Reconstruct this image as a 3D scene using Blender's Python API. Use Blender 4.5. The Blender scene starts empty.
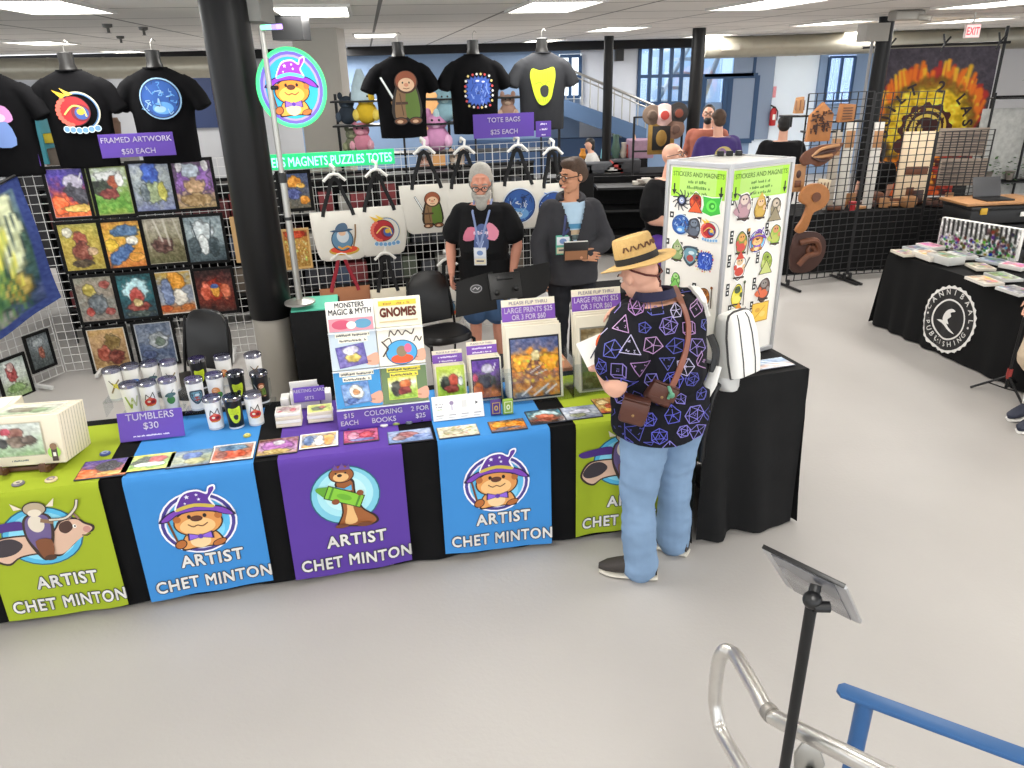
import bpy, bmesh, math, random
import numpy as np
from mathutils import Vector, Matrix, Quaternion
from mathutils.geometry import tessellate_polygon
random.seed(7)
SC = bpy.context.scene
COL = SC.collection
PI = math.pi
V = Vector

# ------------------------------------------------------------------ camera: a pixel and a plane give a place in the hall
CF, CH, CP, CR = 745.0, 2.54, 0.4013, -0.0257
_f = V((0, math.cos(CP), -math.sin(CP))); _u = V((0, math.sin(CP), math.cos(CP))); _x = V((1, 0, 0))
CX = _x*math.cos(CR) + _u*math.sin(CR); CU = _u*math.cos(CR) - _x*math.sin(CR); CO = V((0, 0, CH))
def ray(px, py): return _f + CX*((px-512)/CF) - CU*((py-384)/CF)
def Z(px, py, z=0.0):
    d = ray(px, py); return CO + d*((z-CH)/d.z)
def Yd(px, py, y):
    d = ray(px, py); return CO + d*(y/d.y)
def onp(px, py, A, n):
    d = ray(px, py); return CO + d*((V(A)-CO).dot(V(n))/d.dot(V(n)))
def pxm(P):
    """pixels per metre at a point"""
    return CF/((V(P)-CO).dot(_f))
def make_camera():
    cam = bpy.data.cameras.new('camera'); o = bpy.data.objects.new('camera', cam); COL.objects.link(o)
    m = Matrix((CX, CU, -_f)).transposed().to_4x4(); m.translation = CO
    o.matrix_world = m
    cam.sensor_width = 36; cam.lens = CF/1024*36; cam.clip_end = 200; cam.clip_start = .05
    SC.camera = o

# ------------------------------------------------------------------ colour and materials
def lin1(c):
    c = c/255.0
    return c/12.92 if c <= .04045 else ((c+.055)/1.055)**2.4
def L(c):
    if isinstance(c, str):
        c = c.lstrip('#'); c = tuple(int(c[i:i+2], 16) for i in (0, 2, 4))
    return tuple(lin1(x) for x in c[:3])
def rgba(c): return (*L(c), 1.0)
_M = {}
def mat(name, c, rough=.6, metal=0.0, noise=0.0, nscale=8.0, spec=.5, bump=0.0, bscale=60.0, emit=0.0, alpha=1.0, coat=0.0):
    if name in _M: return _M[name]
    m = bpy.data.materials.new(name); m.use_nodes = True; nt = m.node_tree; b = nt.nodes['Principled BSDF']
    b.inputs['Base Color'].default_value = rgba(c); b.inputs['Roughness'].default_value = rough
    b.inputs['Metallic'].default_value = metal; b.inputs['Specular IOR Level'].default_value = spec
    if coat: b.inputs['Coat Weight'].default_value = coat; b.inputs['Coat Roughness'].default_value = .15
    if emit:
        b.inputs['Emission Color'].default_value = rgba(c); b.inputs['Emission Strength'].default_value = emit
    if noise or bump:
        tc = nt.nodes.new('ShaderNodeTexCoord')
    if noise:
        n = nt.nodes.new('ShaderNodeTexNoise'); n.inputs['Scale'].default_value = nscale; n.inputs['Detail'].default_value = 6
        nt.links.new(tc.outputs['Object'], n.inputs['Vector'])
        mx = nt.nodes.new('ShaderNodeMix'); mx.data_type = 'RGBA'
        lc = L(c)
        mx.inputs[6].default_value = (*[v*(1-noise) for v in lc], 1); mx.inputs[7].default_value = (*[min(1, v*(1+noise)+noise*.01) for v in lc], 1)
        nt.links.new(n.outputs['Fac'], mx.inputs[0]); nt.links.new(mx.outputs[2], b.inputs['Base Color'])
    if bump:
        n2 = nt.nodes.new('ShaderNodeTexNoise'); n2.inputs['Scale'].default_value = bscale; n2.inputs['Detail'].default_value = 4
        nt.links.new(tc.outputs['Object'], n2.inputs['Vector'])
        bp = nt.nodes.new('ShaderNodeBump'); bp.inputs['Strength'].default_value = bump; bp.inputs['Distance'].default_value = .01
        nt.links.new(n2.outputs['Fac'], bp.inputs['Height']); nt.links.new(bp.outputs['Normal'], b.inputs['Normal'])
    _M[name] = m; return m
def printed(rough=.5, emit=0.0, name='printed_ink'):
    k = '%s_%d_%d' % (name, rough*100, emit*100)
    if k in _M: return _M[k]
    m = bpy.data.materials.new(k); m.use_nodes = True; nt = m.node_tree; b = nt.nodes['Principled BSDF']
    a = nt.nodes.new('ShaderNodeAttribute'); a.attribute_name = 'Col'
    nt.links.new(a.outputs['Color'], b.inputs['Base Color']); b.inputs['Roughness'].default_value = rough
    if emit:
        nt.links.new(a.outputs['Color'], b.inputs['Emission Color']); b.inputs['Emission Strength'].default_value = emit
    _M[k] = m; return m
def glass_mat(name='clear_glass', tint=(235, 245, 250), gloss=.12, rough=.02):
    if name in _M: return _M[name]
    m = bpy.data.materials.new(name); m.use_nodes = True; nt = m.node_tree; nt.nodes.remove(nt.nodes['Principled BSDF'])
    o = nt.nodes['Material Output']; t = nt.nodes.new('ShaderNodeBsdfTransparent'); g = nt.nodes.new('ShaderNodeBsdfGlossy'); x = nt.nodes.new('ShaderNodeMixShader')
    t.inputs['Color'].default_value = rgba(tint); g.inputs['Roughness'].default_value = rough; x.inputs[0].default_value = gloss
    nt.links.new(t.outputs[0], x.inputs[1]); nt.links.new(g.outputs[0], x.inputs[2]); nt.links.new(x.outputs[0], o.inputs['Surface'])
    _M[name] = m; return m

# ------------------------------------------------------------------ objects
def tag(o, label=None, cat=None, group=None, kind=None):
    if label: o['label'] = label
    if cat: o['category'] = cat
    if group: o['group'] = group
    if kind: o['kind'] = kind
    return o
def thing(name, label, cat, loc=(0, 0, 0), rz=0.0, group=None):
    o = bpy.data.objects.new(name, None); COL.objects.link(o); o.empty_display_size = .1
    o.location = loc; o.rotation_euler = (0, 0, rz)
    return tag(o, label, cat, group)
def link_mesh(name, me, m, parent=None):
    o = bpy.data.objects.new(name, me); COL.objects.link(o)
    if m is not None: me.materials.append(m)
    if parent is not None: o.parent = parent
    return o
def copy_tree(o, parent=None):
    c = o.copy(); COL.objects.link(c)
    if parent is not None: c.parent = parent
    for ch in [q for q in o.children]: copy_tree(ch, c)
    return c
def fr(o, x, y):
    """matrix with origin o, x axis, y axis (made orthogonal), z = x cross y"""
    x = V(x).normalized(); z = x.cross(V(y)).normalized(); y = z.cross(x)
    m = Matrix((x, y, z)).transposed().to_4x4(); m.translation = V(o); return m
def Rz(a): return Matrix.Rotation(a, 4, 'Z')
def Tm(*a): return Matrix.Translation(V(a if len(a) == 3 else a[0]))

class MB:
    def __init__(s, M=None): s.bm = bmesh.new(); s.M = M or Matrix.Identity(4)
    def _add(s, vs, faces):
        b = [s.bm.verts.new(s.M @ V(v)) for v in vs]
        out = []
        for f in faces:
            try: out.append(s.bm.faces.new([b[i] for i in f]))
            except ValueError: pass
        return b, out
    def box(s, c, d, bevel=0.0, R=None, seg=2):
        cx, cy, cz = c; x, y, z = d[0]/2, d[1]/2, d[2]/2
        vs = [V((sx*x, sy*y, sz*z)) for sz in (-1, 1) for sy in (-1, 1) for sx in (-1, 1)]
        if R is not None: vs = [R.to_3x3() @ v for v in vs]
        vs = [v + V(c) for v in vs]
        b, f = s._add(vs, [(0, 2, 3, 1), (4, 5, 7, 6), (0, 1, 5, 4), (2, 6, 7, 3), (0, 4, 6, 2), (1, 3, 7, 5)])
        if bevel:
            es = set(e for q in f for e in q.edges)
            bmesh.ops.bevel(s.bm, geom=list(es), offset=bevel, segments=seg, affect='EDGES', profile=.5)
        return s
    def loft(s, rings, cap=True, close=False):
        n = len(rings[0]); B = [[s.bm.verts.new(s.M @ V(p)) for p in r] for r in rings]
        for a, b in zip(B[:-1], B[1:]):
            for i in range(n):
                j = (i+1) % n
                if not close and j == 0 and False: continue
                s.bm.faces.new((a[i], a[j], b[j], b[i]))
        if cap:
            s.bm.faces.new(B[0][::-1]); s.bm.faces.new(B[-1])
        return s
    def strip(s, rows):
        """open sheet from rows of points"""
        B = [[s.bm.verts.new(s.M @ V(p)) for p in r] for r in rows]
        for a, b in zip(B[:-1], B[1:]):
            for i in range(len(a)-1): s.bm.faces.new((a[i], a[i+1], b[i+1], b[i]))
        return s
    def ering(s, c, ax, ay, rx, ry, n=16, p=2.0):
        c = V(c); ax = V(ax); ay = V(ay); out = []
        for i in range(n):
            t = 2*PI*i/n; ct, st = math.cos(t), math.sin(t)
            out.append(c + ax*(rx*math.copysign(abs(ct)**(2/p), ct)) + ay*(ry*math.copysign(abs(st)**(2/p), st)))
        return out
    def tube(s, pts, r, n=10, cap=True, flat=1.0, up=None):
        pts = [V(p) for p in pts]; k = len(pts)
        rr = r if isinstance(r, (list, tuple)) else [r]*k
        rings = []; t0 = (pts[1]-pts[0]).normalized()
        ref = V(up) if up else (V((0, 0, 1)) if abs(t0.z) < .9 else V((1, 0, 0)))
        ax = t0.cross(ref).normalized()
        for i in range(k):
            if i == 0: t = pts[1]-pts[0]
            elif i == k-1: t = pts[-1]-pts[-2]
            else: t = (pts[i]-pts[i-1]).normalized() + (pts[i+1]-pts[i]).normalized()
            if t.length < 1e-9: t = pts[i]-pts[i-1]
            t.normalize(); ax = (ax - t*ax.dot(t)).normalized(); ay = t.cross(ax)
            sc = 1.0
            if 0 < i < k-1:
                c = (pts[i]-pts[i-1]).normalized().dot(t); sc = 1/max(.6, c)
            rings.append(s.ering(pts[i], ax, ay, rr[i]*sc, rr[i]*sc*flat, n))
        return s.loft(rings, cap)
    def lathe(s, prof, o=(0, 0, 0), n=24, R=None, cap=True):
        o = V(o); rings = []
        for r, z in prof:
            ring = [V((r*math.cos(2*PI*i/n), r*math.sin(2*PI*i/n), z)) for i in range(n)]
            if R is not None: ring = [R.to_3x3() @ p for p in ring]
            rings.append([p+o for p in ring])
        return s.loft(rings, cap)
    def ball(s, c, r, n=14, k=9, R=None):
        if not isinstance(r, (tuple, list)): r = (r, r, r)
        rings = []
        for j in range(k):
            a = -PI/2 + PI*(j+.5)/k if False else -PI/2 + PI*(j+.35)/(k-.3)
            ring = [V((r[0]*math.cos(a)*math.cos(2*PI*i/n), r[1]*math.cos(a)*math.sin(2*PI*i/n), r[2]*math.sin(a))) for i in range(n)]
            if R is not None: ring = [R.to_3x3() @ p for p in ring]
            rings.append([p+V(c) for p in ring])
        return s.loft(rings)
    def prism(s, poly, d, Mx=None, bevel=0.0):
        """2D outline in x,y extruded from z=0 to z=d, placed by Mx"""
        Mx = Mx or Matrix.Identity(4); n = len(poly)
        a = [s.bm.verts.new(s.M @ (Mx @ V((p[0], p[1], 0)))) for p in poly]; b = [s.bm.verts.new(s.M @ (Mx @ V((p[0], p[1], d)))) for p in poly]
        fs = [s.bm.faces.new(a[::-1]), s.bm.faces.new(b)]
        for i in range(n):
            j = (i+1) % n; fs.append(s.bm.faces.new((a[i], a[j], b[j], b[i])))
        if bevel:
            es = set(e for q in fs[:2] for e in q.edges)
            bmesh.ops.bevel(s.bm, geom=list(es), offset=bevel, segments=2, affect='EDGES', profile=.5)
        return s
    def mesh(s, name, smooth=True, ang=40):
        bmesh.ops.recalc_face_normals(s.bm, faces=s.bm.faces)
        if smooth:
            for f in s.bm.faces: f.smooth = True
            ca = math.radians(ang)
            for e in s.bm.edges:
                if len(e.link_faces) == 2 and e.calc_face_angle(0) > ca: e.smooth = False
        me = bpy.data.meshes.new(name); s.bm.to_mesh(me); s.bm.free(); return me
    def build(s, name, m, parent=None, smooth=True, ang=40, label=None):
        o = link_mesh(name, s.mesh(name, smooth, ang), m, parent)
        if label: o['label'] = label
        return o
def struct(name, mb, m, **k):
    o = mb.build(name, m, **k); o['kind'] = 'structure'; return o
def catmull(P, k=6, closed=True):
    n = len(P); out = []
    for i in range(n if closed else n-1):
        g = lambda j: P[j % n] if closed else P[max(0, min(n-1, j))]
        p0, p1, p2, p3 = g(i-1), g(i), g(i+1), g(i+2)
        for q in range(k):
            t = q/k; d = len(p1)
            out.append(tuple(.5*((2*p1[a]) + (-p0[a]+p2[a])*t + (2*p0[a]-5*p1[a]+4*p2[a]-p3[a])*t*t + (-p0[a]+3*p1[a]-3*p2[a]+p3[a])*t**3) for a in range(d)))
    if not closed: out.append(tuple(P[-1]))
    return out

# ------------------------------------------------------------------ printed art: flat shapes in layers, one colour per face
_TX = {}
def text_tris(s, bold=0.0, space=1.0):
    k = (s, bold, space)
    if k in _TX: return _TX[k]
    cu = bpy.data.curves.new('t', 'FONT'); cu.body = s; cu.size = 1; cu.offset = bold; cu.space_character = space; cu.resolution_u = 3
    o = bpy.data.objects.new('t', cu); COL.objects.link(o)
    bpy.context.view_layer.update()
    me = bpy.data.meshes.new_from_object(o.evaluated_get(bpy.context.evaluated_depsgraph_get()))
    me.calc_loop_triangles()
    P = [(v.co.x, v.co.y) for v in me.vertices]; T = [tuple(P[i] for i in t.vertices) for t in me.loop_triangles]
    bpy.data.objects.remove(o); bpy.data.curves.remove(cu); bpy.data.meshes.remove(me)
    xs = [p[0] for p in P] or [0]; w = (min(xs), max(xs))
    _TX[k] = (T, w); return _TX[k]
class Art:
    """u to the right, v up"""
    def __init__(s, step=.0002, base=.0008): s.T = []; s.layer = 0; s.step = min(step, .0002); s.base = base
    def tri(s, t, c): s.T.append((t, c, s.layer))
    def up(s): s.layer += 1; return s
    def ell(s, x, y, rx, ry=None, c='#fff', rot=0.0, n=28, a0=0, a1=2*PI):
        s.layer += 1; ry = rx if ry is None else ry; P = []
        for i in range(n):
            t = a0+(a1-a0)*i/(n if abs(a1-a0-2*PI) < 1e-6 else n-1); a, b = rx*math.cos(t), ry*math.sin(t)
            P.append((x+a*math.cos(rot)-b*math.sin(rot), y+a*math.sin(rot)+b*math.cos(rot)))
        for i in range(n): s.tri(((x, y), P[i], P[(i+1) % n]), c)
        return s
    def ring(s, x, y, r, w, c, ry=None, n=40):
        s.layer += 1; ry = ry or r; k = ry/r
        for i in range(n):
            a, b = 2*PI*i/n, 2*PI*(i+1)/n
            p = lambda R, t: (x+R*math.cos(t), y+R*k*math.sin(t))
            s.tri((p(r-w, a), p(r, a), p(r, b)), c); s.tri((p(r-w, a), p(r, b), p(r-w, b)), c)
        return s
    def poly(s, P, c, curve=0):
        s.layer += 1
        if curve: P = catmull(P, curve)
        for t in tessellate_polygon([[V((p[0], p[1], 0)) for p in P]]): s.tri(tuple((P[i][0], P[i][1]) for i in t), c)
        return s
    def rect(s, x0, y0, x1, y1, c): return s.poly([(x0, y0), (x1, y0), (x1, y1), (x0, y1)], c)
    def line(s, P, w, c, closed=False):
        s.layer += 1
        n = len(P)
        for i in range(n if closed else n-1):
            a, b = V(P[i][:2]), V(P[(i+1) % n][:2]); d = b-a
            if d.length < 1e-9: continue
            d.normalize(); q = V((-d.y, d.x))*(w/2); a = a-d*w*.3; b = b+d*w*.3
            s.tri((tuple(a-q), tuple(b-q), tuple(b+q)), c); s.tri((tuple(a-q), tuple(b+q), tuple(a+q)), c)
        return s
    def marks(s, x, y, w, h, c):
        """a line of fine print too small to read"""
        s.layer += 1; r = random.Random(int(w*9173+x*771+y*3331)); q = x-w/2
        while q < x+w/2:
            g = h*r.uniform(.25, .55); k = r.uniform(.55, 1.0)*h; b = y+r.choice((0, 0, h*.15))
            if r.random() > .16:
                for t in (((q, b), (q+g, b), (q+g, b+k)), ((q, b), (q+g, b+k), (q, b+k))): s.tri(t, c)
            q += g+h*.16
        return s
    def text(s, t, x, y, size, c, bold=.02, align='c', width=None, rot=0.0, outline=None, ow=.05, space=1.0, sy=1.0):
        """size = height of capitals"""
        if t.startswith('~'): return s.marks(x, y, width or len(t)*size*.62, size*.8, c)
        k = size/.7
        for b, col in (([(bold+ow, outline)] if outline else []) + [(bold, c)]):
            T0, (w0, w1) = text_tris(t, 0, space); s.layer += 1; b *= .6
            sh = [(0, 0)]+[(b*math.cos(q), b*math.sin(q)) for q in [PI/4+PI*2*i/(8 if b > .025 else 4) for i in range(8 if b > .025 else 4)]] if b > .004 else [(0, 0)]
            T = [tuple((p[0]+dx, p[1]+dy) for p in q) for q in T0 for dx, dy in sh]
            kx = k if width is None else width/max(1e-6, w1-w0)
            off = {'c': (w0+w1)/2, 'l': w0, 'r': w1}[align]
            for q in T:
                out = []
                for (a, d) in q:
                    X = (a-off)*kx; Y = d*k*sy
                    out.append((x+X*math.cos(rot)-Y*math.sin(rot), y+X*math.sin(rot)+Y*math.cos(rot)))
                s.tri(tuple(out), col)
        return s
    def arctext(s, t, cx, cy, r, size, c, a0, a1, bold=.02, flip=False, outline=None, ow=.04):
        n = len(t); l0 = s.layer
        for i, ch in enumerate(t):
            if ch == ' ': continue
            if not outline: s.layer = l0
            a = a0+(a1-a0)*(i/(n-1) if n > 1 else .5)
            s.text(ch, cx+r*math.cos(a), cy+r*math.sin(a), size, c, bold, rot=(a-PI/2 if not flip else a+PI/2), outline=outline, ow=ow)
        return s
    def xf(s, x, y, k, rot=0.0, kx=None):
        kx = k if kx is None else kx; c, d = math.cos(rot), math.sin(rot)
        s.T = [(tuple((x+(p[0]*kx)*c-(p[1]*k)*d, y+(p[0]*kx)*d+(p[1]*k)*c) for p in t), col, l) for t, col, l in s.T]; return s
    def merge(s, o):
        b = s.layer+1
        s.T += [(t, c, l+b) for t, c, l in o.T]; s.layer = b+o.layer; return s
    def build(s, name, parent=None, fn=None, M=None, m=None, maxedge=None, label=None):
        """fn(u, v, lift) -> point; or M maps (u, v, lift)"""
        if fn is None:
            M = M or Matrix.Identity(4); fn = lambda u, v, h: M @ V((u, v, h))
        bm = bmesh.new(); lay = bm.faces.layers.int.new('ly'); cols = {}; ids = {}
        for t, c, l in s.T:
            ar = (t[1][0]-t[0][0])*(t[2][1]-t[0][1])-(t[2][0]-t[0][0])*(t[1][1]-t[0][1])
            if abs(ar) < 1e-12: continue
            if ar < 0: t = (t[0], t[2], t[1])
            f = bm.faces.new([bm.verts.new((p[0], p[1], l*s.step)) for p in t])
            ids.setdefault(c, len(ids)); f[lay] = ids[c]
        if maxedge:
            for _ in range(6):
                es = [e for e in bm.edges if e.calc_length() > maxedge]
                if not es: break
                bmesh.ops.subdivide_edges(bm, edges=es, cuts=1)
                bmesh.ops.triangulate(bm, faces=[f for f in bm.faces if len(f.verts) > 3])
        for v in bm.verts: v.co = fn(v.co.x, v.co.y, v.co.z+max(s.step, s.base))
        inv = {i: L(c) for c, i in ids.items()}
        me = bpy.data.meshes.new(name); fid = [f[lay] for f in bm.faces]; bm.to_mesh(me); bm.free()
        at = me.color_attributes.new('Col', 'FLOAT_COLOR', 'CORNER')
        buf = np.ones((len(me.loops), 4), np.float32)
        ls = np.zeros(len(me.polygons), np.int32); lt = np.zeros(len(me.polygons), np.int32)
        me.polygons.foreach_get('loop_start', ls); me.polygons.foreach_get('loop_total', lt)
        for a, n, i in zip(ls, lt, fid): buf[a:a+n, :3] = inv[i]
        at.data.foreach_set('color', buf.ravel())
        o = link_mesh(name, me, m or printed(), parent)
        if label: o['label'] = label
        return o
# painted pictures: a colour raster carried by the points of a fine sheet
def vnoise(h, w, cell, rng):
    gh, gw = int(h/cell)+3, int(w/cell)+3
    g = rng.random((gh, gw)); yy = np.arange(h)/cell; xx = np.arange(w)/cell
    y0 = yy.astype(int); x0 = xx.astype(int); fy = (yy-y0)[:, None]; fx = (xx-x0)[None]
    fy = fy*fy*(3-2*fy); fx = fx*fx*(3-2*fx)
    a = g[y0][:, x0]; b = g[y0][:, x0+1]; c = g[y0+1][:, x0]; d = g[y0+1][:, x0+1]
    return (a*(1-fx)+b*fx)*(1-fy)+(c*(1-fx)+d*fx)*fy
def hexf(c):
    c = c.lstrip('#'); return np.array([int(c[i:i+2], 16) for i in (0, 2, 4)], float)
class Paint:
    """x right 0..1, y down 0..1; colours in sRGB"""
    def __init__(s, bands, seed=1, w=48, h=60, warp=.15, grain=18):
        s.r = np.random.default_rng(seed); s.w, s.h = w, h
        yy, xx = np.mgrid[0:h, 0:w]; s.x = (xx+.5)/w; s.y = (yy+.5)/h
        s.n1 = vnoise(h, w, 6, s.r); s.n2 = vnoise(h, w, 3, s.r); s.n3 = vnoise(h, w, 6, s.r)
        t = np.clip(s.y+(s.n1-.5)*warp*2+(s.n2-.5)*warp, 0, .999)*(len(bands)-1)
        C = np.array([hexf(b) for b in bands]+[hexf(bands[-1])]); i = t.astype(int); f = (t-i)[..., None]
        s.a = C[i]*(1-f)+C[i+1]*f
        s.a = s.a+((s.n2-.5)[..., None]*grain*2.4)+((vnoise(h, w, 1.7, s.r)-.5)[..., None]*grain*2.2)+s.r.normal(0, grain*.35, (h, w, 1))
    def blob(s, x, y, rx, ry, c, soft=.25, rag=.35, k=1.0, rot=0.0):
        dx, dy = s.x-x, s.y-y; a, b = dx*math.cos(rot)+dy*math.sin(rot), -dx*math.sin(rot)+dy*math.cos(rot)
        d = np.sqrt((a/rx)**2+(b/ry)**2)+(s.n3-.5)*rag+(s.n2-.5)*rag
        m = np.clip((1-d)/soft+.5, 0, 1)[..., None]*k
        lum = (vnoise(s.h, s.w, 4.5, s.r)-.5)*70+(vnoise(s.h, s.w, 1.8, s.r)-.5)*60
        col = hexf(c)+lum[..., None]
        s.a = s.a*(1-m)+col*m
        o = np.exp(-((d-1.0)/.075)**2)[..., None]*.55*k; s.a = s.a*(1-o)+(hexf(c)*.22+8)*o
        return s
    def dots(s, n, box, c, r=.03, jit=40):
        for _ in range(n):
            cc = hexf(c)+s.r.normal(0, jit, 3)*.5
            x, y = s.r.uniform(box[0], box[2]), s.r.uniform(box[1], box[3])
            d = np.sqrt((s.x-x)**2+((s.y-y)*s.h/s.w)**2)/(r*s.r.uniform(.5, 1.4)); m = np.clip(1.6-d*1.2, 0, 1)[..., None]
            s.a = s.a*(1-m)+cc*m
        return s
    def stroke(s, P, w, c, k=1.0):
        for (x0, y0), (x1, y1) in zip(P[:-1], P[1:]):
            ax, ay = x1-x0, (y1-y0)*s.h/s.w; l2 = ax*ax+ay*ay+1e-9
            px, py = s.x-x0, (s.y-y0)*s.h/s.w; t = np.clip((px*ax+py*ay)/l2, 0, 1)
            d = np.sqrt((px-t*ax)**2+(py-t*ay)**2)/w; m = np.clip(1.6-d*1.3, 0, 1)[..., None]*k
            s.a = s.a*(1-m)+hexf(c)*m
        return s
    def border(s, t, c):
        m = ((s.x < t) | (s.x > 1-t) | (s.y < t*s.w/s.h) | (s.y > 1-t*s.w/s.h))
        s.a[m] = hexf(c)+s.r.normal(0, 6, (int(m.sum()), 1)); return s
    def build(s, name, w, h, parent=None, M=None, m=None, fn=None, label=None):
        M = M or Matrix.Identity(4)
        if fn is None: fn = lambda u, v, q: M @ V((u, v, q))
        H, W = s.h, s.w; me = bpy.data.meshes.new(name)
        vs = [fn((i/(W-1)-.5)*w, (.5-j/(H-1))*h, 0.0) for j in range(H) for i in range(W)]
        fs = [(j*W+i, (j+1)*W+i, (j+1)*W+i+1, j*W+i+1) for j in range(H-1) for i in range(W-1)]
        me.from_pydata(vs, [], fs); me.update()
        a = np.clip(s.a, 0, 255)/255.0; a = np.where(a <= .04045, a/12.92, ((a+.055)/1.055)**2.4)
        buf = np.ones((H*W, 4), np.float32); buf[:, :3] = a.reshape(-1, 3)
        at = me.color_attributes.new('Col', 'FLOAT_COLOR', 'POINT'); at.data.foreach_set('color', buf.ravel())
        o = link_mesh(name, me, m or printed(.35), parent)
        if label: o['label'] = label
        return o
# common materials
BLACK = mat('black_cloth', (16, 16, 17), .85, noise=.25, nscale=30, spec=.2)
BLKPL = mat('black_plastic', (17, 17, 18), .4)
BLKMT = mat('black_metal', (16, 16, 17), .45, metal=.2)
WHITE = mat('white_card', (238, 236, 230), .6)
CREAM = mat('cream_card', (232, 222, 200), .7)
WIRE = mat('white_wire', (206, 206, 204), .4)
STEEL = mat('brushed_aluminium', (172, 170, 164), .35, metal=.85)
PURP = '#5b3aa4'
PURPLE = mat('purple_card', PURP, .5)
make_camera()
SC.view_settings.view_transform = 'Standard'; SC.view_settings.look = 'None'; SC.view_settings.gamma = 1; SC.view_settings.use_curve_mapping = False
SC.view_settings.exposure = 0.58
SC.cycles.use_denoising = True
SC.cycles.max_bounces = 6
wd = bpy.data.worlds.new('daylight'); SC.world = wd; wd.use_nodes = True
wd.node_tree.nodes['Background'].inputs[0].default_value = (.92, .96, 1.0, 1); wd.node_tree.nodes['Background'].inputs[1].default_value = 1.9

CZ = 3.05            # ceiling height
CA = .17             # the ceiling grid is turned a little from the camera
# floor
def floor_mat():
    m = bpy.data.materials.new('grey_epoxy'); m.use_nodes = True; nt = m.node_tree; b = nt.nodes['Principled BSDF']
    tc = nt.nodes.new('ShaderNodeTexCoord'); n = nt.nodes.new('ShaderNodeTexNoise'); n.inputs['Scale'].default_value = .7; n.inputs['Detail'].default_value = 5
    cr = nt.nodes.new('ShaderNodeValToRGB'); cr.color_ramp.elements[0].position = .3; cr.color_ramp.elements[1].position = .7
    cr.color_ramp.elements[0].color = rgba((168, 164, 160)); cr.color_ramp.elements[1].color = rgba((178, 174, 170))
    nt.links.new(tc.outputs['Object'], n.inputs['Vector']); nt.links.new(n.outputs['Fac'], cr.inputs['Fac']); nt.links.new(cr.outputs['Color'], b.inputs['Base Color'])
    n2 = nt.nodes.new('ShaderNodeTexNoise'); n2.inputs['Scale'].default_value = 45; n2.inputs['Detail'].default_value = 3
    bp = nt.nodes.new('ShaderNodeBump'); bp.inputs['Strength'].default_value = .12; bp.inputs['Distance'].default_value = .01
    nt.links.new(tc.outputs['Object'], n2.inputs['Vector']); nt.links.new(n2.outputs['Fac'], bp.inputs['Height']); nt.links.new(bp.outputs['Normal'], b.inputs['Normal'])
    b.inputs["Roughness"].default_value = .45; b.inputs["Specular IOR Level"].default_value = .35
    return m
fl = MB(); fl.box((3, 14, -.05), (44, 40, .1)); struct('floor', fl, floor_mat(), smooth=False)
# ceiling: tiles in a grid of bars
def ceil_mat():
    m = bpy.data.materials.new('ceiling_tile'); m.use_nodes = True; nt = m.node_tree; b = nt.nodes['Principled BSDF']
    tc = nt.nodes.new('ShaderNodeTexCoord'); br = nt.nodes.new('ShaderNodeTexBrick')
    br.offset = 0; br.inputs['Scale'].default_value = 1; br.inputs['Brick Width'].default_value = 1.22; br.inputs['Row Height'].default_value = 1.22
    br.inputs['Mortar Size'].default_value = .018; br.inputs['Mortar Smooth'].default_value = .1
    br.inputs['Color1'].default_value = rgba((238, 235, 230)); br.inputs['Color2'].default_value = rgba((233, 230, 225)); br.inputs['Mortar'].default_value = rgba((128, 126, 122))
    n = nt.nodes.new('ShaderNodeTexNoise'); n.inputs['Scale'].default_value = 90
    mx = nt.nodes.new('ShaderNodeMix'); mx.data_type = 'RGBA'; mx.blend_type = 'MULTIPLY'; mx.inputs[0].default_value = .06
    nt.links.new(tc.outputs['Object'], br.inputs['Vector']); nt.links.new(tc.outputs['Object'], n.inputs['Vector'])
    nt.links.new(br.outputs['Color'], mx.inputs[6]); nt.links.new(n.outputs['Fac'], mx.inputs[7]); nt.links.new(mx.outputs[2], b.inputs['Base Color'])
    b.inputs['Roughness'].default_value = .9
    return m
c = MB(); c.box((0, 6, .03), (46, 24.5, .06)); ce = struct('ceiling', c, ceil_mat(), smooth=False)
ce.location = (0, 1.0, CZ); ce.rotation_euler = (0, 0, CA)
# troffer lights where the photo shows them, and the same rows carried on over the camera
LIT = mat('lit_diffuser', (255, 252, 244), .5, emit=6.0); LFR = mat('light_frame', (215, 213, 208), .5)
def ceiling_light(x, y, label, sz=(.6, 1.2), grp='recessed ceiling light panels'):
    t = thing('ceiling_light', label, 'light', (x, y, CZ), CA, grp)
    a = MB()
    for sx, sy, dx, dy in ((0, 1, sz[0]+.06, .03), (0, -1, sz[0]+.06, .03), (1, 0, .03, sz[1]), (-1, 0, .03, sz[1])):
        a.box((sx*(sz[0]/2+.015), sy*(sz[1]/2+.015), -.012), (dx, dy, .024))
    a.build('frame', LFR, t, smooth=False)
    b = MB(); b.box((0, 0, -.006), (sz[0], sz[1], .008)); b.build('diffuser', LIT, t, smooth=False)
    l = bpy.data.lights.new('panel_lamp', 'AREA'); l.shape = 'RECTANGLE'; l.size, l.size_y = sz; l.energy = LAMP*(2.4 if y > 9 else 1.0); l.color = (1, .978, .95)
    o = bpy.data.objects.new('panel_lamp', l); COL.objects.link(o); o.location = (x, y, CZ-.04); o.rotation_euler = (0, 0, CA)
    return t
LAMP = 19.0
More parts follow.
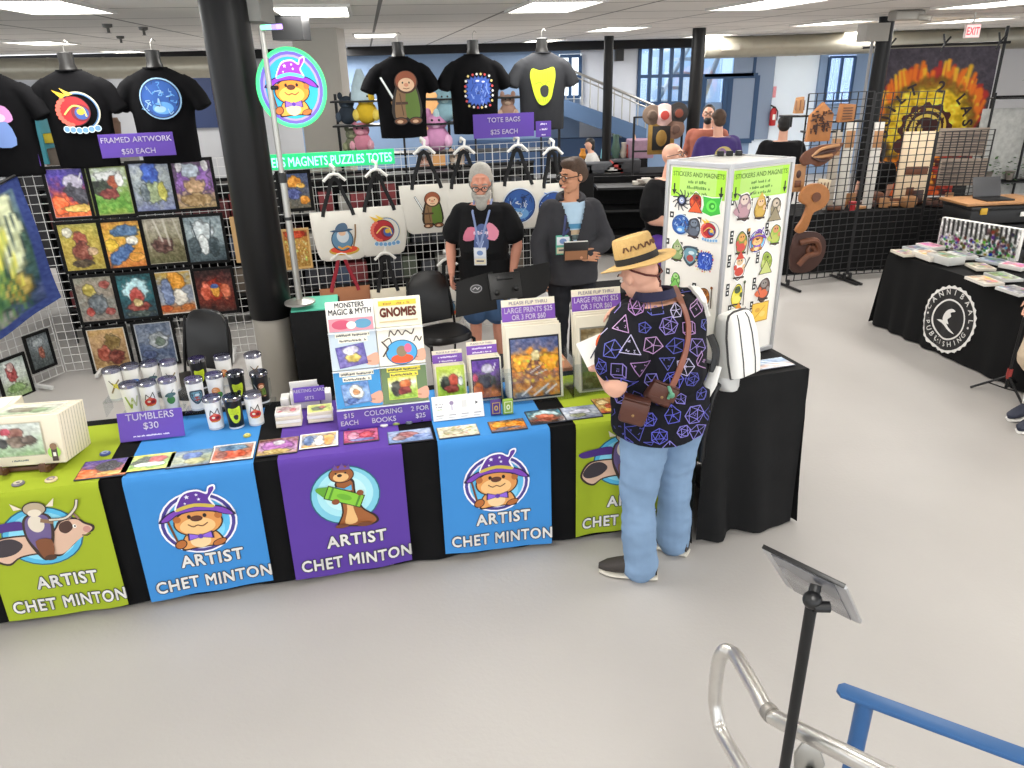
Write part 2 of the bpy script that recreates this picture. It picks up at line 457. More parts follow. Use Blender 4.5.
for (px, py, w, lab) in ((45, 5, 0, 'ceiling light panel at the top left corner of the hall'), (42, 42, 0, 'ceiling light panel behind the black shirt with the red dragon'),
                         (124, 51, 0, 'small far ceiling light panel beside the neck of the blue print shirt'), (313, 10, 0, 'ceiling light panel right of the big black column'),
                         (375, 34.5, 0, 'ceiling light panel above the gap between column and gnome shirt'), (331, 46.5, 0, 'far ceiling light panel just above the glowing round sign'),
                         (552, 5, 0, 'ceiling light panel above the charcoal shirt'), (616, 28, 0, 'ceiling light panel over the far windows'),
                         (543, 40, 0, 'far ceiling light panel behind the neck of the charcoal shirt'), (708, 35, 0, 'far ceiling light panel above the blue framed door'),
                         (765, 3, 0, 'ceiling light panel above the sticker tower'), (832, 22, 0, 'ceiling light panel left of the column by the flame banner'),
                         (968, 19.5, 0, 'ceiling light panel above the flame banner'), (1000, 2, 0, 'ceiling light panel at the top right corner'),
                         (862, 31, 0, 'narrow far ceiling light panel beside the right column')):
    p = Z(px, py, CZ); ceiling_light(p.x, p.y, lab)
def lamp_only(x, y): ceiling_light(x, y, "ceiling light panel over the near part of the hall")
def _unused(x, y):
    l = bpy.data.lights.new('panel_lamp', 'AREA'); l.shape = 'RECTANGLE'; l.size, l.size_y = 1.2, 1.2; l.energy = LAMP*1.5; l.color = (1, .975, .93)
    o = bpy.data.objects.new('panel_lamp', l); COL.objects.link(o); o.location = (x, y, CZ-.04)
for x, y in ((-3.5, 3.4), (-.4, 3.6), (2.7, 3.9), (-2.8, 0), (.4, .2), (3.4, .6), (5.6, 6.6), (6.2, 3.2)): lamp_only(x, y)
# ------------------------------------------------------------------ far walls, windows, door, ducts, columns
WY = 18.6
W_PALE = mat('pale_blue_paint', (224, 236, 248), .7, noise=.04, nscale=2); W_GREY = mat('grey_paint', (172, 173, 176), .8, noise=.05, nscale=2)
W_TILE = mat('white_block', (212, 216, 224), .6, noise=.05, nscale=5); W_BLUE = mat('slate_blue_paint', (128, 152, 184), .7, noise=.05)
FRAME_BLUE = mat('window_frame_blue', (30, 66, 104), .5); NAVY = mat('navy_panel', (26, 44, 84), .6)
GLASS = glass_mat('window_glass', (222, 236, 250), .10)
DARKV = mat('dark_void', (22, 22, 24), .9)
def wrect(mb, x0, y0, x1, y1, Y=WY, t=.1):
    """a slab standing at depth Y behind the pixel box"""
    a = Yd(x0, (y0+y1)/2, Y); b = Yd(x1, (y0+y1)/2, Y); c = Yd((x0+x1)/2, y0, Y); d = Yd((x0+x1)/2, y1, Y)
    mb.box(((a.x+b.x)/2, Y+t/2, (c.z+d.z)/2), (abs(b.x-a.x), t, abs(c.z-d.z))); return (a.x, b.x, d.z, c.z)
def wall(name, xa, xb, m, Y=WY, z0=0.0, z1=CZ, t=.2):
    w = MB(); w.box(((xa+xb)/2, Y+t/2, (z0+z1)/2), (xb-xa, t, z1-z0)); return struct(name, w, m, smooth=False)
X = lambda px, Y=WY, py=80: Yd(px, py, Y).x
wall('wall_left', -22, X(296), W_GREY)
wall('wall_back', X(296), X(580), W_BLUE)
wall('wall_center', X(580), X(637), W_TILE)
wall('wall_right', X(755), X(817), W_PALE)
wall('wall_right_return', X(817), X(893), W_BLUE, Y=WY-.1)
wall('wall_far_right', X(893), 24, mat('light_grey_paint', (214, 212, 212), .8), Y=WY)
# strips above and below the glazing
wall('wall_glazing_base', X(637), X(755), W_BLUE, z1=Yd(665, 104, WY).z)
wall('wall_glazing_head', X(637), X(755), DARKV, z0=Yd(665, 47, WY).z)
t = MB(); t.box((0, WY-.25, CZ-.09), (40, .4, .18)); struct('trim_1', t, DARKV, smooth=False)
def window(name, x0, y0, x1, y1, cols, rows, Y=WY, fw=.07):
    a = Yd(x0, (y0+y1)/2, Y).x; b = Yd(x1, (y0+y1)/2, Y).x; z1 = Yd((x0+x1)/2, y0, Y).z; z0 = Yd((x0+x1)/2, y1, Y).z
    w = bpy.data.objects.new(name, None); COL.objects.link(w); w['kind'] = 'structure'; w.location = ((a+b)/2, Y, z0)
    f = MB(); W, H = b-a, z1-z0
    for i in cols: f.box((-W/2+W*i, 0, H/2), (fw, .12, H))
    for j in rows: f.box((0, 0, H*j), (W, .125, fw))
    f.build('window_frame', FRAME_BLUE, w, smooth=False)
    g = MB(); g.box((0, .03, H/2), (W, .012, H)); g.build('pane', GLASS, w, smooth=False)
    return w
window('window_1', 639, 47, 692, 103, [0, .2, .4, .6, .8, 1], [0, .49, 1])
window('window_2', 702, 55, 754, 75, [0, 1], [0, 1])
d = window('door_1', 702, 76, 754, 141, [0, .42, .5, 1], [0.0, 1], fw=.11)
dl = MB(); dl.box((.52, -.02, 1.05), (.95, .05, 2.05)); dl.build('door_leaf', mat('grey_blue_door', (128, 144, 168), .5), d, smooth=False)
# place outside the glazing: a pale building and a white stair
o = MB(); o.box((6, WY+7, 2), (16, .3, 8)); struct('exterior_wall', o, mat('pale_render', (206, 222, 240), .8), smooth=False)
o = MB()
for k in range(7): o.box((X(656)+.2*k, WY+2.5, .6+.34*k), (.5, .9, .08))
o.tube([(X(650), WY+2.1, .6), (X(650)+1.6, WY+2.1, 3.4)], .06); o.tube([(X(735), WY+2.1, .4), (X(712), WY+2.1, 3.4)], .09); o.tube([(X(712), WY+2.1, .6), (X(750), WY+2.1, 3.4)], .07)
struct('exterior_stair', o, WHITE)
o = MB(); o.box((5.2, WY+3.5, .5), (6, .6, 1.2)); struct('exterior_planter_wall', o, mat('grey_block', (120, 128, 138), .9), smooth=False)
# bright glazed opening right of the extinguisher wall
window('window_3', 827, 57, 852, 101, [0, .5, 1], [0, 1], Y=WY-.12, fw=.05)
o = MB(); wrect(o, 826, 55, 853, 103, WY-.10, .02); struct('window_3_glow', o, mat('daylight_glow_pane', (236, 246, 255), .5, emit=.9), smooth=False)  # sheet at the glass glows by itself in place of daylight
window('window_5', 560, 56, 580, 97, [0, .5, 1], [0, .5, 1], Y=WY-.12)
o = MB(); wrect(o, 559, 54, 581, 99, WY-.10, .02); struct('window_5_glow', o, _M['daylight_glow_pane'], smooth=False)  # same self-glowing sheet, daylight put into the material
# navy panel and beige wall left
o = MB(); wrect(o, 186, 76, 214, 128, WY-.06, .06); struct('wall_panel_navy', o, NAVY, smooth=False)
# ducts
DUCT = mat('galvanised_duct', (170, 166, 152), .45, metal=.6, noise=.12, nscale=6)
def duct(name, P, r, label):
    m = MB(); m.tube(P, r, 20); n = int((V(P[1])-V(P[0])).length/.9)
    for i in range(1, n):
        q = V(P[0]).lerp(V(P[1]), i/n); dd = (V(P[1])-V(P[0])).normalized(); m.tube([q-dd*.02, q+dd*.02], r*1.03, 20)
    return tag(m.build(name, DUCT), label, 'duct')
duct('ventilation_duct', [Yd(-60, 70, 15.5), Yd(215, 67, 15.5)], .19, 'round metal air duct under the ceiling behind the black shirts')
duct('ventilation_duct', [Yd(704, 48, 16.5), Yd(1075, 36, 16.5)], .2, 'long round metal air duct above the door and the flame banner')
g = MB(); wrect(g, 722, 44, 740, 50, 16.2, .05); tag(g.build('air_grille', mat('grille_grey', (150, 146, 134), .6), smooth=False), 'rectangular air grille on the side of the round duct', 'air vent')
# columns
def column(name, px, py, Y, r, m, cat_label):
    p = Yd(px, py, Y); c = MB(); c.lathe([(r, 0), (r, CZ)], (p.x, p.y, 0), 32)
    o = c.build(name, m); o['kind'] = 'structure'; return p
BLKCOL = mat('black_column_paint', (13, 12, 12), .4, noise=.15, nscale=3, spec=.28)
CYL = 4.9
colp = Yd(271, 310, CYL)
t = bpy.data.objects.new('column', None); COL.objects.link(t); t['kind'] = 'structure'; t.location = (colp.x, colp.y, 0)
c = MB(); c.lathe([(.138, 1.02), (.141, 1.03), (.138, CZ)], (0, 0, 0), 40); c.build('column_shaft', BLKCOL, t)
c = MB(); c.lathe([(.128, 0), (.128, 1.0), (.122, 1.03)], (0, 0, 0), 40); c.build('column_base_cover', mat('grey_column_cover', (150, 144, 134), .5, noise=.1, nscale=4), t)
column('column', 608, 80, 15.5, .09, BLKCOL, '')
column('column', 696, 80, 13.0, .105, BLKCOL, '')
p = column('column', 876, 90, 11.0, .10, BLKCOL, '')
q = MB(); q.box((p.x-.17, p.y-.02, CZ-.19), (.3, .3, .22)); tag(q.build('junction_box', mat('box_grey', (158, 154, 146), .6), smooth=False), 'grey metal box under the ceiling beside the right column', 'junction box')
q = MB(); q.tube([(p.x-.15, p.y, 0), (p.x-.15, p.y, CZ-.3)], .02); tag(q.build('conduit_pipe', mat('conduit_grey', (150, 150, 150), .5)), 'thin grey conduit running down beside the right column', 'pipe')
pq = Yd(316, 60, 10.5); q = MB(); q.box((pq.x+.07, 10.5, CZ/2), (.56, .5, CZ)); o = q.build('column', mat('beige_column_paint', (196, 190, 180), .7, noise=.04), smooth=False); o['kind'] = 'structure'
q = MB(); a = Yd(232, 20, CYL+.15); q.box((a.x+.09, a.y, CZ-.11), (.26, .3, .22)); tag(q.build('soffit_box', mat('soffit_grey', (150, 148, 144), .7), smooth=False), 'grey boxed fitting under the ceiling behind the big black column', 'box')
q = MB(); a = Yd(293, 44, 7.6); q.box((a.x, a.y, CZ-.13), (.28, .3, .2)); tag(q.build('speaker_box', BLKPL, smooth=False), 'dark box under the ceiling behind the glowing round sign', 'speaker')
q = MB(); wrect(q, 616, 45, 624, 61, 18.3, .25); tag(q.build('wall_speaker', BLKPL, smooth=False), 'tall black loudspeaker on the white block wall', 'speaker')
# ramp with its railing in front of the block wall
rp = thing('ramp_railing', 'pale metal railing sloping down along the ramp by the white block wall', 'railing', Yd(580, 90, 17.5))
m = MB(); L0, L1 = Yd(566, 68, 17.5), Yd(662, 109, 17.5); O = V(rp.location)
m.tube([L0-O, L1-O], .03); m.tube([L0-O-V((0, 0, .1)), L1-O-V((0, 0, .1))], .015); m.build('handrail', STEEL, rp)
m = MB()
for k in range(13):
    q = L0.lerp(L1, k/12)-O; m.tube([q, q-V((0, 0, .95))], .015, 6)
m.build('balusters', STEEL, rp)
m = MB(); a, b = Yd(545, 92, 17.6), Yd(645, 128, 17.6)
m.prism([(a.x, a.z), (b.x, b.z), (b.x, b.z-.35), (a.x, a.z-.35)], 1.0, fr((0, 18.4, 0), (1, 0, 0), (0, 0, 1)) ); struct('trim_2', m, mat('slate_ramp', (74, 100, 134), .7), smooth=False)
m = MB(); m.box(((a.x+b.x)/2-1, 18.2, .5), (b.x-a.x+2, .3, 1.0)); struct('wall_under_ramp', m, mat('slate_low', (52, 76, 110), .7), smooth=False)
# exit signs and fittings on the ceiling
def exit_sign(px, py, Y, label, w=.19, h=.17):
    p = Yd(px, py, Y); t = thing('exit_sign', label, 'exit sign', (p.x, p.y, p.z)); b = MB(); b.box((0, 0, 0), (w, .05, h), .008); b.build('housing', mat('sign_white', (226, 210, 206), .5), t, smooth=False)
    a = Art(); a.rect(-w*.46, -h*.42, w*.46, h*.42, '#f3c9c6'); a.text('EXIT', 0, -h*.26, h*.52, '#f03a4a', .03, width=w*.82)
    a.build('lettering', t, M=fr((0, -.027, 0), (1, 0, 0), (0, 0, 1)), m=printed(.4, .6, 'lit_ink'))
    q = MB(); q.tube([(0, 0, h/2), (0, 0, CZ-p.z)], .012, 6); q.build('mount', LFR, t)
exit_sign(972, 31, 10.5, 'small red exit sign under the ceiling right of the flame banner')
q = MB(); a = Yd(906, 18, 9.6); q.box((a.x, a.y, CZ-.06), (.34, .22, .1), .02); q.tube([(a.x+.15, a.y, CZ-.08), (a.x+.28, a.y-.03, CZ-.1)], .035); q.tube([(a.x+.1, a.y-.1, CZ-.08), (a.x+.2, a.y-.16, CZ-.1)], .035)
tag(q.build('emergency_lamp', mat('lamp_grey', (150, 146, 138), .5), smooth=False), 'grey emergency lamp unit on the ceiling by the right column', 'emergency light')
for px, py, w in ((107, 24, 0), (143, 27, 0), (120, 36, 0)):
    a = Z(px, py, CZ); q = MB(); q.lathe([(.05, 0), (.045, -.03), (.015, -.04), (.015, -.08), (.03, -.085)], (a.x, a.y, CZ), 12)
    tag(q.build('sprinkler_head', mat('sprinkler_dark', (90, 88, 84), .4, metal=.5)), 'small sprinkler head on the ceiling over the shirts', 'sprinkler', 'ceiling sprinkler heads')
# fire extinguisher and its sign
p = Yd(773, 116, WY-.12); t = thing('fire_extinguisher', 'red fire extinguisher hanging on the pale blue wall', 'fire extinguisher', p)
m = MB(); m.lathe([(.0, -.22), (.07, -.21), (.075, -.18), (.075, .1), (.05, .16), (.025, .18)], (0, 0, 0), 16); m.build('cylinder', mat('fire_red', (178, 30, 34), .35), t)
m = MB(); m.lathe([(.03, .18), (.03, .21)], (0, 0, 0), 10); m.tube([(0, 0, .2), (-.08, -.02, .24)], .015); m.tube([(.02, -.02, .2), (.09, -.03, .1), (.09, -.03, -.1)], .012); m.build('valve', BLKPL, t)
m = MB(); m.box((0, -.077, -.02), (.06, .008, .12)); m.build('instruction_label', WHITE, t)
m = MB(); a = Yd(774.5, 92, WY-.02); m.box(tuple(a), (.07, .01, .24)); o = tag(m.build('wall_sign', mat('sign_pink', (226, 150, 160), .6)), 'slim red and white sign on the wall above the extinguisher', 'sign')
# ------------------------------------------------------------------ wire grid walls
GA = V((-4.125, 6.448, 0)); GT = .257
EG = V((math.cos(GT), math.sin(GT), 0)); NG = V((math.sin(GT), -math.cos(GT), 0)); UP = V((0, 0, 1))
WG = V((.24, .63, 0)).normalized(); NW = V((WG.y, -WG.x, 0))         # the wing on the left runs towards the corner
def gz(px, py, A=GA, E=EG, N=NG):
    p = onp(px, py, A, N); return (p-A).dot(E), p.z
def gpt(u, z, off=.0, A=GA, E=EG, N=NG): return A + E*u + N*off + UP*z
def gfr(px, py, off=.03, wing=False):
    A, E, N = (GA, WG, NW) if wing else (GA, EG, NG)
    p = onp(px, py, A + N*off, N); return fr(p, E, UP)
def make_panel(w=.60, h=1.82):
    t = thing('gridwall_panel', 'white wire grid panel', 'grid panel', (0, 0, 0))
    m = MB(); z0 = .05
    for i in range(9): m.box((w*i/8, 0, z0+h/2), (.0048, .0048, h))
    for j in range(25): m.box((w/2, -.004, z0+h*j/24), (w, .0048, .0048))
    m.build('wire_grid', WIRE, t, smooth=False)
    m = MB(); m.box((w/2, 0, .035), (.03, .4, .03), .004); m.box((w/2, 0, .015), (.04, .05, .03)); m.build('foot', WIRE, t, smooth=False)
    return t
gp0 = make_panel(); NP = 8; PW = 4.72/NP; gnames = ['first', 'second', 'third', 'fourth', 'fifth', 'sixth', 'seventh', 'eighth']
for i in range(NP):
    o = gp0 if i == 0 else copy_tree(gp0)
    o.location = gpt(PW*i, 0); o.rotation_euler = (0, 0, GT); o.scale.x = (PW-.004)/.60
    o['label'] = 'white wire grid panel behind the booth, %s from its left corner' % gnames[i]; o['group'] = 'white grid panels along the back of the booth'
for i in range(3):
    o = copy_tree(gp0); o.location = gpt(-.60*(i+1)-.01, 0, 0, GA, WG, NW); o.rotation_euler = (0, 0, math.atan2(WG.y, WG.x))
    o['label'] = ['white wire grid panel of the left wing holding the small dark framed pictures', 'white wire grid panel of the left wing behind the blue tapestry', 'white wire grid panel at the outer end of the left wing'][i]; o['group'] = 'white grid panels of the left wing'

# ------------------------------------------------------------------ framed art on the grid
FRAME = mat('black_frame', (10, 10, 11), .6, spec=.2)
def framed(px, py, w, h, P, label, mg=.024, wing=False, off=.02, grp='framed prints on the wire grid', fm=None, tilt=0):
    M = gfr(px, py, off, wing)
    t = thing('framed_picture', label, 'framed picture', grp and M.translation or (0, 0, 0), 0, grp); t.matrix_world = M
    f = MB(); W, H = w+2*mg, h+2*mg
    for sx, sy, dx, dy in ((0, 1, W, mg), (0, -1, W, mg), (1, 0, mg, h), (-1, 0, mg, h)):
        f.box((sx*(w+mg)/2, sy*(h+mg)/2, 0), (dx+.001, dy+.001, .022), .003)
    f.box((0, 0, -.008), (W*.99, H*.99, .006)); f.build('frame', fm or FRAME, t, smooth=False)
    P.build('print', w, h, t, M=Tm(0, 0, .0005))
    return t
def p_(bands, seed, **k): return Paint(bands, seed, **k)
aw, ah = .32, .405
framed(70.5, 193, aw, ah, p_(['#3a2a8a', '#46309c', '#7a2a54', '#d8582a', '#e8702c'], 1).blob(.62, .30, .22, .17, '#c9c2d6').blob(.68, .56, .30, .16, '#3c3a44', rot=.5).blob(.2, .75, .22, .2, '#f0642a').blob(.62, .82, .36, .08, '#e8c060').stroke([(.76, .25), (.84, .12)], .02, '#eeeeee').border(.02, '#b9a8b0'), 'black framed print with violet sky and orange ground, top row left end')
framed(110, 191, aw, ah, p_(['#b9c9a0', '#dfe6e2', '#7da044', '#5c9a2c', '#86a83c'], 2).blob(.5, .2, .32, .10, '#eef2ee').blob(.34, .45, .26, .17, '#2e3a26').blob(.62, .32, .15, .13, '#a84a24').blob(.46, .56, .24, .11, '#7c2c22').blob(.78, .28, .10, .16, '#f2f0ea').border(.05, '#86934a'), 'black framed green meadow print with a red animal, second in the top row')
framed(152.5, 187, aw, ah, p_(['#8d97a8', '#a8b0b0', '#95a0a4', '#8d94a6', '#6d76a0'], 3).blob(.5, .22, .20, .26, '#2c54b4').blob(.5, .62, .3, .22, '#9fae84').blob(.72, .6, .1, .18, '#c9c45a').blob(.3, .62, .1, .2, '#77848a').border(.02, '#5c6284'), 'black framed print with a blue flower shape on grey, third in the top row')
framed(194, 184.5, aw, ah, p_(['#4a3048', '#5c3a66', '#8a5aa4', '#a88a74', '#a8905a'], 4).blob(.5, .40, .44, .34, '#9562b8').blob(.45, .2, .22, .16, '#c0cbd8').blob(.18, .12, .08, .12, '#ece8ea').blob(.84, .1, .08, .12, '#ece8ea').blob(.5, .55, .25, .18, '#caa47a').blob(.5, .82, .4, .14, '#a98a5a'), 'black framed print with a white horned creature on violet, top row right end')
framed(82.5, 247, aw, ah, p_(['#a8a044', '#b8a440', '#b39a3c', '#a8963a'], 5).blob(.5, .35, .16, .18, '#9c4a34').blob(.5, .62, .24, .22, '#7c3a28').blob(.2, .18, .12, .1, '#d6d2c0').blob(.72, .6, .12, .1, '#c8a884').blob(.45, .85, .24, .08, '#4a3a24').border(.03, '#c4b060'), 'black framed print with a red figure on mustard, second row left end')
framed(124, 244.5, aw, ah, p_(['#c88a2c', '#dcae3c', '#d89434', '#c4702c'], 6).blob(.6, .22, .34, .13, '#4d6e94').blob(.72, .42, .16, .1, '#e8e4d6').blob(.38, .72, .36, .15, '#46689c', rot=-.5).blob(.2, .5, .16, .13, '#e8c23a').blob(.75, .78, .2, .1, '#e2a040'), 'black framed print of a grey blue serpent on gold, second in the second row')
framed(164.5, 241, aw, ah, p_(['#a8a090', '#8f8a72', '#726a4c', '#5c5a38'], 7).blob(.45, .58, .26, .16, '#5c3c34').stroke([(.3, 0), (.45, .5)], .03, '#dcd8cc', .7).stroke([(.55, 0), (.62, .6)], .035, '#d6d2c4', .7).stroke([(.8, 0), (.95, .6)], .03, '#ccc6b6', .6).stroke([(.1, 0), (.12, .7)], .025, '#c4bca8', .5).border(.025, '#cfc9b8'), 'black framed brown print with pale light rays, third in the second row')
framed(205, 239, aw, ah, p_(['#7c8c92', '#a8b6ba', '#5c6c72', '#3c4a50'], 8).blob(.45, .32, .28, .22, '#c9d2d4').blob(.45, .6, .12, .22, '#dfe4e4').blob(.2, .66, .14, .2, '#46545a').blob(.72, .66, .14, .2, '#46545a').stroke([(.2, .1), (.3, .6)], .02, '#38464c').stroke([(.72, .1), (.62, .6)], .02, '#38464c'), 'black framed silver grey print of a white tree, second row right end')
framed(97.5, 299, aw, ah, p_(['#8c8c7c', '#94887a', '#7e8078', '#8a7c72'], 9).blob(.35, .3, .16, .14, '#b8a850').blob(.75, .18, .14, .1, '#a85a50').blob(.5, .6, .22, .2, '#6c747a').blob(.25, .78, .1, .1, '#b04a40').blob(.75, .8, .12, .08, '#9c4a44').border(.025, '#a09a90'), 'black framed grey print with red spots, third row left end')
framed(137, 296, aw, ah, p_(['#14464c', '#1c6a74', '#1c4a54', '#20303c'], 10).blob(.5, .36, .33, .24, '#b9dfe6').blob(.5, .5, .17, .2, '#b0443c').blob(.5, .75, .3, .13, '#8c3c34').blob(.5, .66, .12, .1, '#d8c28a').blob(.5, .9, .36, .07, '#4c5a54'), 'black framed teal print of a moon and red figure, second in the third row')
framed(175.5, 292.5, aw, ah, p_(['#c9a23c', '#8a92a4', '#98a0ac', '#b86a30'], 11).blob(.55, .25, .22, .22, '#d8922c').blob(.6, .62, .2, .2, '#e8e2d6').blob(.3, .5, .14, .3, '#7484a8').blob(.2, .85, .2, .08, '#c25a28').blob(.75, .85, .2, .08, '#b8682c').border(.035, '#ddd9d0'), 'black framed pale bordered print with gold leaves, third in the third row')
framed(215.5, 291, aw, ah, p_(['#2c1614', '#54201c', '#6a2418', '#2c1614'], 12).blob(.5, .48, .34, .26, '#a83a24').blob(.25, .5, .14, .2, '#d86a50').blob(.77, .5, .13, .2, '#d87858').blob(.5, .5, .12, .14, '#e0a040').blob(.5, .38, .1, .06, '#46609c'), 'black framed dark print with a red fiery creature, third row right end')
framed(109.5, 349, aw, ah, p_(['#c9a468', '#b8946a', '#9a7a50', '#a48452'], 13).blob(.6, .35, .2, .2, '#8c7440').blob(.35, .6, .18, .18, '#a4503c').blob(.65, .7, .2, .16, '#7c3a2c').border(.05, '#d6d2c8'), 'black framed tan print with a pale border, left one of the bottom row')
framed(156, 343, aw, ah, p_(['#5c6a84', '#7e8898', '#4c5c7c', '#6a7484'], 14).blob(.6, .45, .26, .2, '#aab0b4').blob(.62, .47, .13, .11, '#5c6c60').blob(.3, .75, .2, .1, '#3c4a70').border(.035, '#c2c6cc'), 'black framed slate blue print with a swirl, right one of the bottom row')
framed(295, 191, .25, .31, p_(['#3a4a74', '#4a5474', '#5a5a5c', '#6a6250'], 15).blob(.5, .25, .28, .17, '#e8982c').blob(.72, .36, .14, .07, '#f0b850').blob(.45, .58, .26, .15, '#5a64a0').blob(.8, .78, .18, .13, '#e89a34'), 'black framed print of orange cap shapes on dark blue, right of the big column', mg=.03)
framed(297, 249, .23, .36, p_(['#a84a24', '#b88a3c', '#a87c38', '#9c7434'], 16).blob(.5, .12, .4, .1, '#c2401c').dots(60, (.1, .25, .9, .9), '#d8c48a', .03).border(.05, '#d0ac68'), 'unframed red and gold print below the orange cap picture', mg=.012, fm=mat('tan_mount', (196, 160, 104), .6))
framed(14.5, 378, .24, .34, p_(['#a8b4b0', '#c4ccc8', '#a8b4a0', '#8ca470'], 17).blob(.45, .35, .18, .24, '#9c4444').blob(.45, .2, .12, .12, '#c4a4a0').blob(.5, .75, .35, .12, '#7c9a60'), 'black framed pale print with a red figure, lowest on the left wing', wing=True, grp='framed prints on the left wing')
framed(40, 351, .20, .30, p_(['#5c6468', '#6c7478', '#4a5254', '#3c4444'], 18).blob(.55, .55, .14, .2, '#8c5444').blob(.5, .25, .26, .14, '#848c90').stroke([(.3, 0), (.4, .5)], .03, '#9aa2a4', .6), 'black framed dark grey print beside the corner of the left wing', wing=True, grp='framed prints on the left wing')
# the slivers of merchandise beside the column
q = MB(); M = gfr(236, 240, .03); q.box((0, 0, 0), (.05, .42, .03), .003); o = q.build('picture_back_board', mat('tan_board', (186, 150, 100), .6), smooth=False); o.matrix_world = M; tag(o, 'tan edge of a picture standing left of the big column', 'picture')

# blue tapestry over the wing
tp = thing('tapestry', 'large blue bordered tapestry with a green and yellow forest hanging on the left wing', 'tapestry', (0, 0, 0))
c0 = [onp(a, b, GA+NW*.10, NW) for a, b in ((18, 176), (60, 297), (-70, 390), (-78, 226))]      # TR, BR, BL, TL
P = Paint(['#5a70a0', '#4a6464', '#38584a', '#2c4c50', '#34406a'], 30, w=40, h=60).blob(.58, .35, .10, .34, '#d2d25c', rot=.12).blob(.75, .4, .1, .34, '#c8cfa8', rot=.1).blob(.40, .25, .12, .28, '#b8d0d6').blob(.45, .68, .20, .3, '#3f6a3c').blob(.72, .75, .12, .12, '#b09a4c').blob(.55, .9, .12, .09, '#8a8a84')
for k in range(14): P.stroke([(.15+.055*k, .05+.015*k), (.06+.065*k, .5)], .010, '#26383c', .8)
for k in range(10): P.stroke([(.5+.02*k, .1), (.45+.035*k, .75)], .009, '#e4e060' if k % 2 else '#aeb84c', .8)
for k in range(12): P.stroke([(.3+.03*k, .55), (.26+.05*k, .95)], .012, '#24503c' if k % 2 else '#5c8c4c', .7)
P.border(.09, '#2c3d78')
def tfn(u, v, h):
    s, t = u+.5, .5-v; a = c0[3].lerp(c0[0], s); b = c0[2].lerp(c0[1], s); q = a.lerp(b, t)
    return q + NW*(.012*math.sin(s*14)*t + .01*math.sin(t*9+s*4)+h)
o = P.build('cloth', 1, 1, tp, fn=tfn, m=printed(.85))
q = MB(); q.tube([c0[3]+UP*.015, c0[0]+UP*.015], .012); q.build('hanging_rod', BLKMT, tp)

# ------------------------------------------------------------------ signs
def sign(name, px, py, w, h, lines, label, M=None, bg=PURP, fg='#f4f0fa', size=None, off=.05, cat='sign', stand=False, th=.006):
    M = M or gfr(px, py, off)
    t = thing(name, label, cat); t.matrix_world = M
    b = MB(); b.box((0, 0, -th/2), (w, h, th), .0015); b.build('card', mat('card_'+bg.strip('#'), bg, .5), t, smooth=False)
    a = Art(); n = len(lines); s = size or h/(n*1.9)
    for i, ln in enumerate(lines):
        k = s
        if isinstance(ln, tuple): ln, k = ln[0], s*ln[1]
        a.text(ln, 0, h/2-h*(i+.5)/n-k/2, k, fg, .02)
    a.build('lettering', t, M=Tm(0, 0, .0008))
    return t
sign('price_sign', 137.5, 145, .57, .185, ['FRAMED ARTWORK', '$50 EACH'], 'purple sign reading FRAMED ARTWORK $50 EACH on top of the grid', off=.24, size=.042)
sign('price_sign', 504, 125.5, .58, .21, ['TOTE BAGS', '$25 EACH'], 'purple sign reading TOTE BAGS $25 EACH on top of the grid', off=.24, size=.042)
sign('price_sign', 543.5, 129, .15, .14, ['~TOTE', '~MORES', '~TO'], 'tiny purple sign right of the tote bags sign', off=.24, size=.02)
sign('price_sign', 19, 160, .30, .11, ['~FABRIC PRINTS'], 'small purple sign above the blue tapestry', off=.08, size=.028)

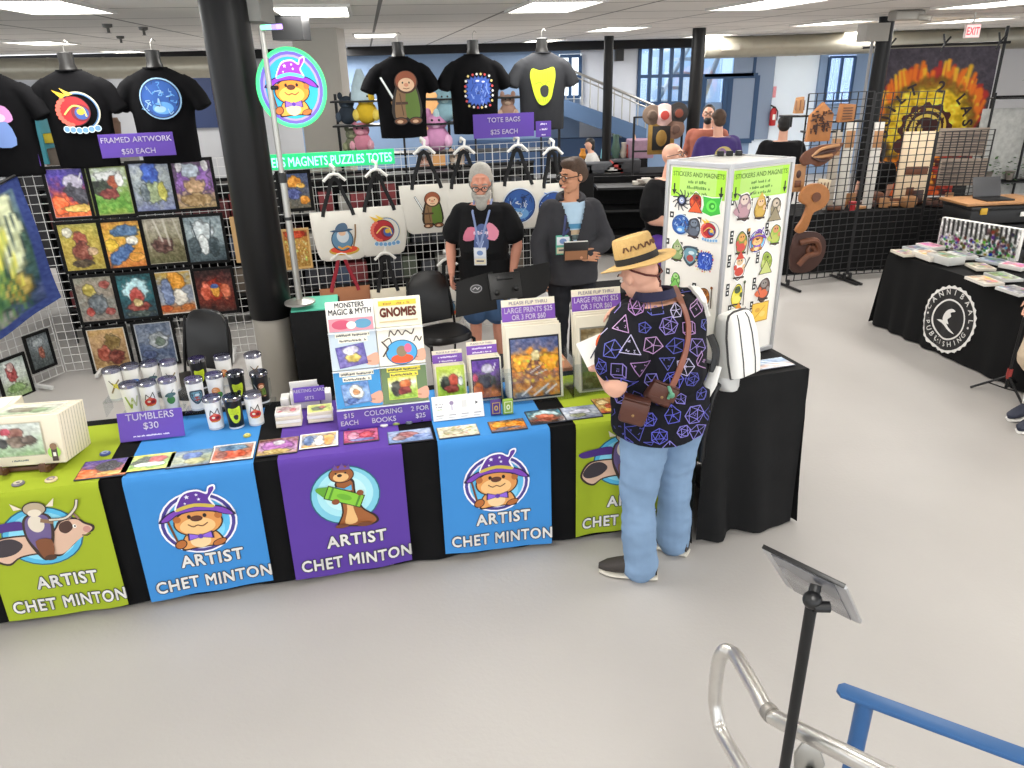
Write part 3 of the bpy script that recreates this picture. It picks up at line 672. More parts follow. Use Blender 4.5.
# ------------------------------------------------------------------ shared emblems (unit circle)
def badge_otter(ringc='#f2eef8'):
    a = Art()
    a.ell(0, -.05, 1.0, .95, '#f4f2fa').ell(0, -.05, .95, .90, '#453a8c').ell(0, -.05, .86, .81, '#e9e6f6').ell(0, -.05, .81, .76, '#58b6e6').ell(.1, -.25, .55, .5, '#7fd0f2')
    # body, paws
    a.poly([(-.55, -.85), (-.45, -.45), (-.2, -.3), (.3, -.3), (.52, -.5), (.58, -.82), (.2, -.82), (-.2, -.84)], '#2d1a14', 4)
    a.poly([(-.5, -.80), (-.42, -.47), (-.2, -.33), (.28, -.33), (.47, -.5), (.52, -.77), (.2, -.78), (-.2, -.8)], '#e6a25c', 4)
    a.ell(-.03, -.6, .27, .22, '#f4d3a0').ell(-.55, -.65, .17, .14, '#2d1a14', .5).ell(-.55, -.65, .14, .11, '#b3682f', .5).ell(.45, -.72, .2, .1, '#2d1a14', .3).ell(.45, -.72, .17, .08, '#b3682f', .3)
    a.line([(-.75, .1), (-.62, -.55)], .06, '#6b3f22')
    # head
    a.ell(0, -.04, .64, .43, '#2d1a14').ell(0, -.04, .60, .39, '#dd9650').ell(-.03, -.14, .46, .26, '#f2c283').ell(-.52, .12, .10, .1, '#b3682f').ell(.54, .12, .1, .1, '#b3682f')
    a.ell(-.02, .1, .16, .09, '#5a2f1c').ell(-.2, .17, .05, .06, '#1c1210').ell(.2, .17, .05, .06, '#1c1210').line(catmull([(-.26, -.06), (-.14, -.14), (-.02, -.1), (.1, -.14), (.24, -.06)], 4, False), .03, '#6a3a22')
    # bow tie
    a.poly([(-.32, -.32), (0, -.42), (.32, -.32), (.34, -.56), (0, -.48), (-.34, -.56)], '#2b1b52').poly([(-.28, -.35), (0, -.43), (.28, -.35), (.3, -.53), (0, -.47), (-.3, -.53)], '#8d63d8').ell(0, -.45, .07, .07, '#5b35a6')
    # hat: brim and bent crown
    a.poly([(-.98, .12), (-.7, .36), (-.3, .48), (.3, .48), (.72, .36), (1.0, .08), (.75, .10), (.45, .24), (0, .32), (-.45, .26), (-.75, .10)], '#241445', 4)
    a.poly([(-.90, .14), (-.68, .33), (-.3, .44), (.3, .44), (.7, .33), (.92, .1), (.72, .14), (.45, .28), (0, .35), (-.45, .30), (-.72, .14)], '#7a3fb0', 4)
    a.poly([(-.5, .38), (-.4, .7), (-.2, .93), (.14, .97), (.34, .86), (.42, 1.02), (.58, 1.06), (.6, .94), (.5, .8), (.42, .66), (.5, .4), (0, .46)], '#f4f2fa', 4)
    a.poly([(-.46, .38), (-.36, .68), (-.18, .88), (.13, .92), (.36, .8), (.44, .97), (.55, 1.01), (.55, .92), (.45, .78), (.37, .64), (.45, .4), (0, .44)], '#5a2f94', 4)
    a.poly([(-.46, .38), (0, .47), (.46, .38), (.44, .48), (0, .57), (-.43, .48)], '#c9b24a', 3)
    for x, y, r in ((-.15, .78, .07), (.14, .68, .05), (.1, .82, .05), (-.22, .6, .04)):
        a.poly([(x+r*(1 if k % 2 == 0 else .45)*math.cos(PI*k/5+.3), y+r*(1 if k % 2 == 0 else .45)*math.sin(PI*k/5+.3)) for k in range(10)], '#e8e2f4')
    return a
def badge_crayon():
    a = Art(); a.ell(0, .05, 1.0, .95, '#1d5e78').ell(0, .05, .96, .91, '#7cc6dc').ell(0, .1, .80, .76, '#a9e2ec').ell(0, .1, .6, .55, '#c4eef2')
    a.poly([(-.34, -.95), (-.16, -.5), (-.2, .1), (-.25, .5), (.25, .55), (.3, .1), (.45, -.4), (.8, -.72), (.85, -.95), (.5, -1.05), (0, -1.0)], '#2d1a14', 4)
    a.poly([(-.28, -.92), (-.11, -.5), (-.15, .1), (-.2, .5), (.2, .5), (.25, .1), (.4, -.42), (.74, -.74), (.78, -.92), (.5, -1.0), (0, -.95)], '#9a5a2c', 4)
    a.poly([(-.1, -.88), (0, -.4), (0, .2), (.16, .2), (.18, -.4), (.25, -.85)], '#e8b87a', 4)
    a.ell(-.05, .72, .36, .26, '#2d1a14').ell(-.05, .72, .33, .23, '#9a5a2c').ell(-.07, .65, .22, .14, '#e8b87a').ell(-.05, .92, .24, .10, '#8a4a26').ell(-.1, .71, .07, .05, '#2a1612').ell(-.2, .78, .03, .03, '#140c0a').ell(.07, .78, .03, .03, '#140c0a')
    a.poly([(-.28, .9), (-.2, 1.08), (-.12, .92), (0, 1.1), (.08, .93), (.2, 1.05), (.22, .88)], '#6a4a9a')
    a.poly([(-.24, .36), (-.02, .28), (.2, .38), (.2, .2), (-.02, .26), (-.24, .18)], '#5fb0dc')
    # crayon
    g = Art(); g.poly([(-.55, .22), (.55, .22), (.55, -.22), (-.55, -.22)], '#26401a').poly([(-.52, .19), (.52, .19), (.52, -.19), (-.52, -.19)], '#86c83a').poly([(-.55, .18), (-.82, .06), (-.86, 0), (-.82, -.06), (-.55, -.18)], '#5fa02c').rect(-.42, -.19, -.36, .19, '#4c8a24').rect(.38, -.19, .44, .19, '#4c8a24').ell(0, 0, .22, .09, '#6cb030')
    g.xf(-.04, .02, 1.0, -.42); a.merge(g)
    a.ell(-.3, -.1, .11, .09, '#8a4a26').ell(.42, .1, .1, .09, '#8a4a26').ell(-.2, -.92, .2, .07, '#6f3d20').ell(.45, -.95, .22, .07, '#6f3d20')
    return a
def badge_pig():
    a = Art(); a.ell(0, 0, 1.02, .92, '#1d5e78').ell(0, 0, .98, .88, '#54b4dc').ell(0, 0, .84, .75, '#8ad6ee')
    # pig
    a.poly([(-1.45, -.35), (-1.2, .05), (-.7, .12), (.2, .1), (.5, .42), (.95, .45), (1.15, .28), (1.35, .15), (1.3, -.02), (1.0, -.12), (.8, -.3), (.5, -.55), (.25, -.7), (-.2, -.55), (-.7, -.6), (-1.0, -.8), (-1.3, -.65)], '#33221e', 4)
    a.poly([(-1.38, -.35), (-1.15, .0), (-.7, .07), (.2, .05), (.55, .37), (.93, .4), (1.1, .24), (1.28, .12), (1.24, 0), (.97, -.17), (.75, -.33), (.45, -.58), (.25, -.63), (-.2, -.5), (-.7, -.55), (-1.0, -.73), (-1.25, -.6)], '#d9b49c', 4)
    a.poly([(-1.36, -.3), (-1.1, 0), (-.75, .02), (-.55, -.2), (-.8, -.45), (-1.2, -.5)], '#3a3238', 4).poly([(.5, .32), (.75, .38), (.8, .15), (.6, .0), (.45, .1)], '#4a3028', 4).poly([(-.35, 0), (.05, 0), (.1, -.4), (-.2, -.45)], '#463640', 4)
    a.ell(1.15, .06, .1, .1, '#c58f84').ell(.86, .2, .05, .06, '#f4f0ea').ell(.87, .2, .025, .03, '#120c0a').line([(.75, .42), (.9, .62), (1.02, .42)], .06, '#8a6a5c').line([(1.0, -.1), (1.12, -.13), (1.22, -.08)], .03, '#4a2a24')
    # rider with a long cloak, beard and horned helmet
    a.poly([(-1.5, .42), (-1.0, .52), (-.45, .55), (-.3, .3), (-.8, .28), (-1.35, .25)], '#4a2a7c', 4)
    a.poly([(-.42, .05), (-.38, .55), (-.15, .75), (.2, .72), (.35, .5), (.3, .0), (.1, -.55), (-.1, -.75), (-.3, -.4)], '#3a2a22', 4).poly([(-.36, .05), (-.32, .52), (-.12, .7), (.17, .67), (.28, .48), (.22, .0), (.05, -.45), (-.08, -.6), (-.22, -.35)], '#6a5a8a', 4).ell(-.06, .42, .2, .26, '#ddd2c0').line([(.1, .5), (.34, .42)], .12, '#8a6c50')
    a.ell(0, .88, .3, .22, '#2f2320').ell(0, .88, .27, .19, '#b6a48a').ell(-.02, .76, .17, .11, '#e2d6c2').poly([(-.3, .92), (-.55, 1.12), (-.5, .9)], '#e8dcc4').poly([(.3, .92), (.55, 1.15), (.48, .9)], '#e8dcc4')
    a.line(catmull([(.3, .5), (.7, .5), (1.0, .75), (1.1, 1.0)], 5, False), .09, '#2f2320').line(catmull([(.3, .5), (.7, .5), (1.0, .75), (1.1, 1.0)], 5, False), .055, '#d8cebc')
    a.poly([(-.2, -.1), (.2, -.1), (.16, -.6), (-.1, -.66)], '#7c4a2c', 3).ell(.06, -.66, .15, .09, '#4c3020')
    return a
def swirl_disc(c1='#2c58a8', c2='#7ab0e0', c3='#e4eef6', seed=1):
    r = random.Random(seed); a = Art(); a.ell(0, 0, 1, 1, c3).ell(0, 0, .93, .93, c1).ell(.05, -.45, .5, .3, c2).ell(-.1, -.5, .28, .16, c3)
    for k in range(26):
        t, q = r.uniform(0, 2*PI), r.uniform(.15, .85); x, y = q*math.cos(t), q*math.sin(t)
        a.line(catmull([(x, y), (x+r.uniform(-.2, .2), y+r.uniform(-.2, .2)), (x+r.uniform(-.3, .3)*.8, y+r.uniform(-.3, .3)*.8)], 4, False), r.uniform(.02, .06), r.choice([c2, c3, '#16305f', c2]))
    a.ring(0, 0, .93, .05, '#16305f'); return a
def dragon_curl(seed=2):
    a = Art(); r = random.Random(seed)
    a.ring(.12, .05, .86, .10, '#d8d2b4').ring(.12, .05, .80, .05, '#4b7ab0').ell(-.1, .08, .70, .66, '#43151a').ell(-.1, .08, .66, .62, '#b5262c').ell(.18, .0, .40, .38, '#7c2030').ell(.22, -.02, .3, .28, '#3b5aa4').ell(.18, .04, .16, .14, '#d8b23c')
    for k in range(9):
        t = 2.2+.28*k; a.ell(-.1+.66*math.cos(t), .08+.62*math.sin(t), .12, .10, '#e06a58')
    a.poly([(-.5, .62), (-.85, 1.0), (-.25, .78)], '#e8b830').poly([(-.25, .72), (-.5, 1.08), (.02, .8)], '#f0cc48').line(catmull([(-.5, -.05), (-.1, .3), (.3, .2), (.4, -.15)], 5, False), .07, '#f0d070')
    for k in range(6): a.ell(-.55+.26*k, -.78+.08*abs(k-2.5)*.4, .15, .15, '#e6eef4').ell(-.55+.26*k, -.78+.08*abs(k-2.5)*.4, .12, .12, '#6fa0cc')
    return a
def gnome():
    a = Art()
    a.poly([(-.95, .8), (-.85, .85), (-.3, -.15), (-.4, -.22)], '#14100e').poly([(-.92, .8), (-.85, .82), (-.33, -.12), (-.4, -.16)], '#e4e8e6').ell(-.38, -.2, .15, .13, '#e0b48c').ell(-.45, -.22, .06, .18, '#7a5428', .6)
    a.poly([(-.35, .45), (-.5, -.7), (.62, -.7), (.5, .45), (.1, .6)], '#241a12', 4).poly([(-.28, .4), (-.42, -.66), (.05, -.66), (.1, .5)], '#8a6844', 3).poly([(.1, .5), (.02, -.66), (.57, -.66), (.45, .4)], '#5e7a2c', 3).rect(-.38, -.2, .1, -.1, '#4a3020').line([(-.2, .2), (-.1, -.6)], .04, '#5c4028')
    a.ell(.08, .62, .46, .42, '#4a2a16').ell(.08, .66, .41, .36, '#9c5434').ell(.08, .52, .32, .25, '#f0c8a2').ell(.08, .52, .09, .07, '#e09a7c').ell(-.06, .6, .03, .04, '#20140e').ell(.2, .6, .03, .04, '#20140e').line([(-.04, .4), (.08, .37), (.2, .4)], .025, '#8a4a34')
    a.ell(-.22, -.82, .28, .15, '#1c120e').ell(-.22, -.82, .24, .11, '#7a4a2c').ell(.38, -.82, .28, .15, '#1c120e').ell(.38, -.82, .24, .11, '#7a4a2c').ell(-.26, -.84, .12, .06, '#d8b08c').ell(.36, -.84, .12, .06, '#d8b08c'); return a
def spiky_beast(c='#3a62c4'):
    a = Art(); r = random.Random(5); P = []
    for k in range(44):
        t = 2*PI*k/44; q = (1.0 if k % 2 else .84); c_, s_ = math.cos(t), math.sin(t); m = 1/max(abs(c_), abs(s_))**.55; P.append((q*.82*m*c_, q*.88*m*s_))
    a.poly(P, '#1d3474').poly([(x*.93, y*.93) for x, y in P], c)
    for k in range(40):
        t, q = r.uniform(0, 2*PI), r.uniform(.0, .75); x, y = q*math.cos(t), q*math.sin(t); a.line([(x, y), (x+r.uniform(-.2, .2), y+r.uniform(-.35, .1))], r.uniform(.03, .07), r.choice(['#6f92e2', '#223c86', '#8aaae8', '#4c74d0']))
    for k in range(22):
        t = 2*PI*k/22; m = 1/max(abs(math.cos(t)), abs(math.sin(t)))**.55; a.ell(.88*m*math.cos(t)*.95, .92*m*math.sin(t), .07, .07, ['#e8e4dc', '#d04848', '#e8d080'][k % 3])
    a.ell(-.1, .55, .12, .06, '#e6ecf8').ell(.25, .5, .1, .05, '#e6ecf8'); return a
def lime_face():
    a = Art(); P = [(-.62, .95), (-.2, .85), (.2, .9), (.68, 1.0), (.78, .5), (.66, -.1), (.5, -.7), (.1, -1.05), (-.25, -.95), (-.5, -.5), (-.66, .1), (-.75, .6)]
    a.poly(P, '#c8dc2c', 4)
    for k in range(7): a.line([(-.5+.16*k, .75), (-.42+.14*k, .2+.05*(k % 2))], .035, '#9fb318')
    a.line(catmull([(-.5, .1), (-.2, .2), (.0, .05)], 4, False), .05, '#96aa18').line(catmull([(.5, .15), (.3, .25), (.15, .05)], 4, False), .05, '#96aa18').poly([(-.16, -.1), (.1, .05), (.34, -.08), (.3, -.5), (.08, -.62), (-.12, -.45)], '#2a2c2c', 3)
    for k in range(5): a.line([(-.3+.15*k, -.7), (-.25+.13*k, -.85)], .03, '#96aa18')
    return a
def wizard_pot():
    a = Art(); a.ell(0, -.72, .85, .28, '#c9a23c').ell(0, -.66, .75, .22, '#d8482c').ell(-.05, -.1, .62, .66, '#2a3a4a').ell(-.05, -.1, .57, .6, '#5e86a4').ell(.0, .1, .34, .38, '#c9d2d8').ell(-.02, .28, .2, .16, '#e0b898').poly([(-.7, .42), (.1, .52), (.6, .45), (.3, .36), (-.3, .34)], '#38506a', 3).poly([(-.38, .44), (-.2, .78), (.2, .82), (.28, .46)], '#4a6480', 3).line(catmull([(.75, .7), (.7, .1), (.55, -.5)], 5, False), .09, '#8a6a44').line([(-.3, -.5), (-.1, -.62), (.2, -.5), (.4, -.6)], .1, '#e8a030'); return a

from mathutils import noise as mnoise
# ------------------------------------------------------------------ voxel fusing of overlapping shapes into one skin
def fuse(mb, name, voxel, m, parent=None, smooth=4, label=None, fac=.5, wr=None):
    me = mb.mesh(name, True); o = bpy.data.objects.new('tmp', me); COL.objects.link(o)
    r = o.modifiers.new('r', 'REMESH'); r.mode = 'VOXEL'; r.voxel_size = voxel; r.use_smooth_shade = True
    if smooth: q = o.modifiers.new('s', 'SMOOTH'); q.iterations = smooth; q.factor = fac
    bpy.context.view_layer.update()
    me2 = bpy.data.meshes.new_from_object(o.evaluated_get(bpy.context.evaluated_depsgraph_get())); me2.name = name
    me2.materials.clear()
    bpy.data.objects.remove(o); bpy.data.meshes.remove(me)
    if wr:
        amp, sx, sz, sd = wr; n = len(me2.vertices); nr = [v.normal.copy() for v in me2.vertices]
        for v, d in zip(me2.vertices, nr):
            c = v.co; w = mnoise.noise(V((c.x*sx+sd, c.y*sx, c.z*sz+c.x*sx*.5)))+.5*mnoise.noise(V((c.x*sx*2.1, c.y*sx*2.1+sd, c.z*sz*2.3)))
            v.co = c+d*(amp*w)
    for p in me2.polygons: p.use_smooth = True
    q = link_mesh(name, me2, m, parent)
    if label: q['label'] = label
    return q

# ------------------------------------------------------------------ shirts on black torso forms above the grid
FORM = mat('black_form', (30, 29, 28), .35)
def shirt_mesh(name, m, seed):
    r = random.Random(seed); b = MB(); ex, ey = V((1, 0, 0)), V((0, 1, 0))
    prof = [(-.03, .255, .085), (.10, .258, .10), (.3, .262, .115), (.5, .275, .12), (.62, .285, .115), (.69, .27, .10), (.745, .19, .085), (.785, .11, .075)]
    b.loft([b.ering((0, 0, z), ex, ey, rx, ry, 28, 2.4) for z, rx, ry in prof])
    for s in (-1, 1):
        b.tube([(s*.19, 0, .675), (s*.265, .0, .62), (s*.33, -.01, .52), (s*.365, -.015, .44)], [.085, .09, .09, .092], 16, flat=.85)
    # soft vertical folds
    for v in b.bm.verts: pass
    return fuse(b, name, .014, m, None, 3, wr=(.006, 7, 2.5, 3.1))
SHIRT_BLK = mat('black_shirt_cotton', (11, 11, 13), .95, noise=.2, nscale=6, spec=.1, bump=.25, bscale=9)
SHIRT_GRY = mat('charcoal_shirt_cotton', (48, 49, 52), .9, noise=.15, nscale=6, spec=.2, bump=.25, bscale=9)
_sh = shirt_mesh('tshirt', SHIRT_BLK, 1); SHM = _sh.data; bpy.data.objects.remove(_sh)
def shirt_form(px, py, art, asz, apos, label, grey=False, rz=0, s=.84):
    """px,py = top of the neck"""
    u, z = gz(px, py); zt = z
    t = thing('display_shirt', label, 'shirt', gpt(u, zt-.93*s, .02), GT+rz, 'printed shirts on torso forms above the grid'); t.scale = (s, s, s)
    me = SHM.copy(); me.materials.clear(); o = link_mesh('tshirt', me, SHIRT_GRY if grey else SHIRT_BLK, t)
    q = MB(); q.loft([q.ering((0, 0, zz), V((1, 0, 0)), V((0, 1, 0)), rx, ry, 20) for zz, rx, ry in ((.72, .13, .08), (.79, .075, .062), (.84, .06, .055), (.925, .062, .056), (.93, .05, .045))]); q.build('torso_form', FORM, t)
    q = MB(); q.tube([(0, 0, .93), (0, 0, .99), (.02, 0, 1.02), (.045, 0, 1.0)], .004, 6); q.build('hook', STEEL, t)
    q = MB(); q.tube([(0, .05, .1), (0, .05, -(zt-.93*s-1.2)/s)], .012, 8); q.build('support_pole', BLKMT, t)
    q = MB(); q.lathe([(.0, .0), (.105, .0), (.105, .012), (.085, .012)], (0, 0, .778), 24); q.build('collar', SHIRT_GRY if grey else SHIRT_BLK, t)
    art.xf(apos[0], apos[1], asz)
    def fn(a, b, h):
        zz = b; k = min(1, abs(a)/.275); ry = .118; yy = -ry*(max(0, 1-k**2.4))**(1/2.4)
        return V((a, yy-.009-h, zz))
    art.step = .0004; art.base = .002; art.build('chest_print', t, fn=fn, maxedge=.03); return t
q = Art(); q.poly([(-.8, .3), (-.3, .9), (.4, .8), (.6, .2), (.1, .0), (-.6, -.1)], '#c88ac0', 3).poly([(-.6, -.1), (.3, .1), (.5, -1), (-.5, -1.0)], '#6f8cc8', 3).ell(0, .3, .3, .2, '#eac0d8')
shirt_form(-17, 56, q, .17, (.05, .40), 'black printed shirt cut off by the left edge of the photo', rz=-.1, s=.95)
shirt_form(65, 52, dragon_curl(), .19, (.02, .44), 'black shirt with the curled red dragon print', rz=-.05, s=.93)
shirt_form(152, 50, swirl_disc('#2458a8', '#5fa0e0', '#9cc4e4', 3), .175, (.02, .53), 'black shirt with a round blue print left of the big column', rz=-.05, s=.93)
shirt_form(397, 42, gnome(), .27, (.02, .37), 'black shirt with a hooded gnome holding a sword')
shirt_form(472, 40, spiky_beast(), .185, (.02, .42), 'black shirt with a square blue spiky print')
shirt_form(541, 38, lime_face(), .19, (-.03, .44), 'charcoal grey shirt with a lime yellow face print', grey=True)

# ------------------------------------------------------------------ tote bags
CANVAS = mat('canvas_white', (226, 222, 212), .9, noise=.05, nscale=12, bump=.15, bscale=30); STRAP = mat('black_strap', (22, 22, 24), .8)
def tote(px, py, art, asz, apos, label, w=.52, h=.46, hz=.30, strap=STRAP, body=CANVAS, grp='canvas tote bags hanging on the grid', off=.07, rz=0.0):
    M = gfr(px, py, off) @ Matrix.Rotation(rz, 4, 'Z')
    t = thing('tote_bag', label, 'tote bag', (0, 0, 0), 0, grp); t.matrix_world = M
    b = MB()
    rows = []
    for k, (v, kx, d) in enumerate(((.5, 1.0, .012), (.42, .995, .03), (.2, .98, .042), (-.1, .93, .046), (-.34, .86, .04), (-.45, .78, .026), (-.5, .62, .012))):
        rows.append([(w/2*kx*math.copysign(abs(math.cos(a))**.55, math.cos(a)), v*h, d*math.copysign(abs(math.sin(a))**.6, math.sin(a))) for a in [2*PI*i/28 for i in range(28)]])
    b.loft(rows); b.build('bag_body', body, t)
    for s in (1, -1):
        q = MB(); z = .012*s; q.tube([(-w*.27, h*.42, .034*s if s > 0 else -.03), (-w*.25, h*.52, z), (-w*.12, h*.5+hz*.6, z), (-.03, h*.5+hz*.93, z), (0, h*.5+hz, z), (.03, h*.5+hz*.93, z), (w*.12, h*.5+hz*.6, z), (w*.25, h*.52, z), (w*.27, h*.42, .034*s if s > 0 else -.03)], .017, 8, flat=.25, up=(0, 0, 1)); q.build('handle', strap, t)
    q = MB(); q.tube([(-.10, h*.5+hz-.02, .03), (-.04, h*.5+hz+.035, .035), (0, h*.5+hz+.045, .035), (.04, h*.5+hz+.035, .035), (.10, h*.5+hz-.02, .03)], .013, 8); q.tube([(0, h*.5+hz+.04, .035), (.01, h*.5+hz+.10, .03), (-.02, h*.5+hz+.12, .01), (-.01, h*.5+hz+.08, -.06)], .012, 8); q.build('hanger', WHITE, t)
    if art:
        art.xf(apos[0], apos[1], asz)
        fn = lambda a, c, hh: V((a, c, .043+.003*math.cos(c*9)-.02*(a/(w/2))**4+hh))
        art.step = .0003; art.base = .002; art.build('bag_print', t, fn=fn, maxedge=.04)
    return t
tote(340.5, 236, wizard_pot(), .165, (.02, -.01), 'white tote bag with a grey blue wizard in a pot print, first from the left')
tote(381, 231, dragon_curl(4), .155, (.03, .0), 'white tote bag with a curled red dragon print')
tote(427.5, 209, gnome(), .17, (.03, -.01), 'white tote bag with a small green cloaked gnome print')
tote(466, 208, None, 0, (0, 0), 'white tote bag half hidden behind the bearded person')
tote(518, 205, swirl_disc('#2c5aa6', '#6fa4d8', '#dfe8f0', 7), .175, (.0, .0), 'white tote bag with a round blue print between the two vendors')
tote(552, 207, swirl_disc('#2450a0', '#5c8cd0', '#c4d4ea', 9), .165, (.0, .0), 'white tote bag with a blue oval print at the right end of the grid', w=.34)
KRAFT = mat('kraft_brown', (168, 112, 78), .8, noise=.08)
tote(347, 307, None, 0, (0, 0), 'brown bag with red handles hanging low behind the coloring book rack', w=.48, h=.40, hz=.30, strap=mat('red_strap', (150, 26, 44), .7), body=KRAFT)
tote(389, 303, None, 0, (0, 0), 'pale bag with black handles hanging low left of the chair', w=.36, h=.30, hz=.32, body=CREAM)
tote(449, 305, wizard_pot(), .10, (0, 0), 'pale printed bag hanging low behind the seat of the chair', w=.30, h=.36, hz=.26)

# ------------------------------------------------------------------ lit signs on a metal pole
POLE_B = Yd(300, 303, 4.75); POLE_T = Yd(263, 26, 4.75)
# glowing badge
bp = Yd(292, 88, 4.78); k = 1/pxm(bp)
t = thing('neon_badge_sign', 'round glowing sign of an otter in a purple wizard hat beside the column', 'lit sign'); t.matrix_world = fr(bp, (math.cos(.1), math.sin(.1), 0), (0, -.06, 1))
NEON = printed(.4, .55, 'neon_ink')
a = Art(.0002); a.ell(0, 0, 32.5*k, 36*k, '#5cd890').ell(0, 0, 30.5*k, 34*k, '#6a58c8').ell(0, 0, 27.5*k, 31*k, '#a090e4').ell(0, 0, 25.5*k, 29*k, '#2ca4d4')
bo = badge_otter(); bo.T = [(tt, {'#7a3fb0': '#8a30d4', '#5a2f94': '#9434d8', '#dd9650': '#ec8a2c', '#f2c283': '#f8b450', '#f4f2fa': '#f2c8ff', '#e6a25c': '#f4a040', '#c9b24a': '#5fd8f0'}.get(c, c), l) for tt, c, l in bo.T if l > 5]; bo.xf(0, -2*k, 29*k, 0, 27*k); a.merge(bo)
a.build('lit_face', t, m=NEON, M=Tm(0, 0, .009))
q = MB(); q.lathe([(33.5*k, -.008), (33.5*k, .008)], (0, 0, 0), 48); q.build('backing', mat('acrylic_back', (150, 190, 200), .3), t)
q = MB(); q.tube([(33*k*math.cos(2*PI*i/48), 36.5*k*math.sin(2*PI*i/48), .012) for i in range(49)], .008, 8, cap=False); q.build('glowing_rim', mat('neon_green', (60, 214, 120), .4, emit=1.0), t)
# the pole
t = thing('sign_pole', 'tall grey metal pole standing on the black display box beside the column', 'pole', POLE_B)
h = POLE_T.z-POLE_B.z; m = MB(); m.tube([(0, 0, 0), (0, 0, h*.5)], .021, 14); m.tube([(0, 0, h*.5), (0, 0, h)], .017, 14); m.build('tube', STEEL, t)
m = MB(); m.lathe([(.026, h*.5-.05), (.026, h*.5+.01)], (0, 0, 0), 14); m.lathe([(.024, h*.33), (.024, h*.33+.02)], (0, 0, 0), 14); m.tube([(0, 0, h*.8), (.05, -.02, h*.8)], .012); m.build('collar', BLKPL, t)
m = MB(); m.lathe([(.10, 0), (.10, .012), (.03, .03)], (0, 0, 0), 20); m.build('base', STEEL, t)
# small coloured light bar on top of the pole
b0 = Yd(261, 27.5, 4.7); b1 = Yd(282, 26.5, 4.7); t = thing('light_bar', 'short green and violet light bar at the top of the metal pole', 'light bar', b0)
d = b1-b0
for i, cc in enumerate(('#7be0a8', '#7fc4e8', '#8a7ae0', '#b48af0')): m = MB(); m.tube([d*(i/4), d*((i+1)/4)], .014, 8); m.build('lamp_segment', mat('bar_'+cc.strip('#'), cc, .4, emit=1.5), t)
m = MB(); m.box(tuple(d*.5+V((0, .02, 0))), (d.length, .02, .034)); m.build('back_rail', BLKPL, t, smooth=False)
# green lettering
t = thing('lettered_light_sign', 'long green glowing sign reading STICKERS MAGNETS PUZZLES TOTES on the grid', 'lit sign'); M = gfr(321, 160, .06); t.matrix_world = M
w = 1.33; m = MB(); m.box((0, 0, 0), (w, .135, .012), .004); m.build('panel', mat('neon_panel_green', (30, 190, 116), .4, emit=.5), t, smooth=False)
a = Art(.0002); a.text('STICKERS MAGNETS PUZZLES TOTES', 0, -.042, .08, '#a8ffe4', .018, width=w*.96, outline='#12946a', ow=.03); a.build('lettering', t, M=Tm(0, 0, .008), m=printed(.4, 1.0, 'neon_letters'))

# ------------------------------------------------------------------ covered tables and their banners
TT = .204; TO = V((-.8, 3.43, 0)); E1 = V((math.cos(TT), math.sin(TT), 0)); E2 = V((-math.sin(TT), math.cos(TT), 0)); TZ = .74
def tp(u, v, z): return TO + E1*u + E2*v + UP*z
def tuv(px, py, z=TZ):
    p = Z(px, py, z)-TO; return p.dot(E1), p.dot(E2)
def cover_fn(seed, amp=.02, top=TZ):
    r = random.Random(seed); w = [(r.uniform(14, 30), r.uniform(0, 6), r.uniform(.4, 1)) for _ in range(4)]
    def f(u, z):
        k = 1-z/top; return amp*k*sum(c*math.sin(a*u+b+z*2) for a, b, c in w)/2
    return f
def covered_table(name, label, u0, u1, dep, top, M, m, seed, flare=.02, floor=.012, amp=.022):
    t = thing(name, label, 'table'); t.matrix_world = M
    b = MB(); f = cover_fn(seed, amp, top); n = max(8, int((u1-u0)/.035)); nz = 10
    us = [u0+(u1-u0)*i/n for i in range(n+1)]
    zs = [top-(top-floor)*j/nz for j in range(nz+1)]
    b.strip([[(u, -abs(flare)*(1-z/top)-.012*(z < top-.001)+f(u, z)-.008, z) for u in us] for z in zs])
    b.strip([[(u, -.008+(dep+.016)*j/4, top) for u in us] for j in range(5)][::-1])
    nd = 12
    for uu, s in ((u0, -1), (u1, 1)):
        vs = [-.008+(dep+.016)*j/nd for j in range(nd+1)]
        b.strip([[(uu+s*(flare*(1-z/top)+f(v*1.3+s, z)*.8), v if 0 < k < nd else v-(flare*(1-z/top)+.012)*(1 if k == 0 else 0), z) for k, v in enumerate(vs)] for z in zs])
    b.strip([[(u, dep+.01+f(u+5, z), z) for u in us] for z in zs])
    bmesh.ops.remove_doubles(b.bm, verts=b.bm.verts, dist=.004)
    b.build('table_cover', m, t, ang=60)
    q = MB(); q.box(((u0+u1)/2, dep/2, top-.022), (u1-u0-.02, dep-.02, .03)); q.build('tabletop', mat('table_grey', (150, 150, 150), .6), t, smooth=False)
    for uu in (u0+.15, u1-.15):
        q = MB(); q.tube([(uu, .12, 0), (uu, .12, top-.035)], .014); q.tube([(uu, dep-.12, 0), (uu, dep-.12, top-.035)], .014); q.tube([(uu, .12, .2), (uu, dep-.12, .2)], .01); q.build('leg', mat('leg_grey', (120, 120, 122), .4, metal=.6), t)
    return t
TMX = fr(TO, E1, E2)
COVER = mat('black_table_cover', (14, 14, 15), .9, noise=.2, nscale=5, spec=.15, bump=.15, bscale=200)
covered_table('display_table', 'long black covered table carrying the tumblers, white print boxes and coloring book rack', -2.35, .095, .74, TZ, TMX, COVER, 1, flare=.006, amp=.012)
covered_table('display_table', 'black covered table carrying the large print bins in front of the customer', .115, 1.66, .74, TZ, TMX, COVER, 2, flare=.006, amp=.012)
GREY_TOP = mat('grey_cloth', (128, 128, 130), .9)
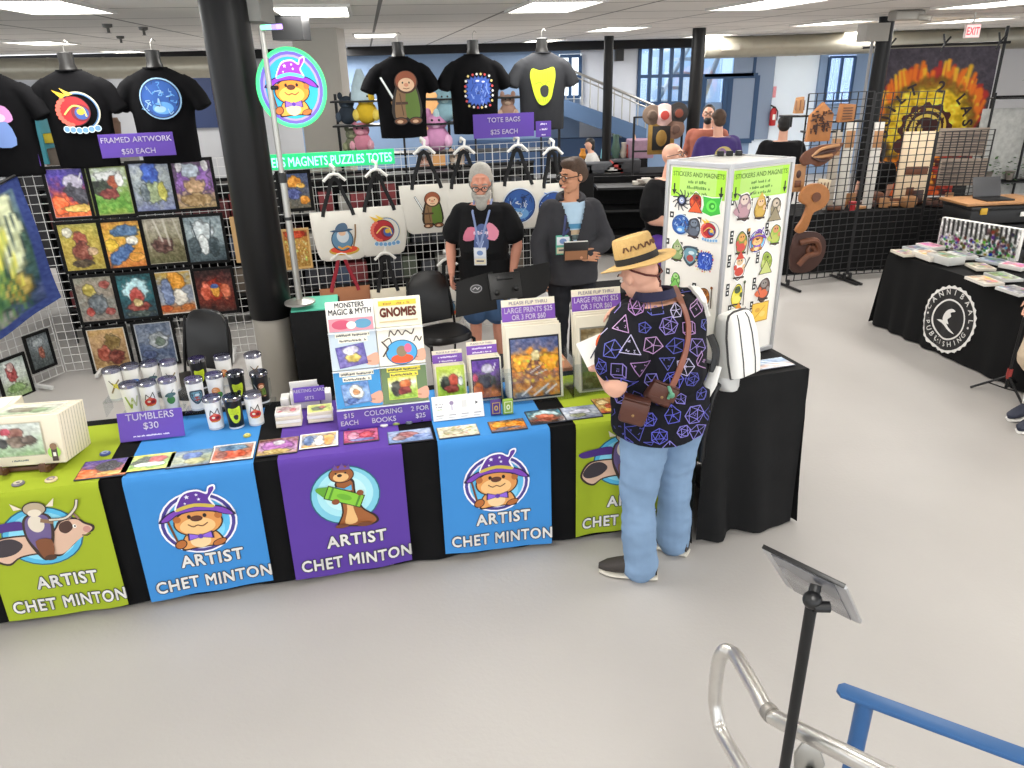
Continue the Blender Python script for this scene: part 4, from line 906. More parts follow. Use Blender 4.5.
def banner(px0, px1, py0, py1, col, art, label, top_v=.66, drop=.70, asz=.188, apos=(0, -.27), name='banner', skew=0.0, texty=(-.53, -.655)):
    u0, _ = tuv(px0, py0); u1, _ = tuv(px1, py1); W = u1-u0; uc = (u0+u1)/2
    t = thing('table_banner', label, 'banner', (0, 0, 0), 0, 'artist banners draped over the tables'); t.matrix_world = fr(tp(uc, 0, TZ), E1, E2)
    r = random.Random(int(px0)); ph = r.uniform(0, 6)
    def fn(u, v, h):
        if v > 0: return V((u, v, .006+h))
        k = -v/drop; w = .009*k*math.sin(u*13+ph)+.003*k*math.sin(u*26+ph*2)
        rr = min(1, -v/.02); return V((u+skew*k, -.04-.02*k-w-h+.012*(1-rr), .006-.006*rr+v+.012*k*math.sin(u*7+ph)))
    b = MB(); nu = 30; vs = [top_v*(1-i/6) for i in range(7)]+[-.008, -.02]+[-.02-(drop-.02)*i/16 for i in range(1, 17)]
    b.strip([[fn(-W/2+W*i/nu, v, 0) for i in range(nu+1)] for v in vs])
    m = mat('banner_'+col.strip('#'), col, .8, noise=.04, nscale=3, spec=.2); b.build('cloth', m, t)
    art.xf(apos[0]+skew*.4, apos[1], asz); art.step = .0004; art.base = .002; art.build('emblem', t, fn=fn, maxedge=.035)
    a = Art(.0002, .002); kw = dict(outline='#2b2b33', ow=.085, space=1.12)
    a.text('ARTIST', .03+skew*.7, texty[0], .066, '#e4e2de', .05, width=W*.5, sy=1, **kw); a.text('CHET MINTON', .02+skew*.9, texty[1], .066, '#e4e2de', .045, width=W*.93, sy=1, **kw)
    a.step = .0008; a.build('lettering', t, fn=fn, maxedge=.04); return t
LIME, BLUE, PURB = '#9dae2c', '#4089cc', '#5c3f9a'
bg = badge_pig(); banner(-26, 97, 494, 485, LIME, bg, 'lime green banner with a pig rider emblem at the left edge', asz=.175, apos=(-.02, -.24))
banner(123, 254, 478, 461, BLUE, badge_otter(), 'blue banner with an otter wizard badge, left one of the two blue banners', asz=.188)
banner(278, 401, 458, 443, PURB, badge_crayon(), 'purple banner with an otter carrying a green crayon', asz=.18, apos=(.0, -.24))
banner(437, 549, 441, 428, BLUE, badge_otter(), 'blue banner with an otter wizard badge, right one beside the customer', asz=.185)
banner(575, 680, 425, 412, LIME, badge_pig(), 'lime green banner half hidden behind the customer', asz=.175, apos=(-.03, -.24))
# ------------------------------------------------------------------ flat prints along the front edge of the tables
ZT = TZ+.014
PRINT_BACK = mat('print_board', (60, 60, 70), .6)
def flat_print(px, py, w, h, P, label, rot=0.0, z=ZT):
    p = Z(px, py, z); M = fr(p, E1, E2) @ Matrix.Rotation(rot, 4, 'Z')
    t = thing('art_print', label, 'art print', (0, 0, 0), 0, 'small prints lying along the front of the tables'); t.matrix_world = M
    b = MB(); b.box((0, 0, -.003), (w, h, .006), .001); b.build('backing_board', PRINT_BACK, t, smooth=False)
    P.build('picture', w*.985, h*.985, t, M=Tm(0, 0, .0006), m=printed(.25)); return t
def land(b, s): return Paint(b, s, w=34, h=28)
flat_print(105, 468, .235, .19, land(['#4a3a8c', '#5a3c84', '#c0603c', '#e07a3c'], 41).blob(.55, .4, .25, .25, '#3c3a40').blob(.2, .7, .2, .2, '#f0703c').blob(.7, .8, .3, .1, '#d8b060').border(.03, '#2c2430'), 'flat print with violet sky over orange ground, first in the front row from the left')
flat_print(149, 462, .235, .17, land(['#dcd860', '#a8c060', '#78a83c', '#d8dc4c'], 42).blob(.45, .45, .3, .28, '#3c4a2c').blob(.65, .35, .2, .2, '#c0483c').blob(.5, .65, .3, .13, '#e8ece0').border(.07, '#e2e048'), 'flat yellow bordered print with a red animal, second in the front row')
flat_print(190.5, 458, .21, .17, land(['#5c7894', '#8c9c94', '#98a07c', '#5c7090'], 43).blob(.5, .4, .25, .25, '#4a6cb0').blob(.6, .7, .25, .18, '#b0b078').border(.03, '#45506c'), 'flat grey blue print, third in the front row')
flat_print(233, 452, .215, .19, land(['#8ca0b4', '#b08474', '#c05a3c', '#c8b09c'], 44).blob(.5, .6, .3, .25, '#d05a3c').blob(.5, .25, .3, .16, '#5c7c9c').blob(.25, .6, .12, .18, '#7a3c30').border(.06, '#ece8e2'), 'flat white bordered print with red shapes, fourth in the front row')
flat_print(278, 446, .205, .185, land(['#6c4430', '#a87098', '#b890b8', '#a88c50'], 45).blob(.5, .45, .36, .3, '#b070b4').blob(.5, .3, .15, .14, '#d8d0d8').blob(.5, .8, .35, .12, '#b8a060').border(.03, '#7c6a40'), 'flat violet and gold print, fifth in the front row, nearest the card stacks')
flat_print(319, 440, .20, .175, land(['#c8a860', '#8a94b0', '#a0a8b8', '#d8a050'], 46).blob(.25, .5, .12, .35, '#7088b4').blob(.75, .5, .14, .35, '#d89438').blob(.5, .55, .12, .3, '#e4ded4').border(.05, '#f0ece6'), 'flat white bordered gold and blue print, sixth in the front row')
flat_print(361, 435.5, .185, .15, land(['#a84a6c', '#c86484', '#b85878', '#a85068'], 47).blob(.3, .5, .16, .3, '#e0a0b0').blob(.65, .45, .2, .25, '#c04a50').blob(.5, .8, .3, .1, '#7c88b8').border(.03, '#54343c'), 'flat pink print, seventh in the front row under the coloring books sign')
flat_print(410, 435.5, .235, .14, land(['#9cb4d4', '#a8b0c8', '#8ca8d0', '#6c84b0'], 48).blob(.45, .4, .25, .25, '#b8807c').blob(.25, .6, .14, .2, '#a88c8c').blob(.75, .6, .2, .16, '#7c90c0').border(.03, '#54628c'), 'flat pale blue print, eighth in the front row')
flat_print(458, 431, .22, .13, land(['#d8d4c0', '#ccc8b4', '#d4d0bc', '#c0bca4'], 49).dots(60, (.08, .1, .92, .9), '#a09c70', .03).blob(.4, .5, .2, .25, '#b8b494', k=.6).border(.03, '#8c8c80'), 'flat cream colored print with fine drawing, ninth in the front row')
flat_print(507.5, 425, .20, .13, land(['#4c5468', '#d88a34', '#d87c2c', '#5c5c70'], 50).blob(.3, .4, .2, .25, '#e89a34').blob(.7, .4, .22, .25, '#e08c30').blob(.5, .75, .3, .1, '#6c6470').border(.03, '#2c2c34'), 'flat orange and slate print, tenth in the front row')
flat_print(545, 416, .20, .17, land(['#243c4c', '#4c8ca0', '#7c5044', '#2c3038'], 51).blob(.5, .4, .34, .28, '#b4d4dc').blob(.5, .55, .25, .2, '#c46a50').blob(.5, .75, .3, .1, '#8c4a3c').border(.04, '#1c1c24'), 'flat dark print with a glowing moon, in front of the tall fire print bin')
flat_print(581, 412, .21, .16, land(['#8890a4', '#98a0b4', '#a0a4ac', '#6c7084'], 52).blob(.5, .45, .25, .2, '#b8b8c8').blob(.4, .7, .2, .14, '#84886c').border(.03, '#5c6070'), 'flat silver grey print on the right lime banner')
flat_print(607, 405, .13, .2, land(['#c09c5c', '#b07c44', '#c8b070', '#a84c34'], 53).blob(.4, .3, .25, .18, '#d8c08c').blob(.6, .6, .25, .2, '#a85038').blob(.4, .8, .2, .12, '#d0a040'), 'flat gold and red print beside the customer, last of the front row')
def disc(name, px, py, r, c1, c2, label, cat, grp, z=ZT):
    p = Z(px, py, z); t = thing(name, label, cat, p, 0, grp); q = MB(); q.lathe([(r, -.006), (r, .0), (r*.8, .003)], (0, 0, 0), 20); q.build('disc', mat('disc_'+c1.strip('#'), c1, .4), t)
    a = Art(); a.ell(0, 0, r*.7, r*.7, c2).ell(r*.1, -r*.1, r*.35, r*.3, c1); a.build('face_print', t, M=Tm(0, 0, .0035))
disc('sticker', 18, 483, .028, '#6c6474', '#c8c0a8', 'dark oval sticker in front of the white print box, left one', 'sticker', 'loose stickers on the tables')
disc('sticker', 51, 479, .028, '#d8c49c', '#8c7a8c', 'pale round sticker in front of the white print box, right one', 'sticker', 'loose stickers on the tables')
disc('sticker', 105, 453, .026, '#3c4a84', '#8c98c0', 'blue round sticker left of the tumblers sign', 'sticker', 'loose stickers on the tables')
disc('sticker', 247, 435, .02, '#b8b050', '#e4dc8c', 'tiny yellow sticker in front of the tumblers', 'sticker', 'loose stickers on the tables')
disc('pin_badge', 384, 424.5, .022, '#e4e0dc', '#c8c8cc', 'white round pin at the foot of the coloring book rack', 'pin badge', 'pins under the book rack')
disc('pin_badge', 396, 422.5, .024, '#8c9c50', '#d8d8a0', 'olive round pin at the foot of the coloring book rack', 'pin badge', 'pins under the book rack')
disc('pin_badge', 409, 422, .020, '#56606c', '#98a0a8', 'grey round pin at the foot of the coloring book rack', 'pin badge', 'pins under the book rack')

# ------------------------------------------------------------------ white print box on the little easel
M = fr(tp(-1.615, .16, TZ+.045), E1, E2) @ Matrix.Rotation(-.09, 4, 'Z') @ Matrix.Rotation(-.16, 4, 'X')
t = thing('print_box', 'white box of matted prints with a pale rider picture on its front', 'box of prints'); t.matrix_world = M
b = MB(); b.box((0, .15, .125), (.375, .29, .25), .004); b.build('box', CREAM, t)
b = MB()
for i in range(9): b.box((.1885, .03+.03*i, .125), (.001, .002, .24)); b.box((0, .03+.03*i, .2505), (.37, .002, .001))
b.build('board_edges', mat('board_edge_grey', (176, 168, 150), .8), t, smooth=False)
Paint(['#c4ccc8', '#ccd2c8', '#a8bca0', '#88a878'], 60, w=36, h=26).blob(.5, .35, .16, .2, '#a8776a').blob(.32, .25, .1, .1, '#c04a5c').blob(.55, .55, .28, .15, '#7c6a5c').blob(.25, .6, .1, .14, '#4c4a48').blob(.7, .5, .12, .12, '#6a5a50').border(.02, '#b4ac98').build('front_picture', .25, .17, t, M=fr((-.02, -.0035, .135), (1, 0, 0), (0, 0, 1)))
a = Art(); a.ell(0, 0, .03, .03, '#a6d45c').rect(-.013, -.045, .015, .02, '#4a3a34').ell(0, .03, .017, .017, '#8c6a50').rect(-.006, -.02, .008, .0, '#e8e4dc'); a.build('corner_sticker', t, M=fr((.145, -.0036, .06), (1, 0, 0), (0, 0, 1)))
a = Art(); a.text('~ORIGINAL ART', 0, -.004, .010, '#4a5a6c', .02); a.build('caption', t, M=fr((-.02, -.0036, .028), (1, 0, 0), (0, 0, 1)))
Paint(['#dcd8cc', '#c8ccbc', '#a8bc98'], 61, w=30, h=22).blob(.4, .5, .25, .2, '#9c9484').blob(.7, .6, .14, .2, '#8ca47c').border(.08, '#e6e0d0').build('top_picture', .28, .2, t, M=fr((0, .14, .2515), (1, 0, 0), (0, 1, 0)))
e = thing('easel', 'small brown wooden easel under the white print box', 'easel', (0, 0, 0)); e.matrix_world = M
WOODD = mat('dark_wood', (84, 50, 30), .5, noise=.2, nscale=20)
for s in (-.1, .1):
    b = MB(); b.box((s, -.028, -.012), (.03, .055, .022), .003); b.box((s, -.05, .006), (.03, .012, .03), .003); b.box((s, .05, -.026), (.025, .14, .02), .003); b.build('bracket', WOODD, e)
b = MB(); b.box((0, .02, -.02), (.24, .02, .02), .002); b.build('crossbar', WOODD, e)
t = thing('print_box', 'white box of prints at the left edge behind the easel box', 'box of prints'); t.matrix_world = fr(tp(-1.92, .42, TZ+.006), E1, E2)
b = MB(); b.box((0, .1, .12), (.36, .2, .24), .004); b.build('box', CREAM, t); b = MB(); b.box((0, .1, .242), (.3, .15, .003)); b.build('top_label', WHITE, t, smooth=False)

# ------------------------------------------------------------------ tumblers on clear steps
sign('price_sign', 0, 0, .325, .155, [('TUMBLERS', 1.0), ('$30', 1.0), ('~HOLOGRAPHIC PRINTINGABCDEFG', .3)], 'purple sign reading TUMBLERS $30 on a clear stand', M=fr(Z(151, 425, .83), E1, (E2*.3+UP)), size=.036)
q = thing('sign_stand', 'small black stand under the tumblers sign', 'sign holder'); q.matrix_world = fr(tp(*tuv(151, 440, TZ), TZ+.006), E1, E2)
b = MB(); b.box((0, .03, .01), (.2, .07, .02), .004); b.box((0, .05, .04), (.18, .01, .07), .002); b.build('base', BLKPL, q)
ACRYL = glass_mat('clear_acrylic', (248, 250, 251), .045)
LID = glass_mat('tumbler_lid', (170, 172, 190), .30, .1)
TUMW = mat('tumbler_white', (236, 234, 230), .3); TUMB = mat('tumbler_black', (20, 20, 22), .3)
def riser(u0, u1, v0, v1, z0, z1, label):
    t = thing('acrylic_riser', label, 'riser', (0, 0, 0), 0, 'clear risers under the tumblers'); t.matrix_world = TMX
    b = MB(); b.box(((u0+u1)/2, (v0+v1)/2, z1-.003), (u1-u0, v1-v0, .006)); b.build('shelf', ACRYL, t, smooth=False)
    for uu in (u0+.003, u1-.003): b = MB(); b.box((uu, (v0+v1)/2, (z0+z1)/2), (.006, v1-v0, z1-z0-.008)); b.build('side_panel', ACRYL, t, smooth=False)
def tumbler_base(): pass
TUM = {}
def tumbler(px, py, z, black, art, asz, label, rz=None):
    p = Z(px, py, z); t = thing('tumbler', label, 'tumbler', p, 0, 'tumblers on the clear steps'); t.rotation_euler.z = math.atan2(-p.x, p.y)*-1*0 + math.atan2(p.x, p.y)*-1
    if 'b' not in TUM:
        TUM['b'] = MB().lathe([(.036, 0), (.040, .004), (.046, .155), (.0465, .165), (.043, .167)], (0, 0, 0), 24).mesh('tumbler_body')
        TUM['l'] = MB().lathe([(.043, .164), (.050, .166), (.050, .182), (.046, .186), (.02, .186)], (0, 0, 0), 24).mesh('tumbler_lid')
        TUM['r'] = MB().lathe([(.037, -.0), (.041, .0), (.041, .008), (.0405, .010)], (0, 0, 0), 24).mesh('tumbler_ring')
    for k, n, m in (('b', 'body', TUMB if black else TUMW), ('l', 'lid', LID), ('r', 'base_ring', mat('clear_ring', (200, 204, 210), .15, spec=.8))):
        me = TUM[k].copy(); me.materials.clear(); link_mesh(n, me, m, t)
    art.xf(0, 0, asz*1.22); art.step = .00015
    def fn(a, v, h):
        zz = .085+v; r = .040+.006*(zz-.004)/.151+.0006+h; return V((r*math.sin(a/r), -r*math.cos(a/r), zz))
    art.build('print', t, fn=fn, maxedge=.02); return t
def red_beast():
    a = Art(); a.ell(0, -.3, .75, .55, '#c8322c').ell(-.2, -.2, .2, .15, '#e8e0c8').ell(.3, -.3, .25, .2, '#7a1c20').line([(-.6, .1), (-.4, .8), (0, .3), (.45, .95), (.6, .1)], .1, '#3c3430').line([(-.5, -.75), (.5, -.7)], .12, '#d8902c').ell(0, .2, .25, .18, '#d86a50'); return a
def frog(c='#4c8a4a'):
    a = Art(); a.ell(0, -.4, .5, .55, c).poly([(-.7, .1), (-.2, .6), (.6, .5), (.7, .2), (.1, .05)], '#4a6a70', 4).ell(.0, .2, .35, .3, '#5c7c7c').line([(.2, .6), (.5, .95)], .1, '#3c5a60'); return a
def vee(): a = Art(); a.line([(-.7, .7), (-.2, -.8), (.1, .5)], .22, '#98ac3c').line([(.1, .5), (.4, -.6), (.75, .6)], .2, '#b4b88c').ell(0, -.1, .2, .2, '#d8dcb8'); return a
def bluething(): a = Art(); a.ell(0, 0, .95, .55, '#3c68b4').ell(.2, .1, .5, .3, '#5c8cd0').ell(-.5, -.1, .3, .3, '#2c4c8c').line([(-.8, -.5), (.8, -.5)], .15, '#8ca4c8'); return a
def spark(c='#c8a85c'): a = Art(); a.line([(-.5, -.8), (0, .2), (.6, .8)], .2, '#8c7a5c').line([(-.3, .5), (.5, -.5)], .22, c).ell(.1, .1, .3, .3, c).line([(-.6, .9), (-.2, .3)], .12, '#5c5450'); return a
def shield(): a = Art(); a.poly([(-.8, .7), (0, .9), (.8, .7), (.75, -.2), (0, -.95), (-.75, -.2)], '#3c4c58', 3).poly([(-.6, .55), (0, .7), (.6, .55), (.55, -.15), (0, -.7), (-.55, -.15)], '#6c98a8', 3).ell(0, -.2, .35, .3, '#a84a44').ell(.1, .3, .3, .16, '#c8dce0'); return a
def pepper(): a = Art(); a.ell(-.1, .1, .55, .6, '#d8884c').ell(-.2, .3, .3, .25, '#e8b48c').ell(.3, -.4, .45, .4, '#4c8a44').ell(-.3, -.5, .2, .2, '#a84a38'); return a
D1, D2, D3 = TZ+.008, TZ+.055, TZ+.10
tumbler(217, 427, D1, False, red_beast(), .036, 'white tumbler with a red beast, first in the front row of the right group')
tumbler(237, 426, D1, True, lime_face(), .038, 'black tumbler with a lime face in the front row, between two white ones')
tumbler(257, 423, D1, False, red_beast(), .036, 'white tumbler with a red beast at the right end of the front row')
tumbler(199, 408, D2, False, shield(), .038, 'white tumbler with a blue grey shield print, left in the middle row')
tumbler(219, 403, D2, False, pepper(), .036, 'white tumbler with an orange and green print in the middle row')
tumbler(240, 401, D2, True, lime_face(), .034, 'black tumbler with a lime face in the middle row behind its twin')
tumbler(263, 401, D2, True, gnome(), .036, 'black tumbler with a grey gnome at the right end of the middle row')
tumbler(202, 387, D3, True, lime_face(), .032, 'black tumbler with a lime face, left in the back row')
tumbler(227, 384, D3, False, pepper(), .030, 'white tumbler with an orange print, middle of the back row')
tumbler(257, 382, D3, False, spark('#d0a060'), .030, 'white tumbler at the right end of the back row')
tumbler(135, 413, D2, False, vee(), .036, 'white tumbler with an olive zigzag, first in the front row behind the tumblers sign')
tumbler(153, 411, D2, False, red_beast(), .036, 'white tumbler with a red beast behind the tumblers sign')
tumbler(173, 408, D2, False, frog(), .036, 'white tumbler with a green frog behind the tumblers sign')
tumbler(118, 398, D3, False, spark('#d8cc50'), .036, 'white tumbler with a yellow print at the far left of the tumblers')
tumbler(136, 394, D3, False, bluething(), .036, 'white tumbler with a blue print, second in the left back row')
tumbler(155, 391, D3, False, frog('#6c7c84'), .034, 'white tumbler with a grey print, third in the left back row')
tumbler(174, 390, D3, False, spark('#d89440'), .034, 'white tumbler with an orange print, right end of the left back row')
uu = lambda px, py, z: tuv(px, py, z)
a0, b0 = uu(199, 408, D2), uu(263, 401, D2); riser(a0[0]-.07, b0[0]+.07, min(a0[1], b0[1])-.05, max(a0[1], b0[1])+.05, ZT-.008, D2-.001, 'clear acrylic step under the middle row of the right tumblers')
a0, b0 = uu(202, 387, D3), uu(257, 382, D3); riser(a0[0]-.07, b0[0]+.07, min(a0[1], b0[1])-.05, max(a0[1], b0[1])+.05, ZT-.008, D3-.001, 'clear acrylic step under the back row of the right tumblers')
a0, b0 = uu(135, 413, D2), uu(173, 408, D2); riser(a0[0]-.07, b0[0]+.06, min(a0[1], b0[1])-.05, max(a0[1], b0[1])+.05, ZT-.008, D2-.001, 'clear acrylic step under the tumblers just behind the sign')
a0, b0 = uu(118, 398, D3), uu(174, 390, D3); riser(a0[0]-.07, b0[0]+.06, min(a0[1], b0[1])-.05, max(a0[1], b0[1])+.05, ZT-.008, D3-.001, 'clear acrylic step under the left back row of tumblers')

# ------------------------------------------------------------------ greeting cards
def card_stack(px, py, w, d, n, top, label, z=ZT):
    """a stack of boxed card sets: every set its own object"""
    p = Z(px, py, z); u, v = tuv(px, py, z); r = random.Random(int(px*7))
    for i in range(n):
        t = thing('greeting_card_set', label if i == n-1 else 'boxed card set, layer %s of the stack %s' % (['one', 'two', 'three', 'four', 'five'][i]+' from the table', 'with the rose cover' if px < 300 else 'with the lime cover'), 'card set', (0, 0, 0), 0, 'boxed greeting card sets')
        t.matrix_world = fr(tp(u, v, z+.021*i), E1, E2) @ Matrix.Rotation(r.uniform(-.06, .06), 4, 'Z')
        b = MB(); b.box((0, 0, .0105), (w, d, .0195), .002); b.build('box', WHITE if i % 2 else CREAM, t)
        if i == n-1: top.build('cover_print', w*.94, d*.94, t, M=Tm(0, 0, .0208))
card_stack(290, 423, .135, .105, 4, Paint(['#c8c4bc', '#b8a8a4', '#d0ccc4'], 70, w=26, h=20).blob(.4, .4, .2, .25, '#a89094').blob(.7, .6, .15, .2, '#c06a74').blob(.2, .7, .1, .1, '#b05060'), 'stack topping boxed card set with a pale rose cover, left one')
card_stack(321, 418, .135, .11, 3, Paint(['#d4d86c', '#b4c45c', '#d8d870'], 71, w=26, h=20).blob(.45, .5, .3, .25, '#5c6a44').blob(.6, .4, .15, .14, '#b4584c').border(.08, '#d8dc80'), 'boxed card set with a lime cover on top of the right stack')
t = thing('card_box', 'open white card box behind the greeting cards sign', 'box'); u, v = tuv(307, 399, ZT); t.matrix_world = fr(tp(u, min(v, .62), ZT), E1, E2)
b = MB(); b.box((0, 0, .05), (.16, .1, .10), .003); b.box((.115, .02, .035), (.06, .09, .07), .003); b.box((-.115, .02, .03), (.05, .09, .06), .003); b.build('box', WHITE, t)
b = MB(); b.box((0, -.01, .13), (.155, .006, .06), .001, R=Matrix.Rotation(.3, 4, 'X')); b.build('lid_flap', WHITE, t)
sign('price_sign', 0, 0, .175, .085, ['GREETING CARDS', 'SETS'], 'purple sign reading GREETING CARD SETS above the card stacks', M=fr(Z(309, 394, .845), E1, (E2*.4+UP)), size=.018)

# ------------------------------------------------------------------ coloring book rack
RKO = tp(.15, .235, TZ+.008); RM = fr(RKO, E1, (E2*.20+UP))                  # x along, y up the lean, z to the front
rk = thing('book_rack', 'tall leaning white rack of six coloring books with a purple price strip', 'book rack'); rk.matrix_world = RM
b = MB(); b.box((0, .345, -.012), (.50, .69, .012), .002); b.build('back_board', WHITE, rk)
for y in (.118, .328, .535): b = MB(); b.box((0, y-.005, .012), (.50, .006, .035)); b.build('shelf_ledge', mat('clear_ledge', (214, 218, 222), .2), rk, smooth=False)
for s in (-.2, .2): b = MB(); b.box((s, .28, -.10), (.012, .60, .012), R=Matrix.Rotation(-.36, 4, 'X')); b.build('rear_strut', BLKMT, rk, smooth=False)
b = MB(); b.box((0, .055, .006), (.505, .115, .006), .001); b.build('price_strip', PURPLE, rk)
a = Art(); a.text('COLORING', -.005, .065, .028, '#f4f0fa', .03).text('BOOKS', -.005, .022, .028, '#f4f0fa', .03).text('$15', -.19, .065, .026, '#f4f0fa', .03).text('EACH', -.19, .024, .026, '#f4f0fa', .03).text('2 FOR', .195, .065, .026, '#f4f0fa', .03).text('$25', .195, .024, .026, '#f4f0fa', .03)
a.build('strip_lettering', rk, M=Tm(0, 0, .0098))
def book(cx, cy, w, h, label, bg, paint, lines, ptn, inner=(0, -.015, .62, .52), hand=True, rot=0.0, oval=False, tc='#3a3a44'):
    t = thing('coloring_book', label, 'book', (0, 0, 0), 0, 'coloring books on the white rack'); t.matrix_world = RM @ Tm(cx, cy, .012)
    b = MB(); b.box((0, 0, 0), (w, h, .014), .0015); b.build('pages', WHITE, t)
    a = Art(); a.rect(-w/2, -h/2, w/2, h/2, bg)
    if hand:
        a.poly([(w*.18, -h*.28), (w*.30, -h*.18), (w*.5, -h*.12), (w*.5, -h*.42), (w*.28, -h*.42)], '#e0a88e', 3).line([(w*.2, -h*.30), (w*.34, -h*.33)], .008, '#c4866c')
    if lines:
        for i, ln in enumerate(lines):
            y = h*.40-i*h*.14; ww = w*.74-i*w*.12; a.rect(-ww/2, y-h*.055, ww/2, y+h*.065, '#f2eeda' if ptn != 'y' else '#efe04c'); a.text(ln, 0, y-h*.035, h*.075, tc, .02, width=ww*.92)
    a.build('cover', t, M=Tm(0, 0, .0072))
    if paint: paint.build('cover_picture', w*inner[2], h*inner[3], t, M=Tm(w*inner[0], h*inner[1], .0105) @ Matrix.Rotation(rot, 4, 'Z'))
    return t
bw, bh = .244, .205
book(-.125, .434, bw, bh, 'middle left coloring book with a violet page on pale blue', '#c4d2dc', Paint(['#5c50a0', '#7068b0', '#6c5ca0'], 81, w=28, h=24).blob(.55, .6, .25, .2, '#d8c060').blob(.5, .25, .25, .18, '#c8c4d8').border(.05, '#4a4488'), ['~A', '~B'], '', (-.06, -.14, .62, .56), rot=.12)
t = book(.125, .434, bw, bh, 'middle right cream coloring book with a round blue picture', '#f2ecdc', None, None, '', hand=True)
a = Art(); a.line(catmull([(-.06, .055), (-.05, .085), (-.03, .06), (-.01, .085), (.01, .058), (.03, .08), (.06, .06), (.075, .085)], 4, False), .006, '#4a3a34').line(catmull([(-.09, .03), (-.06, .045), (-.05, .02)], 4, False), .006, '#4a3a34').line(catmull([(.07, .02), (.085, .045), (.1, .02), (.112, .04)], 4, False), .006, '#4a3a34').ell(0, -.035, .085, .068, '#2c5a80').ell(0, -.035, .08, .063, '#4aa4dc').ell(.0, -.07, .06, .025, '#e8582c').ell(.0, -.03, .028, .03, '#8c7a5c').ell(.035, -.015, .02, .025, '#d86a90').line([(-.1, .03), (-.07, -.01), (-.1, -.05)], .008, '#4a3a34'); a.build('cover_emblem', t, M=Tm(0, 0, .0095))
book(-.125, .224, bw, bh, 'lower left coloring book with a pale moon page on blue', '#3c94d0', Paint(['#5a84c4', '#8cacd8', '#6c90c8'], 82, w=28, h=24).blob(.5, .42, .24, .28, '#e4e4d8').blob(.5, .45, .12, .13, '#d89c64').blob(.3, .8, .2, .12, '#4c6cac').border(.04, '#54709c'), ['~A', '~B'], '', (-.05, -.12, .60, .58), rot=.10)
book(.125, .224, bw, bh, 'lower right coloring book with a yellow title and red animal', '#6c8458', Paint(['#dcdc60', '#e8ece0', '#a8c444', '#88b83c'], 83, w=28, h=24).blob(.3, .5, .18, .28, '#3a3a30').blob(.6, .35, .2, .22, '#d06a2c').blob(.55, .62, .22, .16, '#8c2c24').border(.05, '#d8d84c'), ['~A', '~B'], 'y', (-.05, -.10, .64, .6))
t = book(-.125, .618, bw, .155, 'upper left white coloring book with a pink and blue strip', '#f0ece6', None, None, '', hand=False)
a = Art(); a.text('MONSTERS', 0, .045, .026, '#26262c', .03, width=.15).text('MAGIC & MYTH', 0, .008, .03, '#26262c', .03, width=.22).rect(-.115, -.08, .115, -.012, '#d8909c').ell(-.05, -.045, .05, .025, '#c8506c').ell(.06, -.045, .045, .025, '#5c98b8').ell(0, -.05, .025, .02, '#f0e8e0'); a.build('cover_title', t, M=Tm(0, 0, .0095))
t = book(.125, .618, bw, .155, 'upper right cream coloring book titled Gnomes with a yellow bar', '#efe6cc', None, None, '', hand=False)
a = Art(); a.rect(-.1, .035, .1, .062, '#e8c440').marks(0, .040, .15, .014, '#a8842c').text('GNOMES', 0, -.022, .045, '#8a3c28', .05, width=.19, outline='#3a2418', ow=.03).line([(-.1, -.05), (.1, -.048)], .008, '#c8b48c'); a.build('cover_title', t, M=Tm(0, 0, .0095))

# ------------------------------------------------------------------ print bins with title cards
MAT = mat('matting_board', (236, 228, 208), .7)
def bin_(u, v, w, h, n, lean, paint, label, arth, head, hs, lines, tops, border='#20202a', acr=True, clear=.0):
    t = thing('print_bin', label, 'print bin'); M = fr(tp(u, v, TZ+.010), E1, E2); t.matrix_world = M
    R = Matrix.Rotation(-lean, 4, 'X')
    for i in range(n):
        hh = h*(1-.02*(n-1-i)); b = MB(); b.box((0, .012+.035*i, hh/2), (w, .012, hh), .001, R=None)
        o = b.build('matted_print', MAT, t, smooth=False); o.matrix_local = Tm(0, .0, .002) @ R
    o = None
    pic = paint.build('front_picture', w*.86, arth, t); pic.matrix_local = Tm(0, 0, .002) @ R @ fr((0, .0005, arth/2+.02), (1, 0, 0), (0, 0, 1))
    b = MB(); b.box((0, 0, 0), (w*.90, arth+.02, .003)); o = b.build('picture_border', mat('border_'+border.strip('#'), border, .5), t, smooth=False); o.matrix_local = Tm(0, 0, .002) @ R @ fr((0, .0035, arth/2+.02), (1, 0, 0), (0, 0, 1))
    # title card
    hz = h+head*.30; b = MB(); b.box((0, 0, 0), (w*.98, head, .005), .001); o = b.build('title_card', MAT, t, smooth=False); cm = Tm(0, 0, .002) @ R @ fr((0, .012+.035*(n-1)-.010, hz), (1, 0, 0), (0, 0, 1)); o.matrix_local = cm
    a = Art(); a.rect(-w*.49, -head/2, w*.49, head*.22, '#7d4fb4'); a.text('PLEASE FLIP THRU', 0, head*.29, head*.13, '#6a5a8c', .01, width=w*.7)
    for i, ln in enumerate(lines): a.text(ln, 0, head*.02-i*head*.28-head*.06, hs, '#f2ecf8', .03, width=w*(.88 if len(ln) > 14 else .62))
    o = a.build('lettering', t); o.matrix_local = cm @ Tm(0, 0, .003)
    if acr:
        b = MB(); b.box((0, -.03, .10), (w+.10, .005, .20)); b.box((w/2+.05, .06, .13), (.005, .2, .26)); b.box((-w/2-.05, .06, .13), (.005, .2, .26)); b.box((0, .06, .004), (w+.1, .2, .006)); b.build('acrylic_tray', ACRYL, t, smooth=False)
    return t
